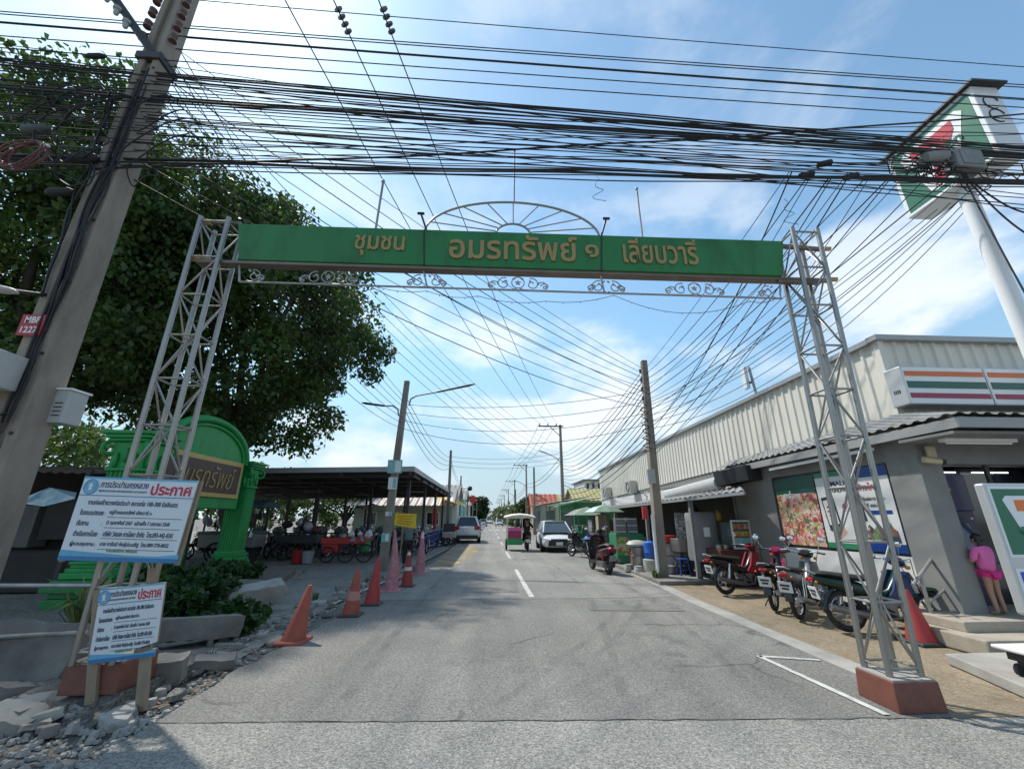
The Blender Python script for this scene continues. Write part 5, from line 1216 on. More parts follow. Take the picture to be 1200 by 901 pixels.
b.build('plinth', agd, arch_t, bev=.015)
fluted(-6.9, 9.9, .15, 1.5, .46, cap=True, ch=.42)
fluted(XA, 12.45, .42, 2.42, .47, ch=.95)
# panel wall with round top
y0a, y1a, z0a, zs = 9.0, 12.12, 1.84, 3.02
pts = [(XA + .12, y0a, z0a), (XA + .12, y1a, z0a), (XA + .12, y1a, zs)] + [Vector((XA + .12, (y0a + y1a) / 2 + (y1a - y0a) / 2 * math.cos(a), zs + .92 * math.sin(a))) for a in [math.pi * k / 30 for k in range(1, 30)]] + [(XA + .12, y0a, zs)]
b = MB(); b.prism(pts, (-.34, 0, 0)); pw = b.build('panel_wall', ag, arch_t, bev=.01)
b = MB()
for dr, r in ((0, .09), (-.14, .045)):
    b.tube([Vector((XA + .13, (y0a + y1a) / 2 + ((y1a - y0a) / 2 + dr) * math.cos(a), zs + (.92 + dr) * math.sin(a))) for a in [math.pi * k / 30 for k in range(31)]], r, 8)
b.build('arch_moulding', ag, pw, smooth=60)
b = MB(); b.box2((XA + .12, 9.1, 2.1), (XA + .17, 11.98, 3.05)); fr = b.build('gold_frame', mk('gold_frame', (.5, .34, .1), .45, .2, .12, 4, 0, 60, .3, (.3, .2, .08), 4), pw, bev=.015)
brn = mk('brown_panel', (.055, .022, .016), .4, 0, .12, 3)
b = MB(); b.box2((XA + .165, 9.21, 2.21), (XA + .178, 11.87, 2.94)); b.build('brown_panel', brn, fr)
lettering('อมรทรัพย์', gold, fr, (XA + .181, 9.45, 2.32), (0, 1, 0), (0, 0, 1), 2.2, .54, .012, bold=-.008, shear=.25)
# ------------------------------------------------------------------ water-works notice boards
b_white = mk('banner_white', (.62, .67, .7), .5, 0, .05, 1.5, 0, 60, .25, (.42, .46, .48), 1.2)
b_blue = mk('banner_blue', (.04, .17, .36), .5, 0, .15, 5); b_red = mk('banner_red', (.5, .02, .06), .5, 0, .1, 5); b_ink = mk('banner_ink', (.03, .04, .1), .6, 0, .2, 6); b_lb = mk('banner_light_blue', (.12, .36, .55), .5, 0, .15, 4)
rowsA = [('งานก่อสร้างวางท่อประปา ขนาดท่อ 100-300 มิลลิเมตร', None, .62), ('ในถนน/ซอย', 'หมู่บ้านอมรทรัพย์ เลียบวารี ๑', .55), ('เริ่มงาน', '15 กุมภาพันธ์ 2567  แล้วเสร็จ 7 มกราคม 2568', .82), ('ดำเนินการโดย', 'บริษัท วิศเอก การโยธา จำกัด  โทร.093-442-4241', .9), ('ผู้ควบคุมงาน', 'นาย การันต์ พันธุ์ประเสริฐ  โทร.089-770-8032', .88)]
def notice(tl, tr, br, bl, name, label, backing):
    """printed board: corners in world space, text laid out on its face"""
    tl, tr, br, bl = map(Vector, (tl, tr, br, bl)); ux = (tr - tl).normalized(); n = Vector((0, -1, 0)); n = (tr - tl).cross(bl - tl).normalized() * 1
    if n.y > 0: n = -n
    w = (tr - tl).length; uz = (tl - bl).normalized(); h = (tl - bl).length
    t = thing(name, label, 'notice board', ((bl + br) / 2))
    b = MB(); b.prism([bl, br, tr, tl], -n * .012); bd = b.build('printed_sheet', b_white, t)
    b = MB(); b.prism([bl.lerp(tl, .0) - n * .013, br - n * .013, tr - n * .013, tl - n * .013], -n * .018); b.build('backing_board', wood, bd)
    def at(x, y, d=.001): return tl + (tr - tl) * x - uz * (h * y) + n * d
    def rect(x0, y0, x1, y1, m, nm, d=.0012):
        b = MB(); b.prism([at(x0, y1, d), at(x1, y1, d), at(x1, y0, d), at(x0, y0, d)], n * .001); return b.build(nm, m, bd)
    rect(0, .0, 1, .025, b_lb, 'edge_band'); rect(0, .94, 1, 1, b_blue, 'edge_band')
    b = MB(); b.add([at(0, .95, .003), at(1, .95, .003), at(1, .9, .003), at(.8, .93, .003), at(.55, .925, .003), at(.25, .9, .003), at(0, .88, .003)], [tuple(range(7))]); b.build('wave_band', b_lb, bd)
    rect(.0, .225, 1, .235, b_blue, 'rule')
    c = at(.08, .125, .002); r = h * .085
    b = MB(); b.tube([c + ux * r * math.cos(a) + uz * r * math.sin(a) for a in [2 * math.pi * k / 22 for k in range(22)]], r * .13, 4, closed=True); b.build('round_emblem', b_lb, bd)
    b = MB(); b.prism([c + ux * r * .78 * math.cos(a) + uz * r * .78 * math.sin(a) for a in [2 * math.pi * k / 18 for k in range(18)]], n * .002); b.build('emblem_disc', b_lb, bd)
    b = MB(); b.prism([c + n * .003 + ux * r * x + uz * r * z for x, z in ((-.3, -.5), (.3, -.5), (.18, -.1), (.35, .2), (0, .6), (-.35, .2), (-.18, -.1))], n * .001); b.build('emblem_figure', b_white, bd)
    lettering('การประปานครหลวง', b_ink, bd, at(.16, .13, .002), ux, uz, w * .42, h * .085, .001, bold=.015, shear=.2)
    lettering('METROPOLITAN WATERWORKS AUTHORITY', b_ink, bd, at(.16, .185, .002), ux, uz, w * .42, h * .025, .001, bold=.01)
    lettering('ประกาศ', b_red, bd, at(.61, .205, .002), ux, uz, w * .36, h * .15, .001, bold=.03)
    for i, (a, c_, wd) in enumerate(rowsA):
        y = .345 + i * .125
        if c_ is None: lettering(a, b_ink, bd, at(.1, y, .002), ux, uz, w * .78, h * .07, .001, bold=.022)
        else:
            lettering(a, b_ink, bd, at(.06, y, .002), ux, uz, w * (.2 if len(a) > 8 else .1), h * .07, .001, bold=.022); lettering(':', b_ink, bd, at(.27, y, .002), ux, uz, w * .006, h * .035, .001)
            lettering(c_, b_ink, bd, at(.31, y - .005, .002), ux, uz, w * .66 * wd, h * .07, .001, bold=.022)
            rect(.3, y + .015, .95, y + .021, b_ink, 'rule')
    lettering('งานเพื่อใคร เพื่อคุณ', green_p, bd, at(.38, .905, .004), ux, uz, w * .26, h * .05, .001, bold=.01)
    return t, bd
YB = 4.28
n1, bd1 = notice(PY(100, 558, YB), PY(232, 563, YB), PY(203, 660, YB), PY(67, 656, YB), 'waterworks_notice', 'large white printed notice board with red heading, fixed across the left truss pillar', True)
for fx in (.02, .98):
    tl, bl = (PY(100, 558, YB), PY(67, 656, YB)) if fx < .5 else (PY(232, 563, YB), PY(203, 660, YB)); b = MB(); b.bar(tl + Vector((0, .05, 0)), bl + Vector((0, .05, -.02)), .035, .03); b.build('side_batten', wood, n1)
YC = 4.42
n2, bd2 = notice(PY(118, 690, YC), PY(193, 682, YC), PY(183, 752, YC), PY(103, 778, YC), 'waterworks_notice', 'small white printed notice sagging on two timber stakes below the large board', True)
for (u, v, u2, v2) in ((117, 775, 113, 808), (180, 750, 173, 800)):
    p = PY(u, v - 85, YC + .05); q = PY(u2, v2, YC + .05); b = MB(); b.bar((q.x, q.y, .0), (p.x, p.y, p.z), .085, .035, up=(0, 1, 0)); b.build('timber_stake', wood, n2)
# pipes lying across at the left
for p, q, r, lab in ((PY(-40, 686, 6.0), PY(112, 686, 5.9), .028, 'grey pipe rail crossing behind the small notice, upper one'), (PY(-30, 748, 4.9), PY(104, 741, 5.0), .025, 'grey pipe lying over the broken slabs, lower one')):
    b = MB(); b.cyl(p, q, r, n=10); tag(b.build('steel_pipe', steel_old, None, smooth=40), lab, 'pipe')
# ------------------------------------------------------------------ rubble along the dug-up shoulder
def chunk(c, d, rz, mat, seed, name='rubble_chunk', tilt=(0, 0)):
    r = random.Random(seed); b = MB(); n = r.choice((5, 6, 7)); top = []; bot = []
    a0 = [2 * math.pi * (k + r.uniform(-.3, .3)) / n for k in range(n)]
    for a in a0:
        q = r.uniform(.75, 1.1); top.append(Vector((d[0] / 2 * math.cos(a) * q * .86, d[1] / 2 * math.sin(a) * q * .86, d[2] / 2 * r.uniform(.7, 1.1)))); bot.append(Vector((d[0] / 2 * math.cos(a) * q, d[1] / 2 * math.sin(a) * q, -d[2] / 2)))
    M = Matrix.Rotation(rz, 3, 'Z') @ Matrix.Rotation(tilt[0], 3, 'X') @ Matrix.Rotation(tilt[1], 3, 'Y'); cv = Vector(c)
    mid = [(a + bb) / 2 * r.uniform(1.0, 1.1) for a, bb in zip(top, bot)]
    b.loft([[M @ p + cv for p in s] for s in (bot, mid, top)])
    o = b.build(name, mat, None, bev=.006); return o
rc = random.Random(11)
gR = 'broken concrete lumps in the lower left corner'
spots = [(20, 815, .5, .3, .17), (62, 800, .32, .24, .16), (78, 795, .26, .2, .18), (100, 806, .28, .2, .12), (45, 826, .34, .22, .1), (12, 842, .4, .24, .11), (70, 822, .26, .18, .1), (92, 818, .22, .16, .08), (58, 838, .2, .15, .07), (28, 838, .22, .17, .08), (5, 822, .3, .2, .12), (110, 818, .16, .12, .07), (125, 812, .2, .13, .06), (88, 834, .16, .12, .05), (42, 850, .17, .12, .05)]
for i, (u, v, a, b_, h) in enumerate(spots):
    p = G(u, v, h * .3); b = MB(); b.rough(p, (a, b_, h * 1.15), rc.uniform(0, 3), rc.uniform(-.25, .25), rc.uniform(-.25, .25), .03, i, .07); o = b.build('rubble_chunk', conc_l if i % 3 else conc_d, None, smooth=28)
    tag(o, 'jagged grey concrete lump in the rubble heap below the notice boards', 'rubble', gR)
gS = 'broken asphalt plates along the dug-up edge'
for i in range(34):
    f = i / 34; Y = 4.35 + 9.5 * f ** 1.25; X = -2.82 - rc.uniform(.05, .62) - .1 * math.sin(i); s = rc.uniform(.16, .36)
    o = chunk((X, Y, -.02 + rc.uniform(0, .03)), (s * 1.3, s, rc.uniform(.05, .1)), rc.uniform(0, 3), asphalt if i % 4 else conc_l, 50 + i, 'asphalt_plate', (rc.uniform(-.12, .12), rc.uniform(-.12, .12)))
    tag(o, 'cracked asphalt plate lifted along the dug-up edge of the road', 'asphalt piece', gS)
gT = 'small stones along the dug-up edge'
for i in range(60):
    Y = 4.1 + 10 * rc.random() ** 1.5; X = -2.8 - rc.uniform(.0, .9); s = rc.uniform(.05, .12)
    o = chunk((X, Y, .0 + s * .1), (s * 1.3, s, s * .8), rc.uniform(0, 3), conc_l if i % 2 else conc_d, 200 + i, 'stone'); tag(o, 'small loose stone lying in the dug-up road edge', 'stone', gT)
# gravel: uncounted small stones
b = MB(); rg = random.Random(21)
for i in range(2600):
    if i % 2: Y = 3.2 + 1.2 * rg.random(); X = -2.7 - 2.6 * rg.random() ** 1.3
    else: Y = 4.2 + 12 * rg.random() ** 1.6; X = -2.78 - .95 * rg.random()
    s = rg.uniform(.008, .03) * (1 if rg.random() < .8 else 1.7); c = Vector((X, Y, -.05 + s * .4)); m = 5; a0 = rg.uniform(0, 6); lo = [c + Vector((s * math.cos(a0 + 1.2566 * q) * rg.uniform(.7, 1.2), s * math.sin(a0 + 1.2566 * q) * rg.uniform(.6, 1.1), -s * .3)) for q in range(m)]; hi = [c.lerp(p, rg.uniform(.5, .85)) + Vector((0, 0, s * rg.uniform(.45, .9))) for p in lo]
    b.add(lo + hi, [(q, (q + 1) % m, m + (q + 1) % m, m + q) for q in range(m)] + [tuple(range(m, 2 * m))])
b.build('gravel', conc_l, kind='stuff')
b = MB(); secs = []   # earth mound the gateway base is sunk in
for k in range(9):
    f = k / 8; secs.append([Vector((-6.2 + 3.0 * f, 4.2 + .12 * math.sin(k * 2), -.06)), Vector((-6.2 + 3.0 * f, 4.5, .1 + .04 * math.sin(k * 1.7))), Vector((-6.2 + 3.0 * f, 5.2, .12 + .04 * math.sin(k * 2.3))), Vector((-6.2 + 3 * f, 6.2, .02)), Vector((-6.2 + 3 * f, 6.6, -.06))])
b.loft(secs); b.build('earth_mound', dirt_m, kind='structure', smooth=60)
gW = 'weed tufts in the broken shoulder'
wm_ = mk('dusty_weed', (.1, .12, .045), .7, 0, .3, 5)
for i, (x, y) in enumerate(((-3.3, 5.9), (-3.65, 7.2), (-4.35, 6.0), (-3.1, 7.8), (-4.9, 5.4), (-3.45, 9.4), (-3.2, 12.2), (-4.1, 5.15), (-5.6, 5.2), (-3.0, 14.2))):
    tag(tuft((x, y, -.03), 26, .16 + .05 * (i % 3), .12, wm_, 60 + i).build('weed_tuft', wm_), 'small dusty weed tuft growing in the broken shoulder', 'weeds', gW)
b = MB(); rl_ = random.Random(5); 
for i in range(420):
    x, y = -2.85 - 2.6 * rl_.random() ** 1.4, 4.3 + 9 * rl_.random() ** 1.3; a = rl_.uniform(0, 6.3); s = rl_.uniform(.02, .045); z = rl_.uniform(-.03, .02) + (.08 if x < -3.3 and y < 6 else 0)
    d = Vector((math.cos(a), math.sin(a), rl_.uniform(-.1, .3))) * s; e = Vector((-math.sin(a), math.cos(a), rl_.uniform(-.3, .3))) * s * .5; c = Vector((x, y, z)); b.add([c - d, c + e, c + d, c - e], [(0, 1, 2, 3)])
b.build('leaf_litter', mk('dry_leaves', (.16, .1, .045), .8, 0, .4, 12), kind='stuff')
# big slabs and kerb stones
def slab_thing(c, d, rz, rx, ry, label, name='concrete_slab', mat=None):
    b = MB(); b.rough(c, d, rz, rx, ry, .03, int(abs(c[0] * 100)), .11); o = b.build(name, mat or conc_d, None, smooth=38); return tag(o, label, 'concrete block')
slab_thing((-4.55, 4.95, .3), (.95, .14, .6), .05, R(-22), R(4), 'large grey concrete slab leaning on edge at the far left, behind the rubble')
slab_thing((-5.35, 5.6, .32), (1.3, .5, .18), .15, R(-8), R(5), 'broken slab lying flat behind the leaning slab at the far left', mat=conc_d)
slab_thing((-4.35, 5.25, .22), (.5, .3, .16), -.4, R(15), R(-12), 'tilted slab piece beside the small notice', mat=conc_d)
slab_thing((-3.3, 5.1, .12), (.38, .26, .24), .3, R(8), 0, 'grey block wedged between the stakes of the small notice', mat=conc_d)
slab_thing((-3.08, 5.6, .05), (.42, .2, .1), .5, R(10), R(6), 'dark slab fragment on the ground right of the small notice')
slab_thing((-3.95, 6.6, .18), (1.05, .4, .27), .62, R(-6), R(4), 'broken kerb block with a pale sloping top beside the small notice', 'kerb_block', conc_d)
slab_thing((-4.2, 8.5, .28), (.95, .36, .34), .75, R(14), R(-5), 'kerb block tipped sideways below the arch bushes', 'kerb_block', conc_l)
slab_thing((-4.65, 9.3, .22), (1.0, .5, .4), .9, R(-8), R(8), 'dark earth-crusted block at the end of the kerb below the arch', 'kerb_block', conc_d)
# raised planting bed
b = MB(); b.prism([(-9.6, 6.7, -.06), (-5.9, 6.4, -.06), (-4.4, 7.4, -.06), (-4.9, 10.5, -.06), (-5.9, 14.2, -.06), (-8.2, 14.2, -.06)], (0, 0, .22)); b.build('planting_bed', dirt_m, kind='structure', bev=.05)
# ------------------------------------------------------------------ leaves and trees
def leaf_mat(name, col, col2, vs=.6, gl=.45):
    m = bpy.data.materials.new(name); m.use_nodes = True; t = m.node_tree; p = t.nodes['Principled BSDF']; L = t.links.new
    p.inputs['Roughness'].default_value = gl; p.inputs['Specular IOR Level'].default_value = .4
    c = N(t, 'ShaderNodeTexCoord'); n = N(t, 'ShaderNodeTexNoise', i_Scale=vs, i_Detail=3.0); L(c.outputs['Object'], n.inputs[0])
    n2 = N(t, 'ShaderNodeTexNoise', i_Scale=14.0, i_Detail=2.0); L(c.outputs['Object'], n2.inputs[0])
    a = N(t, 'ShaderNodeMath', operation='ADD'); L(n.outputs[0], a.inputs[0]); L(n2.outputs[0], a.inputs[1])
    mr = N(t, 'ShaderNodeMapRange'); mr.inputs['From Min'].default_value = .75; mr.inputs['From Max'].default_value = 1.3; L(a.outputs[0], mr.inputs[0])
    mx = N(t, 'ShaderNodeMix', data_type='RGBA'); mx.inputs['A'].default_value = (*col, 1); mx.inputs['B'].default_value = (*col2, 1); L(mr.outputs[0], mx.inputs['Factor'])
    L(mx.outputs['Result'], p.inputs['Base Color'])
    tr = N(t, 'ShaderNodeBsdfTranslucent'); hs = N(t, 'ShaderNodeHueSaturation', i_Value=1.3, i_Saturation=1.1); L(mx.outputs['Result'], hs.inputs['Color']); L(hs.outputs[0], tr.inputs['Color'])
    ms = N(t, 'ShaderNodeMixShader'); ms.inputs[0].default_value = .35; L(p.outputs[0], ms.inputs[1]); L(tr.outputs[0], ms.inputs[2]); L(ms.outputs[0], t.nodes['Material Output'].inputs['Surface'])
    return m
leafA = leaf_mat('fig_leaves', (.03, .065, .017), (.1, .16, .04)); leafB = leaf_mat('far_leaves', (.05, .09, .025), (.11, .16, .04), .5); leafC = leaf_mat('dark_far_leaves', (.02, .04, .015), (.045, .075, .022), .7); leafD = leaf_mat('shrub_leaves', (.013, .045, .01), (.05, .1, .022), 2.)
leafE = leaf_mat('roadside_leaves', (.06, .085, .03), (.13, .15, .06), .8)
bark = mk('bark', (.09, .075, .06), .9, 0, .3, 5, .8, 25, .4, (.04, .035, .03), 3, stretch=(1, 1, .25))
def leaves(centres, per, spread, size, seed, flat=.75):
    """numpy cloud of small bent leaves around clump centres"""
    g = np.random.default_rng(seed); cs = np.repeat(np.array(centres, 'f'), per, 0); n = len(cs)
    sp = np.repeat(np.array(spread if np.ndim(spread) else [spread] * len(centres), 'f'), per)[:, None]
    d = g.normal(size=(n, 3)); d /= np.linalg.norm(d, axis=1)[:, None]; c = cs + d * (sp * g.random((n, 1)) ** .45) * np.array([1, 1, flat])
    ax = g.normal(size=(n, 3)); ax[:, 2] -= .5; ax /= np.linalg.norm(ax, axis=1)[:, None]
    up = g.normal(size=(n, 3)) * .7 + np.array([0, 0, 1.]); sd = np.cross(ax, up); sd /= np.linalg.norm(sd, axis=1)[:, None] + 1e-6
    s = size * g.uniform(.6, 1.25, (n, 1)); nn = np.cross(sd, ax)
    v = np.stack([c, c + ax * s * .5 + sd * s * .33 + nn * s * .08, c + ax * s * 1.05, c + ax * s * .5 - sd * s * .33 + nn * s * .08], 1).reshape(-1, 3)
    return v
def leaf_mesh(name, v, mat, parent):
    me = bpy.data.meshes.new(name); n = len(v) // 4; me.vertices.add(len(v)); me.vertices.foreach_set('co', v.astype('f').ravel())
    me.loops.add(n * 4); me.loops.foreach_set('vertex_index', np.arange(n * 4, dtype='i')); me.polygons.add(n); me.polygons.foreach_set('loop_start', np.arange(0, n * 4, 4, dtype='i')); me.update(calc_edges=True)
    me.materials.append(mat); o = bpy.data.objects.new(name, me); C.objects.link(o); o.parent = parent
    if parent is not None: o.location = -root_of(parent).location
    return o
def tree(base, trunk_h, tr, crown_c, crown_r, label, name, mat, seed, nclump=150, per=110, size=.16, clump=1.0, drop=None, group=None, limbs=9):
    """tapered trunk, limbs that fork into the crown, leaf clumps around the twig ends"""
    r = random.Random(seed); base = Vector(base); t = thing(name, label, 'tree', base, 0, group); cc = Vector(crown_c); top = Vector((base.x * .6 + cc.x * .4, base.y * .6 + cc.y * .4, trunk_h))
    b = MB(); b.tube([base + Vector((0, 0, -.1)), base.lerp(top, .25) + Vector((.08, .05, 0)) * tr * 3, base.lerp(top, .6) - Vector((.1, 0, 0)) * tr * 3, top], [tr * 1.35, tr, tr * .85, tr * .7], 10)
    tips = []
    for k in range(limbs):
        a = 2 * math.pi * k / limbs + r.uniform(-.3, .3); e = r.uniform(-.25, .95); q = cc + Vector((math.cos(a) * math.sqrt(max(.05, 1 - e * e * .8)) * crown_r[0], math.sin(a) * math.sqrt(max(.05, 1 - e * e * .8)) * crown_r[1], e * crown_r[2])) * .72
        m = top.lerp(q, .45) + Vector((0, 0, .12 * (q - top).length)); b.tube([top - Vector((0, 0, .2)), top.lerp(m, .5) + Vector((r.uniform(-.2, .2), r.uniform(-.2, .2), .1)), m, q], [tr * .5, tr * .36, tr * .24, tr * .08], 7)
        for _ in range(4):
            f = r.uniform(.3, 1); s = m.lerp(q, f); z = s + Vector((r.uniform(-1, 1) * crown_r[0], r.uniform(-1, 1) * crown_r[1], r.uniform(-.6, .8) * crown_r[2])) * .35; b.tube([s, s.lerp(z, .5) + Vector((0, 0, .15)), z], [tr * .16, tr * .1, tr * .03], 5); tips.append(z)
        tips.append(q)
    b.build('trunk', bark, t, smooth=60)
    cen = list(tips); sp = [clump * r.uniform(.7, 1.1) for _ in tips]
    while len(cen) < nclump:
        d = Vector((r.gauss(0, 1), r.gauss(0, 1), r.gauss(0, 1))).normalized(); q = r.uniform(.35, 1.0) ** .5; p = cc + Vector((d.x * crown_r[0], d.y * crown_r[1], d.z * crown_r[2])) * q * (1 + .14 * math.sin(5 * d.x + seed) * math.cos(4 * d.z + 2 * d.y))
        if drop and drop(p): continue
        cen.append(p); sp.append(clump * r.uniform(.45, 1.0))
    leaf_mesh('crown', leaves(cen, per, sp, size, seed), mat, t); return t
# the great shade tree and its neighbour
tree((-9.4, 16.8, 0), 3.6, .36, (-10.3, 15.4, 8.9), (5.2, 4.6, 5.5), 'huge dark broad-leaved tree spreading over the market roof and name arch', 'shade_tree', leafA, 3, 400, 190, .2, 1.15, limbs=13)
tree((-13.6, 11.5, 0), 3.4, .42, (-13.4, 11.2, 9.2), (5.2, 4.0, 5.8), 'second dark tree behind the big utility pole at the left edge', 'shade_tree', leafA, 8, 400, 180, .19, 1.1, limbs=11)
# low branches hanging at the right side of the crown
# greenery seen under the market roof and beyond
tree((-13.5, 42, 0), 1.5, .2, (-13.5, 42, 3.0), (4.2, 2.5, 2.6), 'light green tree seen under the market roof, left one', 'garden_tree', leafB, 12, 80, 90, .3, 1.0, group=None)
tree((-21, 40, 0), 1.5, .2, (-21, 40, 3.4), (4.6, 2.5, 3.0), 'light green tree at the far left behind the food cart', 'garden_tree', leafB, 13, 80, 90, .3, 1.0)
tree((-3.9, 150, 0), 1.5, .4, (-4.4, 150, 4.6), (4.6, 5, 4.2), 'rounded dark tree far down the left side of the street', 'roadside_tree', leafC, 14, 130, 80, .7, 1.8)
for i, (x, y, cx, cz, r_, s, lab) in enumerate(((7.8, 72, 7.8, 2.7, (2.3, 3.5, 2.3), 15, 'rounded bush-like tree left of the red roof'), (8.0, 100, 7.4, 2.2, (2.8, 8, 1.9), 16, 'olive roadside tree beyond the rounded one'), (7.5, 130, 7.0, 2.3, (2.8, 10, 2.0), 17, 'pale roadside tree in the middle distance on the right'), (8.0, 175, 6.8, 2.6, (3, 14, 2.6), 18, 'hazy roadside tree near the vanishing point on the right'), (9.0, 230, 8, 3, (4, 20, 3.2), 19, 'farthest roadside tree on the right'))):
    tree((x, y, 0), 1.2, .2, (cx, y, cz), r_, lab, 'roadside_tree', [leafC, leafE, leafE, leafE, leafC][i], s, 90, 70, .4 + .004 * y, 1.2 + .01 * y, limbs=6)
# planting below the arch
def bush(c, r_, label, name, mat, seed, n=36, per=60, size=.11, group=None):
    t = thing(name, label, 'bush', c, 0, group); r = random.Random(seed); cen = []
    b = MB()
    for k in range(n):
        d = Vector((r.uniform(-1, 1) * r_[0], r.uniform(-1, 1) * r_[1], r.uniform(.1, 1) * r_[2])); cen.append(Vector(c) + d)
        if k % 3 == 0: b.tube([Vector(c) + Vector((d.x * .3, d.y * .3, 0)), Vector(c) + d * .7, Vector(c) + d], .012, 5)
    b.build('stem', bark, t); leaf_mesh('foliage', leaves(cen, per, .16, size, seed), mat, t); return t
bush((-5.0, 7.7, .1), (.55, .5, .5), 'leafy dark green bush in front of the arch, beside the small notice', 'garden_bush', leafD, 31, 46, 60, .13)
bush((-5.55, 8.9, .1), (.55, .65, .62), 'leafy bush between the fluted columns of the arch', 'garden_bush', leafD, 32, 46, 60, .13)
bush((-6.2, 11.4, .1), (.5, .6, .42), 'low bush at the foot of the right-hand green column', 'garden_bush', leafD, 33, 36, 60, .12)
bush((-3.75, 7.25, .0), (.28, .28, .4), 'small broad-leaved plant growing over the kerb block', 'garden_plant', leafD, 34, 12, 30, .14)
spk = mk('spiky_leaf', (.16, .2, .06), .5, 0, .3, 4)
tag(tuft((-5.55, 6.7, .12), 70, .75, .5, spk, 9).build('spiky_plant', spk), 'yellow-green spiky-leaved plant below the green plinth', 'plant')
# ------------------------------------------------------------------ market shed
shed_roof = mk('shed_roof', (.16, .15, .14), .7, .1, .2, 1.5, 0, 60, .4, (.07, .06, .05), 1.2)
fas2 = mk('shed_fascia', (.36, .36, .35), .55, .2, .08, 2, 0, 60, .3, (.22, .2, .18), 2)
shed = thing('market_shed', 'long open-sided market shed with a dark flat tin roof on thin posts', 'market shed', (-9, 24, 0))
x0h, x1h, y0h, y1h = -17.5, -3.05, 17.0, 36.0
b = corr((x0h, y0h, 3.25), (x0h, y1h, 3.6), (x1h, y0h, 3.5), (x1h, y1h, 3.6), 60, .03); sr = b.build('roof_sheet', shed_roof, shed)
b = MB(); b.bar((x0h, y0h - .03, 3.25), (x1h + .03, y0h - .03, 3.5), .05, .2); b.build('fascia', fas2, sr)
b = MB(); b.bar((x1h + .03, y0h, 3.5), (x1h + .03, y1h, 3.6), .05, .2); b.build('fascia', fas2, sr)
for k in range(8):
    y = y0h + .5 + 2.5 * k; b = MB(); b.bar((x0h, y, 3.12), (x1h, y, 3.35), .08, .16); b.build('rafter', dark_m, sr)
for k in range(6):
    x = x0h + .8 + 2.7 * k; b = MB(); b.bar((x, y0h, 3.1 + .017 * (x - x0h)), (x, y1h, 3.3), .06, .12); b.build('purlin', dark_m, sr)
for x in (-16.5, -12.9, -9.3, -6.4, -3.5):
    for y in (18.8, 23.6, 28.4, 33.2):
        if x in (-9.3, -6.4) and y == 18.8: continue
        b = MB(); b.box((x, y, 1.65), (.13, .13, 3.3)); b.build('post', dark_m, shed)
for i in range(7):       # hanging strip lights and fans in the gloom
    b = MB(); b.box((-14 + 1.7 * i, 22 + (i % 3) * 3, 2.9), (.9, .06, .05)); b.build('lamp_batten', grey_p, shed)
# building behind the shed
stripe = bpy.data.materials.new('striped_awning'); stripe.use_nodes = True; t = stripe.node_tree
c = N(t, 'ShaderNodeTexCoord'); w = N(t, 'ShaderNodeTexWave', i_Scale=.55); w.bands_direction = 'X'; t.links.new(c.outputs['Object'], w.inputs[0])
r = N(t, 'ShaderNodeValToRGB'); r.color_ramp.interpolation = 'CONSTANT'; r.color_ramp.elements[0].color = (.62, .58, .48, 1); r.color_ramp.elements[1].position = .62; r.color_ramp.elements[1].color = (.3, .17, .13, 1); t.links.new(w.outputs[0], r.inputs[0]); t.links.new(r.outputs[0], t.nodes['Principled BSDF'].inputs['Base Color'])
hs = thing('pale_green_house', 'pale green house with a striped tin awning seen through the market shed', 'house', (-8, 42, 0))
gw = mk('pale_green_wall', (.3, .36, .28), .8, 0, .08, 1, 0, 60, .3, (.2, .22, .18), 1)
b = MB(); b.box2((-12.5, 41, 0), (-3.4, 47, 3.1)); b.build('wall', gw, hs)
b = corr((-12.8, 41, 3.5), (-3.2, 41, 3.5), (-12.8, 39, 2.7), (-3.2, 39, 2.7), 30, .05); b.build('striped_awning', stripe, hs)
b = MB(); b.prism([(-12.8, 40.9, 3.1), (-12.8, 47.2, 3.1), (-12.8, 44, 4.6)], (9.6, 0, 0)); b.build('roof', roof_g, hs)
for x in (-11, -8, -5.2):
    b = MB(); b.box2((x - .6, 40.95, 1.0), (x + .6, 40.99, 2.2)); wf = b.build('window', white_p, hs); b = MB(); b.box2((x - .52, 40.93, 1.08), (x + .52, 40.955, 2.12)); b.build('pane', glassd, wf)
b = MB(); b.box2((-4.9, 38.2, 0), (-4.5, 38.3, 2.4)); b.build('red_door', red_p, hs)
# low dark open shack at far left with a tarp awning
sk = thing('dark_shack', 'dark lean-to shack with a rusty tin roof behind the utility pole', 'shack', (-12, 11, 0))
b = corr((-16, 13.5, 3.1), (-8.6, 13.0, 3.0), (-16, 10.4, 2.75), (-9.4, 10.4, 2.6), 26, .035); b.build('roof', mk('rusty_tin', (.14, .1, .07), .8, .2, .3, 2, 0, 60, .5, (.06, .045, .035), 2), sk)
b = MB(); b.box2((-16, 13.4, 0), (-8.8, 13.5, 3.0)); b.build('back_wall', mk('dark_boards', (.035, .03, .026), .85, 0, .25, 2), sk)
for x in (-15.8, -12.6, -9.5):
    b = MB(); b.box((x, 10.5, 1.35), (.1, .1, 2.7)); b.build('post', dark_m, sk)
b = MB(); b.box2((-15.5, 10.9, 0), (-9.6, 11.7, .85)); b.build('counter', MATS['dark_boards'], sk, bev=.02)
for k in range(6):
    b = MB(); b.box((-15 + k * 1.0, 13.0, 1.4 + .2 * (k % 2)), (.8, .5, 1.1)); b.build('shelf_box', [dark_m, MATS['dark_boards'], grey_p][k % 3], sk)
tarpb = collage('printed_tarpaulin', [(.4, .5, .5), (.5, .58, .58), (.35, .48, .52), (.22, .33, .4), (.55, .6, .6)], 3.2, 3.)
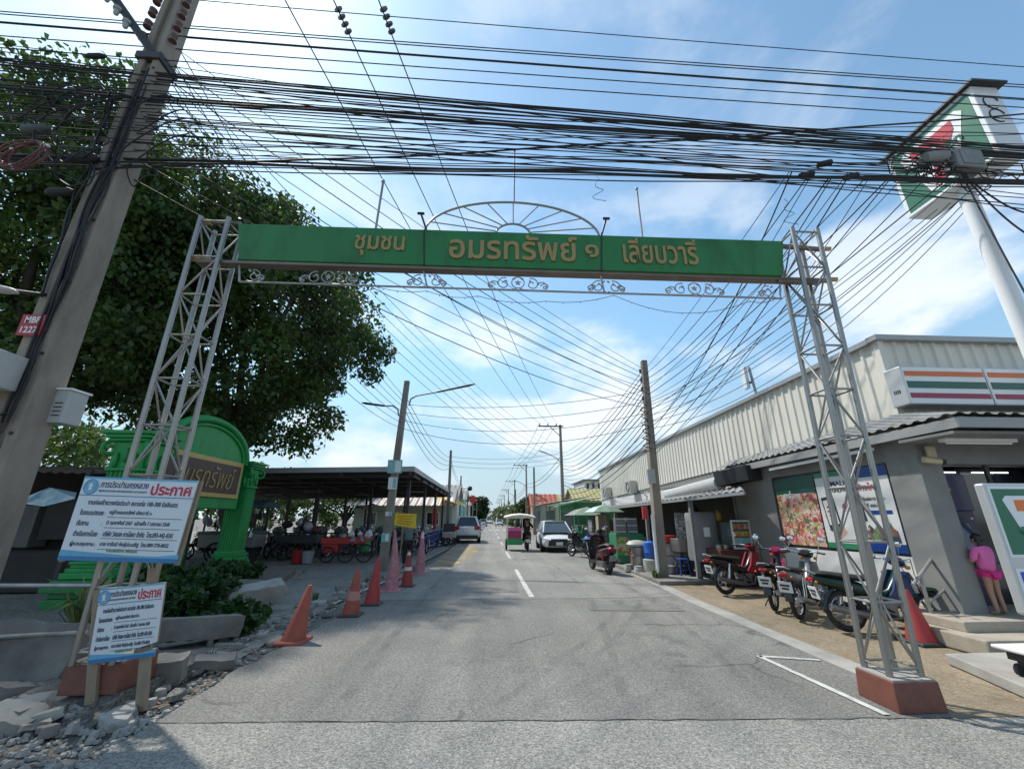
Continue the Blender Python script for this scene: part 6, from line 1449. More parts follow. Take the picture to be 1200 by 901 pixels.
p = [PY(18, 587, 10.2), PY(58, 571, 10.3), PY(90, 577, 10.35), PY(88, 583, 9.9), PY(52, 592, 9.8), PY(36, 590, 9.8)]
b = MB(); b.add(p + [q - Vector((0, 0, .02)) for q in p], [(0, 5, 4, 1), (1, 4, 3, 2), (7, 10, 11, 6), (8, 9, 10, 7), (0, 6, 11, 5), (5, 11, 10, 4), (4, 10, 9, 3)]); tag(b.build('printed_tarpaulin', tarpb, None), 'pale printed tarpaulin draped under the shack roof', 'tarpaulin')
# ------------------------------------------------------------------ motorcycles
tail_red = mk('tail_lamp_red', (.4, .01, .01), .2, 0, .1, 5); lamp_clear = mk('lamp_clear', (.6, .62, .62), .12, 0, .05, 5); seat_m = mk('seat_vinyl', (.022, .022, .023), .55, 0, .2, 6, .1, 60)
plate_w = mk('number_plate_white', (.68, .69, .68), .45, 0, .05, 5); engine_m = mk('engine_alloy', (.2, .2, .2), .45, .6, .2, 6, .1, 60, .4, (.08, .07, .06), 5); mirror_m = mk('mirror_glass', (.75, .78, .8), .05, .9, .02, 3)
def paint(name, col, rough=.25): return mk(name, col, rough, 0, .06, 3, 0, 60, .15, (col[0] * .5 + .03, col[1] * .5 + .03, col[2] * .5 + .03), 5)
bk_black, bk_red, bk_mag, bk_grey, bk_green, bk_blue = paint('bike_black', (.016, .016, .018)), paint('bike_red', (.26, .01, .02)), paint('bike_magenta', (.33, .012, .085)), paint('bike_grey', (.2, .2, .2)), paint('bike_green', (.006, .028, .018)), paint('bike_blue', (.012, .03, .1))
def wheel(t, x, r, w=.075, spokes=True, y=0, name='wheel'):
    b = MB(); prof = arc((0, 0, 0), w / 2, 0, 2 * math.pi, 8)
    vs = []; n = 24
    for k in range(n):
        a = 2 * math.pi * k / n
        for q in range(8):
            e = 2 * math.pi * q / 8; rr = r - w * .55 + w * .55 * math.cos(e); vs.append((x + rr * math.cos(a), y + w / 2 * math.sin(e), r + rr * math.sin(a)))
    b.add(vs, [(k * 8 + q, k * 8 + (q + 1) % 8, ((k + 1) % n) * 8 + (q + 1) % 8, ((k + 1) % n) * 8 + q) for k in range(n) for q in range(8)])
    wo = b.build(name, tyre, t, world=False, smooth=60)
    b = MB(); b.tube([(x + (r - w * 1.1) * math.cos(a), y, r + (r - w * 1.1) * math.sin(a)) for a in [2 * math.pi * k / 24 for k in range(24)]], w * .22, 6, closed=True)
    b.cyl((x, y - .06, r), (x, y + .06, r), .055, n=12)
    for k in range(14 if spokes else 5):
        a = 2 * math.pi * k / (14 if spokes else 5); b.cyl((x, y + (.04 if k % 2 else -.04), r), (x + (r - w * 1.1) * math.cos(a), y, r + (r - w * 1.1) * math.sin(a)), .004 if spokes else .018, n=4, caps=False)
    b.build('rim', chrome if spokes else engine_m, wo, world=False, smooth=50)
    return wo
def oval(c, ry, rz, n=10, tilt=0): return [Vector((c[0] + tilt * math.sin(a) * rz, c[1] + ry * math.cos(a), c[2] + rz * math.sin(a))) for a in [2 * math.pi * k / n for k in range(n)]]
def motorbike(label, body, accent, loc, rz, group=None, name='motorcycle', seat=None, basket=False):
    t = thing(name, label, 'motorcycle', loc, rz, group); B = lambda nm, b, m, p=t, s=50: b.build(nm, m, p, world=False, smooth=s)
    wheel(t, 0, .29); wheel(t, 1.22, .29, name='wheel')
    b = MB(); b.loft([oval((-.42, 0, .74), .03, .03), oval((-.3, 0, .71), .09, .07), oval((-.05, 0, .66), .11, .1), oval((.25, 0, .58), .12, .11), oval((.45, 0, .5), .1, .09), oval((.62, 0, .46), .07, .06)]); B('tail_fairing', b, body)
    b = MB(); b.loft([oval((-.36, 0, .8), .07, .02), oval((-.2, 0, .8), .115, .035), oval((.1, 0, .755), .125, .05), oval((.3, 0, .735), .11, .05), oval((.48, 0, .74), .07, .03)]); B('seat', b, seat or seat_m)
    for s in (-1, 1):        # leg shields
        b = MB(); b.loft([[Vector((x + .04 * k2 * s * 0, s * (y + th * (k2 in (1, 2))), z)) for k2, (x, y, z, th) in enumerate(sec)] for sec in (((.55, .05, .42, .02), (.55, .07, .42, .02), (.72, .08, .4, .02), (.72, .06, .4, .02)), ((.66, .1, .6, .02), (.66, .12, .6, .02), (.92, .14, .56, .02), (.92, .11, .56, .02)), ((.78, .06, .86, .02), (.78, .08, .86, .02), (.94, .1, .84, .02), (.94, .07, .84, .02)))]); B('leg_shield', b, accent, s=40)
    b = MB(); b.loft([oval((.5, 0, .47), .05, .05), oval((.66, 0, .55), .05, .05), oval((.8, 0, .76), .07, .06), oval((.86, 0, .88), .06, .05)]); B('frame_tunnel', b, body)
    b = MB(); b.loft([oval((.76, 0, 1.0), .07, .03, tilt=.2), oval((.84, 0, .99), .13, .07, tilt=.2), oval((.93, 0, .96), .1, .07, tilt=.2), oval((.98, 0, .94), .05, .05, tilt=.2)]); hd = B('headstock_cowl', b, accent)
    b = MB(); b.ball((.965, 0, .945), (.035, .075, .06), 10, 6); B('headlight', b, lamp_clear, hd)
    for s in (-1, 1): b = MB(); b.ball((.95, s * .11, .9), (.04, .03, .03), 8, 5); B('indicator', b, mk('amber_lamp', (.6, .2, .02), .2, 0, .1, 5), hd)
    b = MB(); b.tube([(.7, -.33, 1.0), (.78, -.2, 1.02), (.84, 0, 1.0), (.78, .2, 1.02), (.7, .33, 1.0)], .013, 6); hb = B('handlebar', b, chrome)
    for s in (-1, 1):
        b = MB(); b.cyl((.7, s * .34, 1.0), (.755, s * .22, 1.015), .019, n=8); B('grip', b, black, hb)
        b = MB(); b.tube([(.77, s * .21, 1.02), (.76, s * .27, 1.12), (.75, s * .3, 1.2)], .006, 5); mi = B('mirror', b, chrome, hb)
        b = MB(); b.ball((.745, s * .31, 1.23), (.012, .062, .042), 10, 6); B('mirror_glass', b, mirror_m, mi)
        b = MB(); b.tube([(.78, s * .22, 1.01), (.85, s * .26, .995), (.84, s * .33, .99)], .006, 4); B('brake_lever', b, chrome, hb)
        b = MB(); b.cyl((1.22, s * .075, .29), (.96, s * .075, .82), .02, n=8); B('fork_leg', b, engine_m)
        b = MB(); b.cyl((0, s * .12, .3), (-.02 + .1, s * .12, .64), .026, n=8); b.cyl((.02, s * .12, .36), (.06, s * .12, .56), .036, n=8); B('shock_absorber', b, chrome)
    b = MB(); b.loft([[Vector((1.22 + rr * math.cos(a), yy, .29 + rr * math.sin(a))) for rr, yy in ((.3, -.065), (.335, -.04), (.335, .04), (.3, .065), (.31, 0))] for a in [R(25 + 13 * k) for k in range(10)]]); B('front_mudguard', b, body)
    b = MB(); b.loft([[Vector((rr * math.cos(a), yy, .31 + rr * math.sin(a))) for rr, yy in ((.3, -.075), (.33, -.05), (.33, .05), (.3, .075), (.31, 0))] for a in [R(60 + 11 * k) for k in range(12)]]); rm = B('rear_mudguard', b, bk_black)
    b = MB(); b.box((-.4, 0, .53), (.012, .2, .17), ry=R(-14)); pl = B('number_plate', b, plate_w, rm, None)
    b = MB()
    for k, w in enumerate((.14, .1)): 
        b = MB(); b.box((-.409 - .008 * k * 0 + (.028 if k == 0 else -.012) * -.25, 0, .555 - .05 * k), (.004, w, .03), ry=R(-14)); B('plate_marking', b, dark_m, pl, None)
    b = MB(); b.loft([oval((-.44, 0, .7), .04, .018), oval((-.455, 0, .71), .055, .025), oval((-.4, 0, .73), .07, .03)]); B('tail_light', b, tail_red)
    for s in (-1, 1): b = MB(); b.ball((-.4, s * .12, .69), (.025, .02, .018), 8, 5); B('indicator', b, MATS['amber_lamp'], rm)
    b = MB(); b.box((.52, 0, .33), (.3, .2, .18)); b.cyl((.55, 0, .36), (.8, 0, .4), .07, .06, 10); b.cyl((.45, -.12, .3), (.45, .12, .3), .09, n=14); B('engine', b, engine_m, t, 40)
    b = MB(); b.tube([(.78, -.1, .36), (.7, -.12, .22), (.45, -.14, .2), (.2, -.15, .26), (-.3, -.16, .36)], [.018, .018, .02, .045, .05], 8); B('exhaust', b, engine_m)
    b = MB(); b.bar((.4, .11, .3), (-.04, .11, .29), .03, .05); b.bar((.4, -.11, .3), (-.04, -.11, .29), .03, .05); b.box((.2, .1, .3), (.45, .02, .09)); B('swing_arm', b, dark_m, t, None)
    b = MB(); b.tube([(-.38, -.1, .8), (-.46, -.06, .84), (-.46, .06, .84), (-.38, .1, .8), (-.15, .12, .78)], .011, 6); B('grab_rail', b, chrome)
    b = MB(); b.cyl((.4, .1, .28), (.32, .24, .02), .012, n=6); B('side_stand', b, dark_m)
    b = MB(); b.bar((.5, -.26, .27), (.5, .26, .27), .03); B('foot_peg', b, black)
    for s in (-1, 1): b = MB(); b.tube([(.8, s * .2, 1.0), (.98, s * .16, 1.02), (1.04, s * .08, .8), (1.12, s * .07, .5)], .006, 4); B('brake_cable', b, black)
    b = MB(); b.loft([oval((.42, .115, .3), .012, .06), oval((.2, .125, .31), .012, .055), oval((0, .125, .3), .012, .07)]); B('chain_guard', b, dark_m)
    b = MB(); b.tube([(.4, -.1, .5), (.48, -.13, .36), (.6, -.12, .3)], .014, 5); B('carburettor_hose', b, black)
    if basket:
        b = MB(); b.box((1.08, 0, .86), (.26, .34, .24), top=1.15); B('front_basket', b, dark_m, t, None)
    return t
m1 = motorbike('black motorcycle with red leg shields, farthest from the right pillar', bk_black, bk_red, (5.3, 9.75, 0), R(14))
m2 = motorbike('black motorcycle with bright magenta cowl and handlebar', bk_black, bk_mag, (5.24, 8.05, 0), R(44))
m3 = motorbike('grey motorcycle parked between the magenta and the dark green ones', bk_grey, bk_black, (5.22, 7.4, 0), R(36))
m4 = motorbike('dark green motorcycle seen through the right truss pillar', bk_green, bk_blue, (5.38, 6.6, 0), R(-8))
# big-scooter by the stalls, seen from behind
def scooter(label, body, accent, loc, rz, group=None):
    t = thing('scooter', label, 'scooter', loc, rz, group); B = lambda nm, b, m, p=t, s=50: b.build(nm, m, p, world=False, smooth=s)
    wheel(t, 0, .26, .13, False); wheel(t, 1.3, .26, .11, False)
    b = MB(); b.loft([oval((-.38, 0, .75), .08, .05), oval((-.3, 0, .68), .17, .13), oval((0, 0, .62), .2, .17), oval((.4, 0, .55), .2, .17), oval((.6, 0, .4), .17, .1)]); B('tail_body', b, body)
    b = MB(); b.loft([oval((-.3, 0, .82), .1, .03), oval((-.1, 0, .84), .16, .05), oval((.3, 0, .77), .17, .06), oval((.55, 0, .74), .1, .04)]); B('seat', b, seat_m)
    b = MB(); b.box((.78, 0, .3), (.5, .36, .08)); B('footboard', b, black, t, None)
    b = MB(); b.loft([oval((1.02, 0, .3), .17, .05), oval((1.1, 0, .6), .2, .06), oval((1.06, 0, .9), .17, .07), oval((1.0, 0, 1.02), .12, .06)]); B('front_shield', b, accent)
    b = MB(); b.loft([oval((.86, 0, 1.08), .1, .03), oval((.95, 0, 1.1), .16, .06), oval((1.08, 0, 1.05), .1, .06)]); B('handlebar_cowl', b, body)
    b = MB(); b.tube([(.8, -.36, 1.06), (.92, -.2, 1.08), (.92, .2, 1.08), (.8, .36, 1.06)], .018, 6); hb = B('handlebar', b, black)
    for s in (-1, 1):
        b = MB(); b.tube([(.92, s * .22, 1.1), (.9, s * .3, 1.24)], .008, 5); mi = B('mirror', b, black, hb); b = MB(); b.ball((.88, s * .31, 1.28), (.015, .07, .045), 10, 6); B('mirror_glass', b, mirror_m, mi)
        b = MB(); b.cyl((0, s * .15, .28), (.1, s * .15, .62), .03, n=8); B('shock_absorber', b, tail_red)
        b = MB(); b.cyl((1.3, s * .09, .26), (1.08, s * .09, .7), .022, n=8); B('fork_leg', b, engine_m)
    b = MB(); b.loft([[Vector((rr * math.cos(a), yy, .27 + rr * math.sin(a))) for rr, yy in ((.29, -.09), (.32, -.06), (.32, .06), (.29, .09), (.3, 0))] for a in [R(80 + 11 * k) for k in range(11)]]); rm = B('rear_mudguard', b, bk_black)
    b = MB(); b.box((-.37, 0, .47), (.012, .2, .17), ry=R(-18)); B('number_plate', b, grey_p, rm, None)
    b = MB(); b.loft([oval((-.42, 0, .73), .11, .025), oval((-.36, 0, .74), .15, .04)]); B('tail_light', b, tail_red)
    b = MB(); b.tube([(.5, -.2, .25), (.2, -.22, .3), (-.25, -.23, .4)], [.04, .06, .065], 8); B('exhaust', b, engine_m)
    b = MB(); b.box((.1, .2, .28), (.5, .1, .16)); B('engine', b, engine_m, t, None)
    return t
sc1 = scooter('black scooter with dark red tail parked on the road edge by the stalls', paint('scooter_maroon', (.05, .01, .014)), bk_black, (3.68, 13.35, 0), R(98))
sc2 = dup(sc1, (4.3, 17.0, 0), R(70), 'black scooter behind the first one, beside the pale umbrella', mats={'scooter_maroon': bk_black})
m5 = motorbike('dark motorcycle with a front basket beside the white saloon', bk_black, bk_black, (4.35, 18.4, 0), R(120), basket=True)
# ------------------------------------------------------------------ traffic cones
c_or = mk('cone_orange', (.34, .075, .045), .6, 0, .15, 3, .2, 15, .75, (.16, .07, .055), 7); c_rd = mk('cone_red', (.4, .035, .038), .55, 0, .12, 3, .1, 20, .65, (.22, .07, .065), 7); c_pk = mk('cone_faded_pink', (.42, .16, .18), .75, 0, .2, 5, .2, 20, .6, (.5, .36, .36), 9); c_dk = mk('cone_brick', (.3, .045, .03), .6, 0, .15, 3, .1, 20, .4, (.2, .06, .05), 4)
def cone(x, y, h, m, label, lean=(0, 0), dent=0, bands=(), z=0, r=.14, base=True):
    t = thing('traffic_cone', label, 'traffic cone', (x, y, z)); b = MB(); n = 20; secs = []
    for k in range(9):
        f = k / 8; rr = r * (1 - f) + .028 * f; c = Vector((lean[0] * f, lean[1] * f, .03 + h * f))
        secs.append([c + Vector((rr * math.cos(a) * (1 - dent * .5 * math.sin(math.pi * min(1, f * 1.2)) * max(0, math.cos(a - 2.4)) ** 2 * 1.4), rr * math.sin(a) * (1 - dent * .4 * math.cos(a * 2) * f), 0)) for a in [2 * math.pi * q / n for q in range(n)]])
    b.loft(secs); cb = b.build('cone_body', m, t, world=False, smooth=40)
    if base:
        b = MB(); w = r * 2.5; b.box((0, 0, .018), (w, w, .036), top=.94); b.build('base', m if dent else dark_m, t, world=False, bev=.012)
    for f0, f1, mm in bands:
        b = MB(); b.lathe([(r * (1 - f) + .028 * f + .003, .03 + h * f) for f in (f0, f1)], (lean[0] * (f0 + f1) / 2, lean[1] * (f0 + f1) / 2, 0), 20); b.build('reflective_band', mm, cb, world=False, smooth=60)
    return t
pale_b = mk('faded_band', (.45, .2, .17), .6, 0, .15, 6); white_b = mk('white_band', (.6, .55, .52), .5, 0, .12, 6)
cone(-2.63, 6.56, .66, c_or, 'crumpled leaning orange cone nearest the camera', (.1, .08), .8, r=.16)
cone(-2.35, 8.15, .72, c_or, 'orange cone with a paler middle band, second from the camera', (.04, .0), 0, ((.3, .5, pale_b),), r=.15)
cone(-2.24, 9.1, .82, c_rd, 'bright red cone between the orange cone and the pink cones', (.04, .02), r=.15)
cone(-2.23, 10.7, 1.02, c_pk, 'flattened faded pink cone in front of the lamp pole, the nearer one', (.03, .02), .5, r=.18)
cone(-2.62, 12.9, 1.25, c_pk, 'tall faded pink cone close behind the nearer pink one', (-.1, .05), .2, r=.17)
cone(-1.98, 11.35, .8, c_dk, 'brick-red cone with two white bands', (0, 0), 0, ((.42, .52, white_b), (.86, .95, white_b)), r=.15)
cone(-2.06, 13.8, 1.22, c_pk, 'tall pink cone with a white wrap near its tip, beside the vendor', (.03, 0), .1, ((.8, .95, white_b),), r=.17)
cone(5.92, 6.05, .62, c_rd, 'red cone behind the right truss pillar, beside the handrail', (-.04, 0), r=.17)
# ------------------------------------------------------------------ cars
glass_c = glass_dark('car_glass', (.03, .04, .045), .06); car_w = mk('car_white', (.66, .67, .68), .22, .1, .03, 1, 0, 60, .12, (.45, .44, .42), 2); car_s = mk('car_silver', (.5, .51, .52), .25, .3, .04, 1, 0, 60, .15, (.4, .38, .36), 2); car_d = mk('car_dark', (.04, .042, .05), .3, .1, .05, 2)
def car(label, loc, rz, body, Lc=4.35, Wc=1.73, Hc=1.48, suv=False, name='parked_car', cat='car', group=None):
    """+X is the nose; lofted body, dark glasshouse, wheels, lamps, plates"""
    t = thing(name, label, cat, loc, rz, group); B = lambda nm, b, m, p=t, s=35: b.build(nm, m, p, world=False, smooth=s)
    hw = Wc / 2; zb = .2 if not suv else .26; zs = .93 if not suv else 1.12
    def sec(x, w, z0, z1, crown=.03): return [Vector((x, y * w, z)) for y, z in ((-.86, z0), (-1, z0 + .1), (-1, z0 + .32), (-.97, (z0 + z1) / 2 + .12), (-.9, z1 - .03), (-.6, z1 + crown * .5), (0, z1 + crown), (.6, z1 + crown * .5), (.9, z1 - .03), (.97, (z0 + z1) / 2 + .12), (1, z0 + .32), (1, z0 + .1), (.86, z0))]
    hd = 0 if suv else .09
    xs = [(-Lc / 2, .86, zb + .15, zs - .08), (-Lc / 2 + .12, .95, zb + .02, zs + .0), (-Lc * .3, 1, zb, zs + .03), (0, 1, zb, zs), (Lc * .22, 1, zb, zs - .03), (Lc * .36, .98, zb, zs - .1 - hd * .5), (Lc / 2 - .15, .93, zb + .02, zs - .2 - hd), (Lc / 2 - .03, .82, zb + .06, zs - .34 - hd), (Lc / 2, .7, zb + .16, zs - .45)]
    b = MB(); b.loft([sec(x, w * hw, a, c) for x, w, a, c in xs]); bd = B('body', b, body, t, 60); sm_ = bd.modifiers.new('sub', 'SUBSURF'); sm_.levels = sm_.render_levels = 1
    xr = -Lc / 2 + (.1 if suv else .45)
    def gsec(x, w, z): return [Vector((x, -w, z)), Vector((x, w, z))]
    top = [(xr + .28, .62), (xr + .5, .68), (Lc * .03, .68), (Lc * .07, .66)]
    bot = [(xr, .88), (xr + .2, .9), (Lc * .18, .9), (Lc * .33, .84)]
    def cabin(sc_w, z0, z1, sx): 
        b = MB(); b.loft([[Vector((bx * sx, -bw * hw * sc_w, z0)), Vector((bx * sx, bw * hw * sc_w, z0)), Vector((tx, tw * hw * sc_w, z1)), Vector((tx, -tw * hw * sc_w, z1))] for (bx, bw), (tx, tw) in zip(bot, top)]); return b
    b = cabin(1, zs - .02, Hc - .05, 1); B('glasshouse', b, glass_c, t, 20)
    b = MB(); b.loft([[Vector((x, y * w * hw, Hc - .06 + h)) for y, h in ((-1, 0), (-.8, .05), (0, .075), (.8, .05), (1, 0))] for x, w in ((xr + .24, .63), (xr + .5, .7), (Lc * .02, .7), (Lc * .085, .66))]); rf = B('roof', b, body)
    for s in (-1, 1):
        b = MB(); b.bar((Lc * .085, s * .655 * hw, Hc - .05), (Lc * .33, s * .85 * hw, zs - .05), .06, .045); B('front_pillar', b, body, rf)
        b = MB(); b.bar((xr + .26, s * .63 * hw, Hc - .05), (xr + .02, s * .885 * hw, zs - .02), .13, .06); B('rear_pillar', b, body, rf)
        b = MB(); b.bar((-.15, s * .69 * hw, Hc - .04), (-.1, s * .905 * hw, zs - .01), .07, .03); B('middle_pillar', b, body, rf)
        b = MB(); b.box((Lc * .2, s * (hw + .1), zs + .08), (.1, .2, .14)); m = b.build('wing_mirror', body, t, world=False, bev=.03)
        for nm, x, dz in (('headlight', Lc / 2 - .16, zs - .32 - hd * .6),):
            b = MB(); b.loft([[Vector((x + dx, s * (hw * .62 + dy), dz + h * .5 - .02 * dy)), Vector((x + dx, s * (hw * .62 + dy), dz - h * .5))] * 1 + [Vector((x + dx - .1, s * (hw * .62 + dy), dz - h * .5)), Vector((x + dx - .1, s * (hw * .62 + dy), dz + h * .5))] for dx, dy, h in ((.15, -.06, .1), (.1, .1, .16), (-.06, .26, .2))]); B(nm, b, lamp_clear, t, None)
        b = MB(); b.box((-Lc / 2 + .09, s * hw * .74, zs - .13), (.16, .34, .24)); b.build('tail_light', tail_red, t, world=False, bev=.03)
        b = MB(); b.bar((.15, s * (hw + .008), zs - .12), (.35, s * (hw + .008), zs - .12), .02, .03); B('door_handle', b, chrome, t, None)
        for x in (-Lc * .31, Lc * .3):
            r = .31 if not suv else .36; b = MB(); b.lathe([(r * .6, -.1), (r * .95, -.1), (r, -.06), (r, .06), (r * .95, .1), (r * .6, .1)], (x, s * (hw - .12), r), 22, Matrix.Rotation(R(90), 3, 'X')); w = B('wheel', b, tyre)
            b = MB(); b.lathe([(.05, .0), (r * .6, .02), (r * .62, .05)], (x, s * (hw - .02), r), 16, Matrix.Rotation(R(90 if s < 0 else -90), 3, 'X')); B('rim', b, engine_m, w)
            b = MB(); b.lathe([(r + .045, -.05), (r + .06, .0), (r + .045, .02)], (x, s * (hw - .015), r), 22, Matrix.Rotation(R(90 if s < 0 else -90), 3, 'X')); B('wheel_arch', b, black, bd)
    b = MB(); b.box((Lc / 2 - .07, 0, zb + .24), (.17, hw * 1.3, .27), top=.92); gr = b.build('lower_grille', black, t, world=False, bev=.02)
    b = MB(); b.box((Lc / 2 - .12, 0, zs - .33), (.16, hw * .95, .07)); b.build('upper_grille', black, t, world=False, bev=.01)
    b = MB(); b.box((Lc / 2 + .015, 0, zb + .22), (.012, .34, .15)); b.build('number_plate', plate_w, gr, world=False)
    b = MB(); b.box((-Lc / 2 - .012, 0, zs - .32), (.012, .36, .16)); b.build('number_plate', plate_w, t, world=False)
    b = MB(); b.box((-Lc / 2 + .06, 0, zb + .14), (.2, hw * 1.7, .26)); b.build('rear_bumper', black if suv else body, t, world=False, bev=.03)
    b = MB(); b.box((-Lc / 2 + .02, 0, zs - .13), (.06, hw * 1.1, .06)); b.build('chrome_strip', chrome if suv else body, t, world=False)
    if suv:
        for s in (-1, 1): b = MB(); b.bar((xr + .5, s * hw * .62, Hc + .05), (Lc * .05, s * hw * .62, Hc + .05), .03, .04); B('roof_rail', b, dark_m, rf)
    b = MB(); b.ball((Lc / 2 - .03, 0, zs - .3), (.02, .06, .04), 10, 5); B('badge', b, chrome, gr)
    return t
ca = car('white saloon facing the camera, parked at the right side of the street', (3.62, 23.6, 0), R(-92), car_w)
car('white estate car seen from behind, parked on the left beside a pole', (-1.45, 31.8, 0), R(91), car_w, 4.5, 1.83, 1.75, True)
car('dark car far away on the left side of the street', (-1.9, 62, 0), R(90), car_d)
dup(ca, (2.6, 98, 0), R(-90), 'small white car far down the right side of the street')
dup(ca, (-1.0, 92, 0), R(90), 'pale car far down the left lane', mats={'car_white': car_s})
car('white van far away near the vanishing point', (.4, 125, 0), R(-90), car_w, 4.8, 1.9, 2.1, True, 'van', 'van')
# ------------------------------------------------------------------ people
skin = mk('skin_tone', (.36, .2, .13), .5, 0, .06, 6); hairm = mk('black_hair', (.012, .01, .009), .45, 0, .2, 20); pink = mk('pink_cloth', (.66, .14, .36), .8, 0, .08, 5, .1, 40); hotpink = mk('bright_pink_cloth', (.62, .03, .22), .8, 0, .08, 5); shirtg = mk('grey_green_cloth', (.13, .19, .19), .85, 0, .1, 5, .1, 40); darkcl = mk('dark_cloth', (.018, .018, .024), .85, 0, .2, 5)
def skinned(nm, verts, edges, radii, mat, parent, sub=2, root=0):
    me = bpy.data.meshes.new(nm); me.from_pydata([tuple(v) for v in verts], edges, []); me.update(); o = bpy.data.objects.new(nm, me); C.objects.link(o)
    o.modifiers.new('skin', 'SKIN'); me.skin_vertices[0].data[root].use_root = True
    for i, r in enumerate(radii): me.skin_vertices[0].data[i].radius = (r, r) if isinstance(r, (int, float)) else r
    o.modifiers[0].use_smooth_shade = True; s = o.modifiers.new('sub', 'SUBSURF'); s.levels = s.render_levels = sub
    dg = bpy.context.evaluated_depsgraph_get(); m2 = bpy.data.meshes.new_from_object(o.evaluated_get(dg)); m2.name = nm; bpy.data.objects.remove(o); bpy.data.meshes.remove(me)
    m2.materials.clear(); m2.materials.append(mat); o2 = bpy.data.objects.new(nm, m2); C.objects.link(o2); o2.parent = parent
    return o2
def person(label, loc, rz, H, J, shirt, lower, lower_len, sleeve=.55, hair='short', shoes=True, dress=False, group=None):
    """facing +Y. J gives joint positions as fractions of the height H; one skinned body, clothes as snug shells"""
    t = thing('person', label, 'person', loc, rz, group); P = lambda k: Vector(J[k]) * H
    names = ['pelvis', 'waist', 'chest', 'neck', 'chin', 'head', 'crown']; names += [k + s for s in 'LR' for k in ('sho', 'elb', 'wri', 'palm', 'hip', 'knee', 'ank', 'toe')]
    rad = dict(pelvis=(.082, .058), waist=(.068, .05), chest=(.085, .058), neck=(.03, .03), chin=(.034, .038), head=(.05, .06), crown=(.036, .044), sho=.034, elb=.025, wri=.017, palm=(.02, .012), hip=.053, knee=.034, ank=.022, toe=.02)
    V = [P(k) for k in names]; Rr = []
    for k in names:
        q = rad[k if k in rad else k[:-1]]; Rr.append(tuple(x * H for x in q) if isinstance(q, tuple) else q * H)
    ix = {k: i for i, k in enumerate(names)}; E = [('pelvis', 'waist'), ('waist', 'chest'), ('chest', 'neck'), ('neck', 'chin'), ('chin', 'head'), ('head', 'crown')]
    for s in 'LR': E += [('chest', 'sho' + s), ('sho' + s, 'elb' + s), ('elb' + s, 'wri' + s), ('wri' + s, 'palm' + s), ('pelvis', 'hip' + s), ('hip' + s, 'knee' + s), ('knee' + s, 'ank' + s), ('ank' + s, 'toe' + s)]
    for s in 'LR':     # five separate fingers from each palm
        w, p = P('wri' + s), P('palm' + s); d = (p - w).normalized(); side = d.cross(Vector((0, 0, 1)) if abs(d.z) < .9 else Vector((0, 1, 0))).normalized()
        for q in range(5):
            if q == 0: a, c = p + side * .02 * H - d * .01 * H, p + side * .034 * H + d * .012 * H
            else: a, c = p + side * (.014 - .009 * (q - 1)) * H + d * .02 * H, p + side * (.016 - .0105 * (q - 1)) * H + d * (.05 - .006 * abs(q - 2.4)) * H
            i0 = len(V); V += [a, c]; Rr += [.0058 * H, .0045 * H]; names += [f'f{s}{q}a', f'f{s}{q}b']; ix[names[-2]], ix[names[-1]] = i0, i0 + 1; E += [('palm' + s, names[-2]), (names[-2], names[-1])]
    body = skinned('body', V, [(ix[a], ix[b]) for a, b in E], Rr, skin, t)
    k = 1.17; sh = ['pelvis', 'waist', 'chest', 'neck', 'shoL', 'elbL', 'shoR', 'elbR']; sv = [P(q) for q in sh]
    sv[3] = P('chest').lerp(P('neck'), .8)
    if dress: sr_w, sr_p = 1.55, 1.62
    else: sr_w, sr_p = 1.25, k + .02
    for i, s in ((5, 'L'), (7, 'R')): sv[i] = P('sho' + s).lerp(P('elb' + s), sleeve * 1.6)
    sr = [tuple(x * H * sr_p * (.8 if dress else 1) for x in rad['pelvis']), tuple(x * H * sr_w for x in rad['waist']), tuple(x * H * (1.36 if dress else k) for x in rad['chest']), .036 * H * (1.75 if dress else 1), .046 * H, .042 * H, .046 * H, .042 * H]
    sv[0] = P('pelvis') - Vector((0, 0, .03 * H))
    skinned('shirt', sv, [(0, 1), (1, 2), (2, 3), (2, 4), (4, 5), (2, 6), (6, 7)], sr, shirt, t)
    lv = [P('pelvis'), P('hipL'), P('hipL').lerp(P('kneeL'), min(1, lower_len)), P('hipR'), P('hipR').lerp(P('kneeR'), min(1, lower_len))]; lr = [tuple(x * H * 1.12 for x in rad['pelvis']), .06 * H, .05 * H, .06 * H, .05 * H]; le = [(0, 1), (1, 2), (0, 3), (3, 4)]
    if lower_len > 1: lv += [P('kneeL').lerp(P('ankL'), lower_len - 1), P('kneeR').lerp(P('ankR'), lower_len - 1)]; lr[2] = lr[4] = .043 * H; lr += [.034 * H] * 2; le += [(2, 5), (4, 6)]
    skinned('trousers' if lower_len > 1 else 'shorts', lv, le, lr, lower, t)
    b = MB(); c = P('head'); b.ball(c + Vector((0, -.012, .016)) * H, (.058 * H, .068 * H, .068 * H), 14, 10)
    if hair == 'long': b.loft([[c + Vector((.055 * math.cos(a) * w, -.04 + .025 * math.sin(a), z)) * H for a in [2 * math.pi * q / 10 for q in range(10)]] for z, w in ((.02, 1), (-.06, 1.05), (-.13, .9), (-.16, .6))])
    hr_ = b.build('hair', hairm, t, world=False, smooth=60)
    for s in (-1, 1):
        b = MB(); b.ball(c + Vector((s * .021, .056, .0)) * H, .007 * H, 8, 5); b.build('eye', white_pl, t, world=False, smooth=60)
        b = MB(); b.ball(c + Vector((s * .055, .0, -.005)) * H, (.006 * H, .014 * H, .019 * H), 8, 6); b.build('ear', skin, t, world=False, smooth=60)
    b = MB(); b.ball(c + Vector((0, .064, -.018)) * H, (.008 * H, .012 * H, .014 * H), 8, 6); b.build('nose', skin, t, world=False, smooth=60)
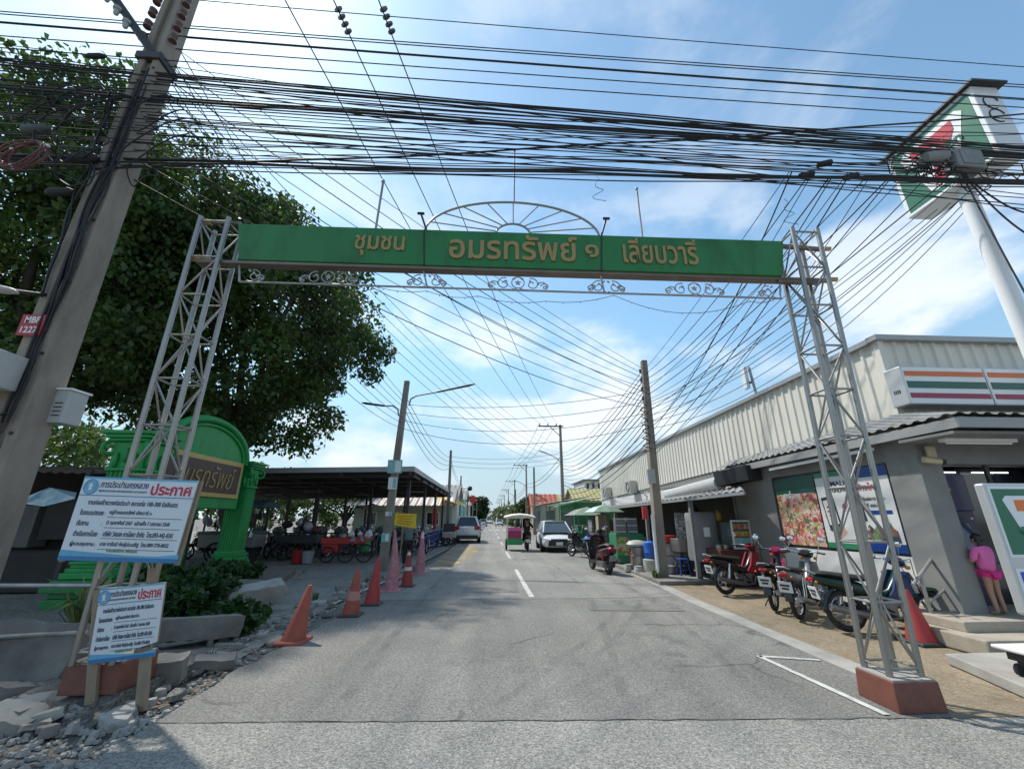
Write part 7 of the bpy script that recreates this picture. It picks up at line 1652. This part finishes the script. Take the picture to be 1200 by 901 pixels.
    b = MB(); b.ball(c + Vector((0, .056, -.042)) * H, (.018 * H, .006 * H, .005 * H), 8, 5); b.build('mouth', mk('lips', (.3, .1, .09), .5, 0, .05, 5), t, world=False, smooth=60)
    if shoes:
        for s in 'LR': b = MB(); q = P('ank' + s); e = P('toe' + s); m = (q + e) / 2; m.z = .018 * H; b.ball(m, (.03 * H, .075 * H, .022 * H), 10, 6); b.build('sandal', dark_m, t, world=False, smooth=60)
    return t
def J(lift=0, **kw):
    d = dict(pelvis=(0, 0, .53), waist=(0, .0, .62), chest=(0, -.005, .74), neck=(0, 0, .835), chin=(0, .012, .875), head=(0, .01, .93), crown=(0, .0, .975))
    for s, k in (('L', -1), ('R', 1)):
        d.update({'sho' + s: (k * .105, 0, .805), 'elb' + s: (k * .135, -.01, .63), 'wri' + s: (k * .14, .05, .49), 'palm' + s: (k * .14, .065, .455), 'hip' + s: (k * .052, 0, .5), 'knee' + s: (k * .055, .012, .28), 'ank' + s: (k * .058, -.005, .04), 'toe' + s: (k * .065, .07, .018)})
    d.update(kw); return d
gp_ = G(1166, 722, .325)
person('girl in pink top and bright pink shorts at the cash machine, seen from behind', (gp_.x + .18, gp_.y + .05, .325), R(4), 1.06, J(elbR=(.16, .05, .66), wriR=(.13, .15, .72), palmR=(.12, .18, .74), elbL=(-.15, .03, .65), wriL=(-.12, .14, .68), palmL=(-.11, .17, .7), head=(.01, .03, .925), crown=(.01, .03, .965)), pink, hotpink, .35, .62, 'long', False, True)
vp = G(484, 655, 0)
person('vendor in a loose grey-green shirt and black trousers standing behind the yellow sign', (-2.75, 15.4, 0), R(8), 1.66, J(elbR=(.17, .0, .64), wriR=(.19, .12, .6), palmR=(.19, .15, .6)), shirtg, darkcl, 1.9, .6)
# yellow board on a stick
t = thing('yellow_board', 'blank-looking yellow notice board on a stick in front of the vendor', 'sign', (-2.55, 14.6, 0))
a, b_, c, d = PY(463, 601, 14.55), PY(488, 602, 14.55), PY(487, 619, 14.55), PY(462, 615, 14.55)
b = MB(); b.prism([d, c, b_, a], (0, .02, 0)); yb = b.build('board', yellow_p, t)
ylet = mk('ochre_ink', (.5, .25, .01), .6, 0, .1, 5)
for k in range(4):
    p, q = a.lerp(d, .2 + .2 * k), b_.lerp(c, .2 + .2 * k); b = MB(); b.bar(p.lerp(q, .12) - Vector((0, .004, 0)), p.lerp(q, .86 - .1 * (k % 2)) - Vector((0, .004, 0)), .004, .035); b.build('faded_line', ylet, yb)
m = d.lerp(c, .55); b = MB(); b.cyl(m + Vector((-.08, .03, .1)), (m.x - .16, m.y + .05, .0), .018, n=8); b.build('stick', wood, t)
# ------------------------------------------------------------------ three-wheeler with canopy
tk = thing('motor_tricycle', 'sidecar tricycle with a cream canopy, magenta and green sides, driving away', 'tricycle', (1.75, 23.0, 0), R(90))
B = lambda nm, b, m, p=tk, s=50: b.build(nm, m, p, world=False, smooth=s)
wheel(tk, -.05, .3, .12, False, -.35); wheel(tk, 1.2, .3, .1, False, -.35); wheel(tk, .4, .3, .1, True, .75, 'sidecar_wheel')
b = MB(); b.loft([oval((-.4, -.35, .75), .1, .05), oval((-.1, -.35, .65), .14, .13), oval((.4, -.35, .55), .14, .14), oval((.7, -.35, .45), .1, .08)]); B('bike_body', b, bk_black)
b = MB(); b.tube([(.8, -.7, 1.05), (.9, -.35, 1.06), (.8, 0.0, 1.05)], .02, 6); B('handlebar', b, black)
b = MB(); b.loft([oval((1.0, -.35, .4), .14, .06), oval((.98, -.35, .95), .13, .08)]); B('front_shield', b, bk_black)
b = MB(); b.box((-.43, -.35, .5), (.012, .2, .16)); B('number_plate', b, plate_w, tk, None)
b = MB(); b.box((-.45, -.35, .7), (.04, .16, .06)); B('tail_light', b, tail_red, tk, None)
b = MB(); b.box2((-.35, -.05, .3), (.95, .72, .62)); B('tub', b, mk('tub_green', (.03, .26, .09), .5, 0, .12, 3), tk, None)
b = MB(); b.box2((-.32, -.02, .62), (.3, .69, .98)); B('seat_box', b, bk_mag, tk, None)
b = MB(); b.box2((-.38, -.02, .98), (-.3, .69, 1.15)); B('backrest', b, pink, tk, None)
for x in (-.35, .9):
    for y in (-.05, .7): b = MB(); b.cyl((x, y, .6), (x, y, 1.72), .018, n=6); B('canopy_post', b, chrome)
b = MB(); b.loft([[Vector((x, y, z + h)) for y, h in ((-.75, -.04), (-.4, .05), (.05, .09), (.5, .05), (.88, -.04), (.88, -.08), (-.75, -.08))] for x, z in ((-.6, 1.7), (.3, 1.78), (1.15, 1.68))]); B('canopy', b, mk('canvas_cream', (.6, .56, .45), .8, 0, .08, 3))
person('rider in black seated on the sidecar tricycle, seen from behind', (2.1, 23.05, .32), 0, 1.6, J(pelvis=(0, 0, .36), waist=(0, .02, .45), chest=(0, .04, .58), neck=(0, .06, .67), chin=(0, .075, .71), head=(0, .075, .765), crown=(0, .07, .81), shoL=(-.105, .05, .64), shoR=(.105, .05, .64), elbL=(-.19, .16, .53), elbR=(.19, .16, .53), wriL=(-.2, .33, .5), wriR=(.2, .33, .5), palmL=(-.2, .36, .5), palmR=(.2, .36, .5), hipL=(-.055, .02, .34), hipR=(.055, .02, .34), kneeL=(-.12, .26, .3), kneeR=(.12, .26, .3), ankL=(-.12, .27, .06), ankR=(.12, .27, .06), toeL=(-.12, .33, .03), toeR=(.12, .33, .03)), darkcl, darkcl, 1.9, .8)
# ------------------------------------------------------------------ food carts and clutter under the shed
pb = collage('bagged_goods', [(.3, .32, .33), (.15, .16, .18), (.2, .1, .07), (.05, .07, .16), (.4, .4, .38), (.1, .16, .08)], 9, 8.)
t = thing('food_cart', 'food cart with a blue awning hung with plastic bags, left of the shed posts', 'food cart', (-10.2, 17.8, 0))
cb = mk('cart_awning_blue', (.06, .12, .17), .6, 0, .2, 3); sheet_s = mk('cart_steel', (.3, .31, .31), .4, .4, .12, 3, 0, 60, .4, (.15, .13, .11), 3)
cx, cy = -10.1, 18.0
b = MB(); b.box((cx, cy, .78), (2.1, .95, .5)); b.build('tray', sheet_s, t, bev=.02)
b = MB(); b.box((cx, cy, 1.08), (2.2, 1.05, .08)); b.build('worktop', mk('cart_teal', (.08, .2, .2), .5, 0, .2, 4), t, bev=.01)
for sx in (-.95, .95):
    for sy in (-.42, .42): b = MB(); b.bar((cx + sx, cy + sy, 1.1), (cx + sx, cy + sy, 2.15), .05); b.build('awning_post', dark_m, t)
b = MB(); b.loft([[Vector((cx + sx, cy + y, z)) for y, z in ((-.75, 2.08), (-.4, 2.22), (0, 2.28), (.4, 2.22), (.75, 2.08), (.75, 2.03), (-.75, 2.03))] for sx in (-1.25, 1.3)]); b.build('awning', cb, t, smooth=40)
for sy in (-.5, .5):
    b = MB(); b.tube(arc((cx - .35, cy + sy, .36), .34, 0, 2 * math.pi, 24), .035, 6)
    for k in range(8): b.cyl((cx - .35, cy + sy, .36), (cx - .35 + .34 * math.cos(k * .785), cy + sy, .36 + .34 * math.sin(k * .785)), .006, n=4)
    b.build('wheel', tyre, t, smooth=50)
for sx in (.5, .85): b = MB(); b.box((cx + sx, cy, .28), (.05, .5, .56)); b.build('stand_leg', dark_m, t)
for i in range(15):
    x = cx - .9 + 2.05 * (i / 14) ** .8; z = rnd.uniform(1.35, 1.9) if i < 8 else rnd.uniform(1.0, 1.9); s = rnd.uniform(.12, .22); b = MB()
    b.lathe([(.015, s), (.03, s * .7), (s * .45, s * .1), (s * .5, -s * .5), (s * .3, -s * .8)], (x, cy - .55 - .1 * (i % 2), z), 9, sy=.7); b.v = [q + Vector((rnd.uniform(-.03, .03), rnd.uniform(-.03, .03), rnd.uniform(-.03, .03))) for q in b.v]
    tag(b.build('plastic_bag', [white_pl, mk('bag_grey', (.3, .32, .34), .4, 0, .15, 5), darkcl][i % 3], None, smooth=60), 'plastic bag hung on the blue-topped food cart', 'bag', 'bags on the food cart')
t = thing('red_hand_cart', 'red three-wheeled tray cart with a tub and bags, left of the lamp pole', 'hand cart', (-5.6, 17.6, 0))
cx, cy = -5.55, 17.6
b = MB(); b.box((cx, cy, .78), (1.7, .8, .22)); b.build('tray', redb if False else red_p, t, bev=.02)
b = MB(); b.box((cx - .5, cy, .52), (.6, .7, .36)); b.build('red_box', red_p, t, bev=.03)
for x, r in ((cx - .55, .3), (cx + .15, .32), (cx + .85, .34)):
    b = MB(); b.tube(arc((x, cy - .42, r), r - .03, 0, 2 * math.pi, 24), .03, 6)
    for k in range(8): b.cyl((x, cy - .42, r), (x + (r - .03) * math.cos(k * .785), cy - .42, r + (r - .03) * math.sin(k * .785)), .006, n=4)
    b.build('wheel', tyre, t, smooth=50)
b = MB(); b.lathe([(.15, .35), (.19, .38), (.2, .78), (.22, .8)], (cx + .75, cy - .1, 0), 14); b.build('green_tub', green_p, t, smooth=40)
for i in range(5):
    b = MB(); s = rnd.uniform(.1, .17); b.lathe([(.02, s), (s * .5, s * .6), (s * .75, 0), (s * .5, -s * .5)], (cx + .2 + .17 * i, cy - .15 - .2 * (i % 2), 1.0 - .1 * (i % 2) * 2), 9); b.v = [q + Vector((rnd.uniform(-.05, .05), rnd.uniform(-.05, .05), rnd.uniform(-.05, .05))) for q in b.v]; tag(b.build('plastic_bag', [white_pl, MATS['bag_grey']][i % 2], None, smooth=60), 'plastic bag piled on the red hand cart', 'bag', 'bags on the red cart')
b = MB(); b.lathe([(.13, .88), (.2, .9), (.2, 1.03), (.12, 1.08)], (cx - .1, cy, 0), 14); tag(b.build('steel_bowl', steel, None, smooth=40), 'steel bowl upturned on the red hand cart', 'bowl')
for (x, y, r, h, m, lab) in ((-7.15, 17.2, .24, .42, red_p, 'orange-red plastic bucket on the ground beside the red cart'), (-6.75, 17.1, .22, .42, MATS['bag_grey'], 'grey plastic bucket between the red bucket and the red cart')):
    b = MB(); b.lathe([(r * .8, 0), (r * .85, .02), (r, h), (r * 1.06, h + .02)], (x, y, 0), 16); tag(b.build('bucket', m, None, smooth=40), lab, 'bucket')
t = thing('laden_motorcycle_cart', 'dark vendor cart heaped with blue and red bundles beside the food cart', 'vendor cart', (-7.6, 18.6, 0))
b = MB(); b.box((-7.7, 18.6, .8), (1.5, .8, .3)); b.build('tray', dark_m, t)
for i in range(12):
    b = MB(); b.ball((-8.3 + 1.2 * rnd.random(), 18.4 + rnd.uniform(-.3, .3), 1.1 + rnd.uniform(0, .35)), (rnd.uniform(.14, .26), .2, rnd.uniform(.12, .2)), 9, 6); b.build('bundle', [blue_p, redb, darkcl, MATS['bag_grey'], dark_m][i % 5], t, smooth=60)
for x in (-8.2, -7.2): b = MB(); b.tube(arc((x, 18.15, .32), .29, 0, 2 * math.pi, 22), .03, 6); b.build('wheel', tyre, t, smooth=50)
gM = 'motorcycles parked in the gloom of the market shed'
for i in range(14):
    x = -12.4 + .72 * i; y = 20.6 + .5 * math.sin(i * 1.7) + (1.6 if i > 8 else 0); dup([m1, m4, m3][i % 3], (x, y, -.03), R(-100 + 12 * math.sin(i * 2.1)), 'dark motorcycle parked in a row under the market shed', gM)
for i in range(6):
    dup([m1, m4][i % 2], (-4.6 + .25 * i, 24.5 + 1.1 * i, -.03), R(10 * math.sin(i)), 'motorcycle parked near the blue railing of the market shed', 'motorcycles parked by the blue railing')
for i in range(9):
    x = -13 + 1.15 * i; t = thing('market_table', 'stall table heaped with goods deep under the market shed', 'stall table', (x, 25.5, 0), 0, 'stall tables under the shed')
    b = MB(); b.box((x, 25.5, .8), (1.0, .8, .05)); b.build('table_top', dark_m, t); b = MB(); b.box((x, 25.2, .4), (.95, .04, .75)); b.build('skirt', [blue_p, redb, gw, dark_m][i % 4], t)
    b = MB(); b.ball((x, 25.5, .95), (.42, .32, .25), 10, 6); b.build('goods', pb, t, smooth=60)
t = thing('small_parasol', 'small white parasol standing deep inside the market shed', 'umbrella', (-7.2, 27, 0))
b = MB(); b.lathe([(.95, 2.15), (.55, 2.32), (.04, 2.5)], (-7.2, 27, 0), 10); b.build('canopy', white_p, t); b = MB(); b.cyl((-7.2, 27, 0), (-7.2, 27, 2.4), .03, n=6); b.build('pole', dark_m, t)
rl = thing('blue_railing', 'blue steel railing with ring motifs along the open side of the market shed', 'railing', (-2.95, 24, 0))
for i in range(6):
    y = 20.0 + 2.0 * i; b = MB()
    for z in (.25, .95): b.cyl((-2.95, y, z), (-2.95, y + 1.9, z), .025, n=6)
    for q in (0, 1.9): b.cyl((-2.95, y + q, 0), (-2.95, y + q, .98), .025, n=6)
    for q in range(4): b.tube(arc((-2.95, y + .3 + .43 * q, .6), .2, 0, 2 * math.pi, 14, (0, 1, 0)), .018, 5)
    b.build('railing_panel', blue_p, rl, smooth=60)
t = thing('steel_trolley', 'low steel trolley parked behind the white estate car by the pole', 'trolley', (-2.6, 27.5, 0))
b = MB(); b.box((-2.4, 27.6, .62), (.8, 1.2, .3)); b.build('tray', steel_old, t, bev=.02); b = MB(); b.box((-2.4, 27.2, 1.05), (.7, .05, .5)); b.build('rail', dark_m, t)
for sx in (-.38, .38):
    b = MB(); b.tube(arc((-2.4 + sx, 27.4, .25), .22, 0, 2 * math.pi, 18, (0, 1, 0)), .03, 6); b.build('wheel', tyre, t, smooth=50)
# blue bag, crates by the saloon
b = MB(); b.loft([oval((4.55, 20.6, .0), .2, .01), oval((4.55, 20.6, .0), .25, .02)], False); b = MB(); b.lathe([(.2, 0), (.27, .1), (.28, .45), (.2, .75), (.06, .85), (.1, .95)], (4.75, 20.4, 0), 12); tag(b.build('blue_bag', blue_b, None, smooth=60), 'tall blue sack standing right of the white saloon', 'bag')
t = thing('crate_stack', 'yellow crate with a red bundle on top beside the blue sack', 'crate', (5.2, 19.8, 0)); b = MB(); b.box((5.15, 19.8, .62), (.5, .45, .45), top=1.05); b.build('crate', mk('crate_yellow', (.62, .34, .04), .5, 0, .1, 4), t, bev=.02); b = MB(); b.box((5.15, 19.8, .2), (.48, .43, .4)); b.build('lower_crate', dark_m, t); b = MB(); b.ball((5.15, 19.8, .98), (.22, .2, .2), 10, 6); b.build('red_bundle', red_p, t, smooth=60)
t = thing('white_hand_cart', 'white flat-topped hand cart poking in at the right edge of the pavement', 'hand cart', (5.3, 4.3, .11)); p = PY(1188, 776, 4.3) + Vector((.14, 0, 0)); b = MB(); b.box((p.x + .28, 4.35, .36), (.62, .42, .035)); b.build('flat_top', white_p, t, bev=.012); b = MB(); b.box((p.x + .32, 4.35, .29), (.5, .34, .08)); b.build('under_frame', dark_m, t)
for sx in (.12, .5):
    for sy in (-.13, .13): b = MB(); b.cyl((p.x + sx, 4.35 + sy - .02, .165), (p.x + sx, 4.35 + sy + .02, .165), .055, n=12); b.build('wheel', tyre, t, smooth=40)
for sx in (.12, .5): b = MB(); b.box((p.x + sx, 4.35, .24), (.03, .25, .1)); b.build('wheel_fork', dark_m, t)
# ------------------------------------------------------------------ houses further down the street
def tiled(name, col, var=.15, sc=1.6):
    m = bpy.data.materials.new(name); m.use_nodes = True; t = m.node_tree; p = t.nodes['Principled BSDF']; p.inputs['Roughness'].default_value = .7
    c = N(t, 'ShaderNodeTexCoord'); n = N(t, 'ShaderNodeTexNoise', i_Scale=1.2, i_Detail=5.0); t.links.new(c.outputs['Object'], n.inputs[0])
    mr = N(t, 'ShaderNodeMapRange'); mr.inputs['To Min'].default_value = .65; mr.inputs['To Max'].default_value = 1.3; t.links.new(n.outputs[0], mr.inputs[0])
    mx = N(t, 'ShaderNodeMix', data_type='RGBA', blend_type='MULTIPLY'); mx.inputs['Factor'].default_value = 1; mx.inputs['A'].default_value = (*col, 1); t.links.new(mr.outputs[0], mx.inputs['B']); t.links.new(mx.outputs['Result'], p.inputs['Base Color']); return m
t_red = tiled('red_roof_tile', (.36, .09, .05)); t_yel = tiled('yellow_roof_tile', (.31, .28, .11)); t_gry = tiled('grey_roof_tile', (.22, .2, .18)); cream = mk('cream_wall', (.5, .45, .34), .8, 0, .08, 1, 0, 60, .3, (.3, .27, .2), 1); whitew = mk('white_wall', (.62, .62, .6), .8, 0, .06, 1, 0, 60, .3, (.4, .38, .35), 1)
def house(label, x0, x1, y0, y1, hw, hr, wall, roof, ridge='x', win=2, name='house', eave=.5):
    t = thing(name, label, 'house', ((x0 + x1) / 2, (y0 + y1) / 2, 0)); b = MB(); b.box2((x0, y0, 0), (x1, y1, hw)); 
    if ridge == 'x': b.prism([(x0 + .002, y0, hw), (x0 + .002, y1, hw), (x0 + .002, (y0 + y1) / 2, hr - .12)], (x1 - x0 - .004, 0, 0))
    else: b.prism([(x0, y0 + .002, hw), (x1, y0 + .002, hw), ((x0 + x1) / 2, y0 + .002, hr - .12)], (0, y1 - y0 - .004, 0))
    b.build('wall', wall, t); e = eave
    if ridge == 'x': ym = (y0 + y1) / 2; k = (hr - hw) / (ym - y0); S1 = corr((x0 - e, ym, hr), (x1 + e, ym, hr), (x0 - e, y0 - e, hw - e * k), (x1 + e, y0 - e, hw - e * k), int((x1 - x0) / .45), .06); S2 = corr((x1 + e, ym, hr), (x0 - e, ym, hr), (x1 + e, y1 + e, hw - e * k), (x0 - e, y1 + e, hw - e * k), int((x1 - x0) / .45), .06)
    else: xm = (x0 + x1) / 2; k = (hr - hw) / (xm - x0); S1 = corr((xm, y1 + e, hr), (xm, y0 - e, hr), (x0 - e, y1 + e, hw - e * k), (x0 - e, y0 - e, hw - e * k), int((y1 - y0) / .45), .06); S2 = corr((xm, y0 - e, hr), (xm, y1 + e, hr), (x1 + e, y0 - e, hw - e * k), (x1 + e, y1 + e, hw - e * k), int((y1 - y0) / .45), .06)
    S1.build('roof', roof, t); S2.build('roof', roof, t)
    for i in range(win):
        f = (i + .5) / win; xx = x0 + (x1 - x0) * f; b = MB(); b.box2((xx - .55, y0 - .04, hw * .4), (xx + .55, y0 + .02, hw * .8)); w = b.build('window', white_p, t); b = MB(); b.box2((xx - .48, y0 - .055, hw * .42), (xx + .48, y0 - .03, hw * .78)); b.build('pane', glassd, w)
        yy = y0 + (y1 - y0) * f; b = MB(); b.box2((x0 - .04, yy - .5, hw * .4), (x0 + .02, yy + .5, hw * .8)); w = b.build('window', white_p, t); b = MB(); b.box2((x0 - .055, yy - .43, hw * .42), (x0 - .03, yy + .43, hw * .78)); b.build('pane', glassd, w)
    return t
house('house with a steep red tiled roof behind the low pole on the right', 6.3, 9.3, 58, 64, 2.7, 4.9, cream, t_red, 'x')
house('house with the nearer yellow tiled roof beside the cream parapet', 10.9, 15.5, 52, 58, 3.9, 5.3, cream, t_yel, 'x')
house('house with a smaller yellow roof just left of the nearer yellow one', 11.9, 14.4, 70, 75, 4.1, 5.5, cream, t_yel, 'x', 1)
t = thing('white_block', 'plain white building with a row of narrow openings showing above the yellow roof', 'building', (17, 66, 0)); b = MB(); b.box2((14.3, 62, 0), (20, 70, 7.0)); b.build('wall', whitew, t)
b = MB(); b.prism([(14.0, 61.6, 7.0), (20.5, 61.6, 7.0), (20.5, 70.5, 7.0), (14.0, 70.5, 7.0)], (0, 0, .16)); b.build('flat_roof', t_gry, t)
for k in range(6): b = MB(); b.box2((14.6 + .85 * k, 61.96, 5.6), (14.95 + .85 * k, 62.02, 6.6)); w = b.build('opening', dark_m, t)
for (x0, y0, y1, h, m, lab) in ((5.1, 27.5, 33, 2.6, mk('shop_green_wall', (.04, .22, .1), .6, 0, .15, 2), 'low green kiosk with a tin canopy behind the white saloon'), (5.3, 36.5, 43, 2.9, cream, 'low cream shopfront beyond the green kiosk'), (5.2, 46, 52, 3.0, gw, 'pale green shopfront below the red roof')):
    t = thing('street_kiosk', lab, 'kiosk', (x0 + 1, (y0 + y1) / 2, 0)); b = MB(); b.box2((x0 + .5, y0, 0), (x0 + 3.5, y1, h)); b.build('wall', m, t); b = corr((x0 + 3.6, y0 - .3, h + .5), (x0 + 3.6, y1 + .3, h + .5), (x0 - .5, y0 - .3, h - .1), (x0 - .5, y1 + .3, h - .1), 18, .04); b.build('canopy', [tin, t_gry, roof_g][int(x0 * 10) % 3], t)
    b = MB(); b.box2((x0 + .47, y0 + .6, .3), (x0 + .51, y1 - .6, h - .6)); b.build('open_front', dark_m, t)
    for y in (y0 + .1, y1 - .1): b = MB(); b.box((x0 - .35, y, (h - .1) / 2), (.08, .08, h - .1)); b.build('post', green_p if 'kiosk with' in lab else grey_p, t)
t = thing('green_canopy', 'small bright green canvas canopy over the pavement behind the saloon', 'canopy', (4.8, 26.5, 0)); b = MB(); b.prism([(4.2, 25.6, 2.35), (6.0, 25.6, 2.75), (6.0, 25.6, 2.68), (4.2, 25.6, 2.28)], (0, 1.9, 0)); b.build('canvas', mk('canopy_green', (.1, .4, .2), .7, 0, .12, 3), t)
for y in (25.7, 27.4): b = MB(); b.cyl((4.3, y, 0), (4.3, y, 2.3), .03, n=6); b.build('post', green_p, t)
# left side beyond the shed
for (x0, x1, y0, y1, h, m, lab) in ((-9, -3.9, 50, 58, 4.2, whitew, 'white house beyond the market shed on the left'), (-8, -3.8, 66, 74, 4.5, mk('mint_wall', (.2, .5, .42), .8, 0, .08, 1), 'mint green shop far down the left side'), (-9, -3.8, 84, 92, 4.2, cream, 'cream house far down the left side beyond the mint one')):
    house(lab, x0, x1, y0, y1, h, h + 1.4, m, t_gry, 'x', 2)
t = thing('yellow_awning', 'yellow and orange slatted awning above the white estate car', 'awning', (-4, 38, 0)); b = corr((-5.2, 37, 3.5), (-3.2, 45, 3.5), (-3.6, 37, 3.1), (-2.2, 45, 2.7), 12, .05); b.build('sheet', mk('awning_yellow', (.7, .38, .05), .6, 0, .2, 3), t)
for (x, y) in ((-3.7, 37.2), (-2.5, 44.6)): b = MB(); b.cyl((x, y, 0), (x, y, 2.9), .04, n=6); b.build('post', grey_p, t)
t = thing('red_sign', 'small round red sign far down the left side before the dark tree', 'sign', (-2.9, 80, 0)); b = MB(); b.cyl((-2.9, 80, 0), (-2.9, 80, 4.6), .05, n=6); b.build('post', grey_p, t); b = MB(); b.cyl((-2.9, 79.95, 5.0), (-2.9, 79.85, 5.0), .7, n=20); b.build('disc', red_p, t)
b = MB(); pts = []
for k in range(60): x = -420 + 840 * k / 59; pts.append((x, 640 + 60 * math.sin(k * .7), 7 + 4 * math.sin(k * 1.3) + 3 * math.sin(k * 3.1)))
leaf_c = [Vector((x, y, z * .5)) for x, y, z in pts for _ in (0, 1)]
me_t = thing('treeline', 'tmp', 'tmp', (0, 0, 0)); o = leaf_mesh('far_woodland', leaves(leaf_c, 60, 9., 4., 77, .6), leafC, None); o['kind'] = 'stuff'; bpy.data.objects.remove(me_t)
for i, (x, y, c, r_, lab) in enumerate(((-26, 52, (-26, 52, 4), (5, 4, 3.6), 'dark tree behind the far end of the market shed'), (-32, 30, (-32, 30, 4.5), (6, 5, 4), 'green tree at the far left beyond the shack'), (-24, 22, (-24, 22, 4.2), (4, 4, 3.5), 'green tree behind the dark shack on the left'))):
    tree((x, y, 0), 1.6, .22, c, r_, lab, 'garden_tree', leafB if i else leafC, 40 + i, 90, 80, .34, 1.2)
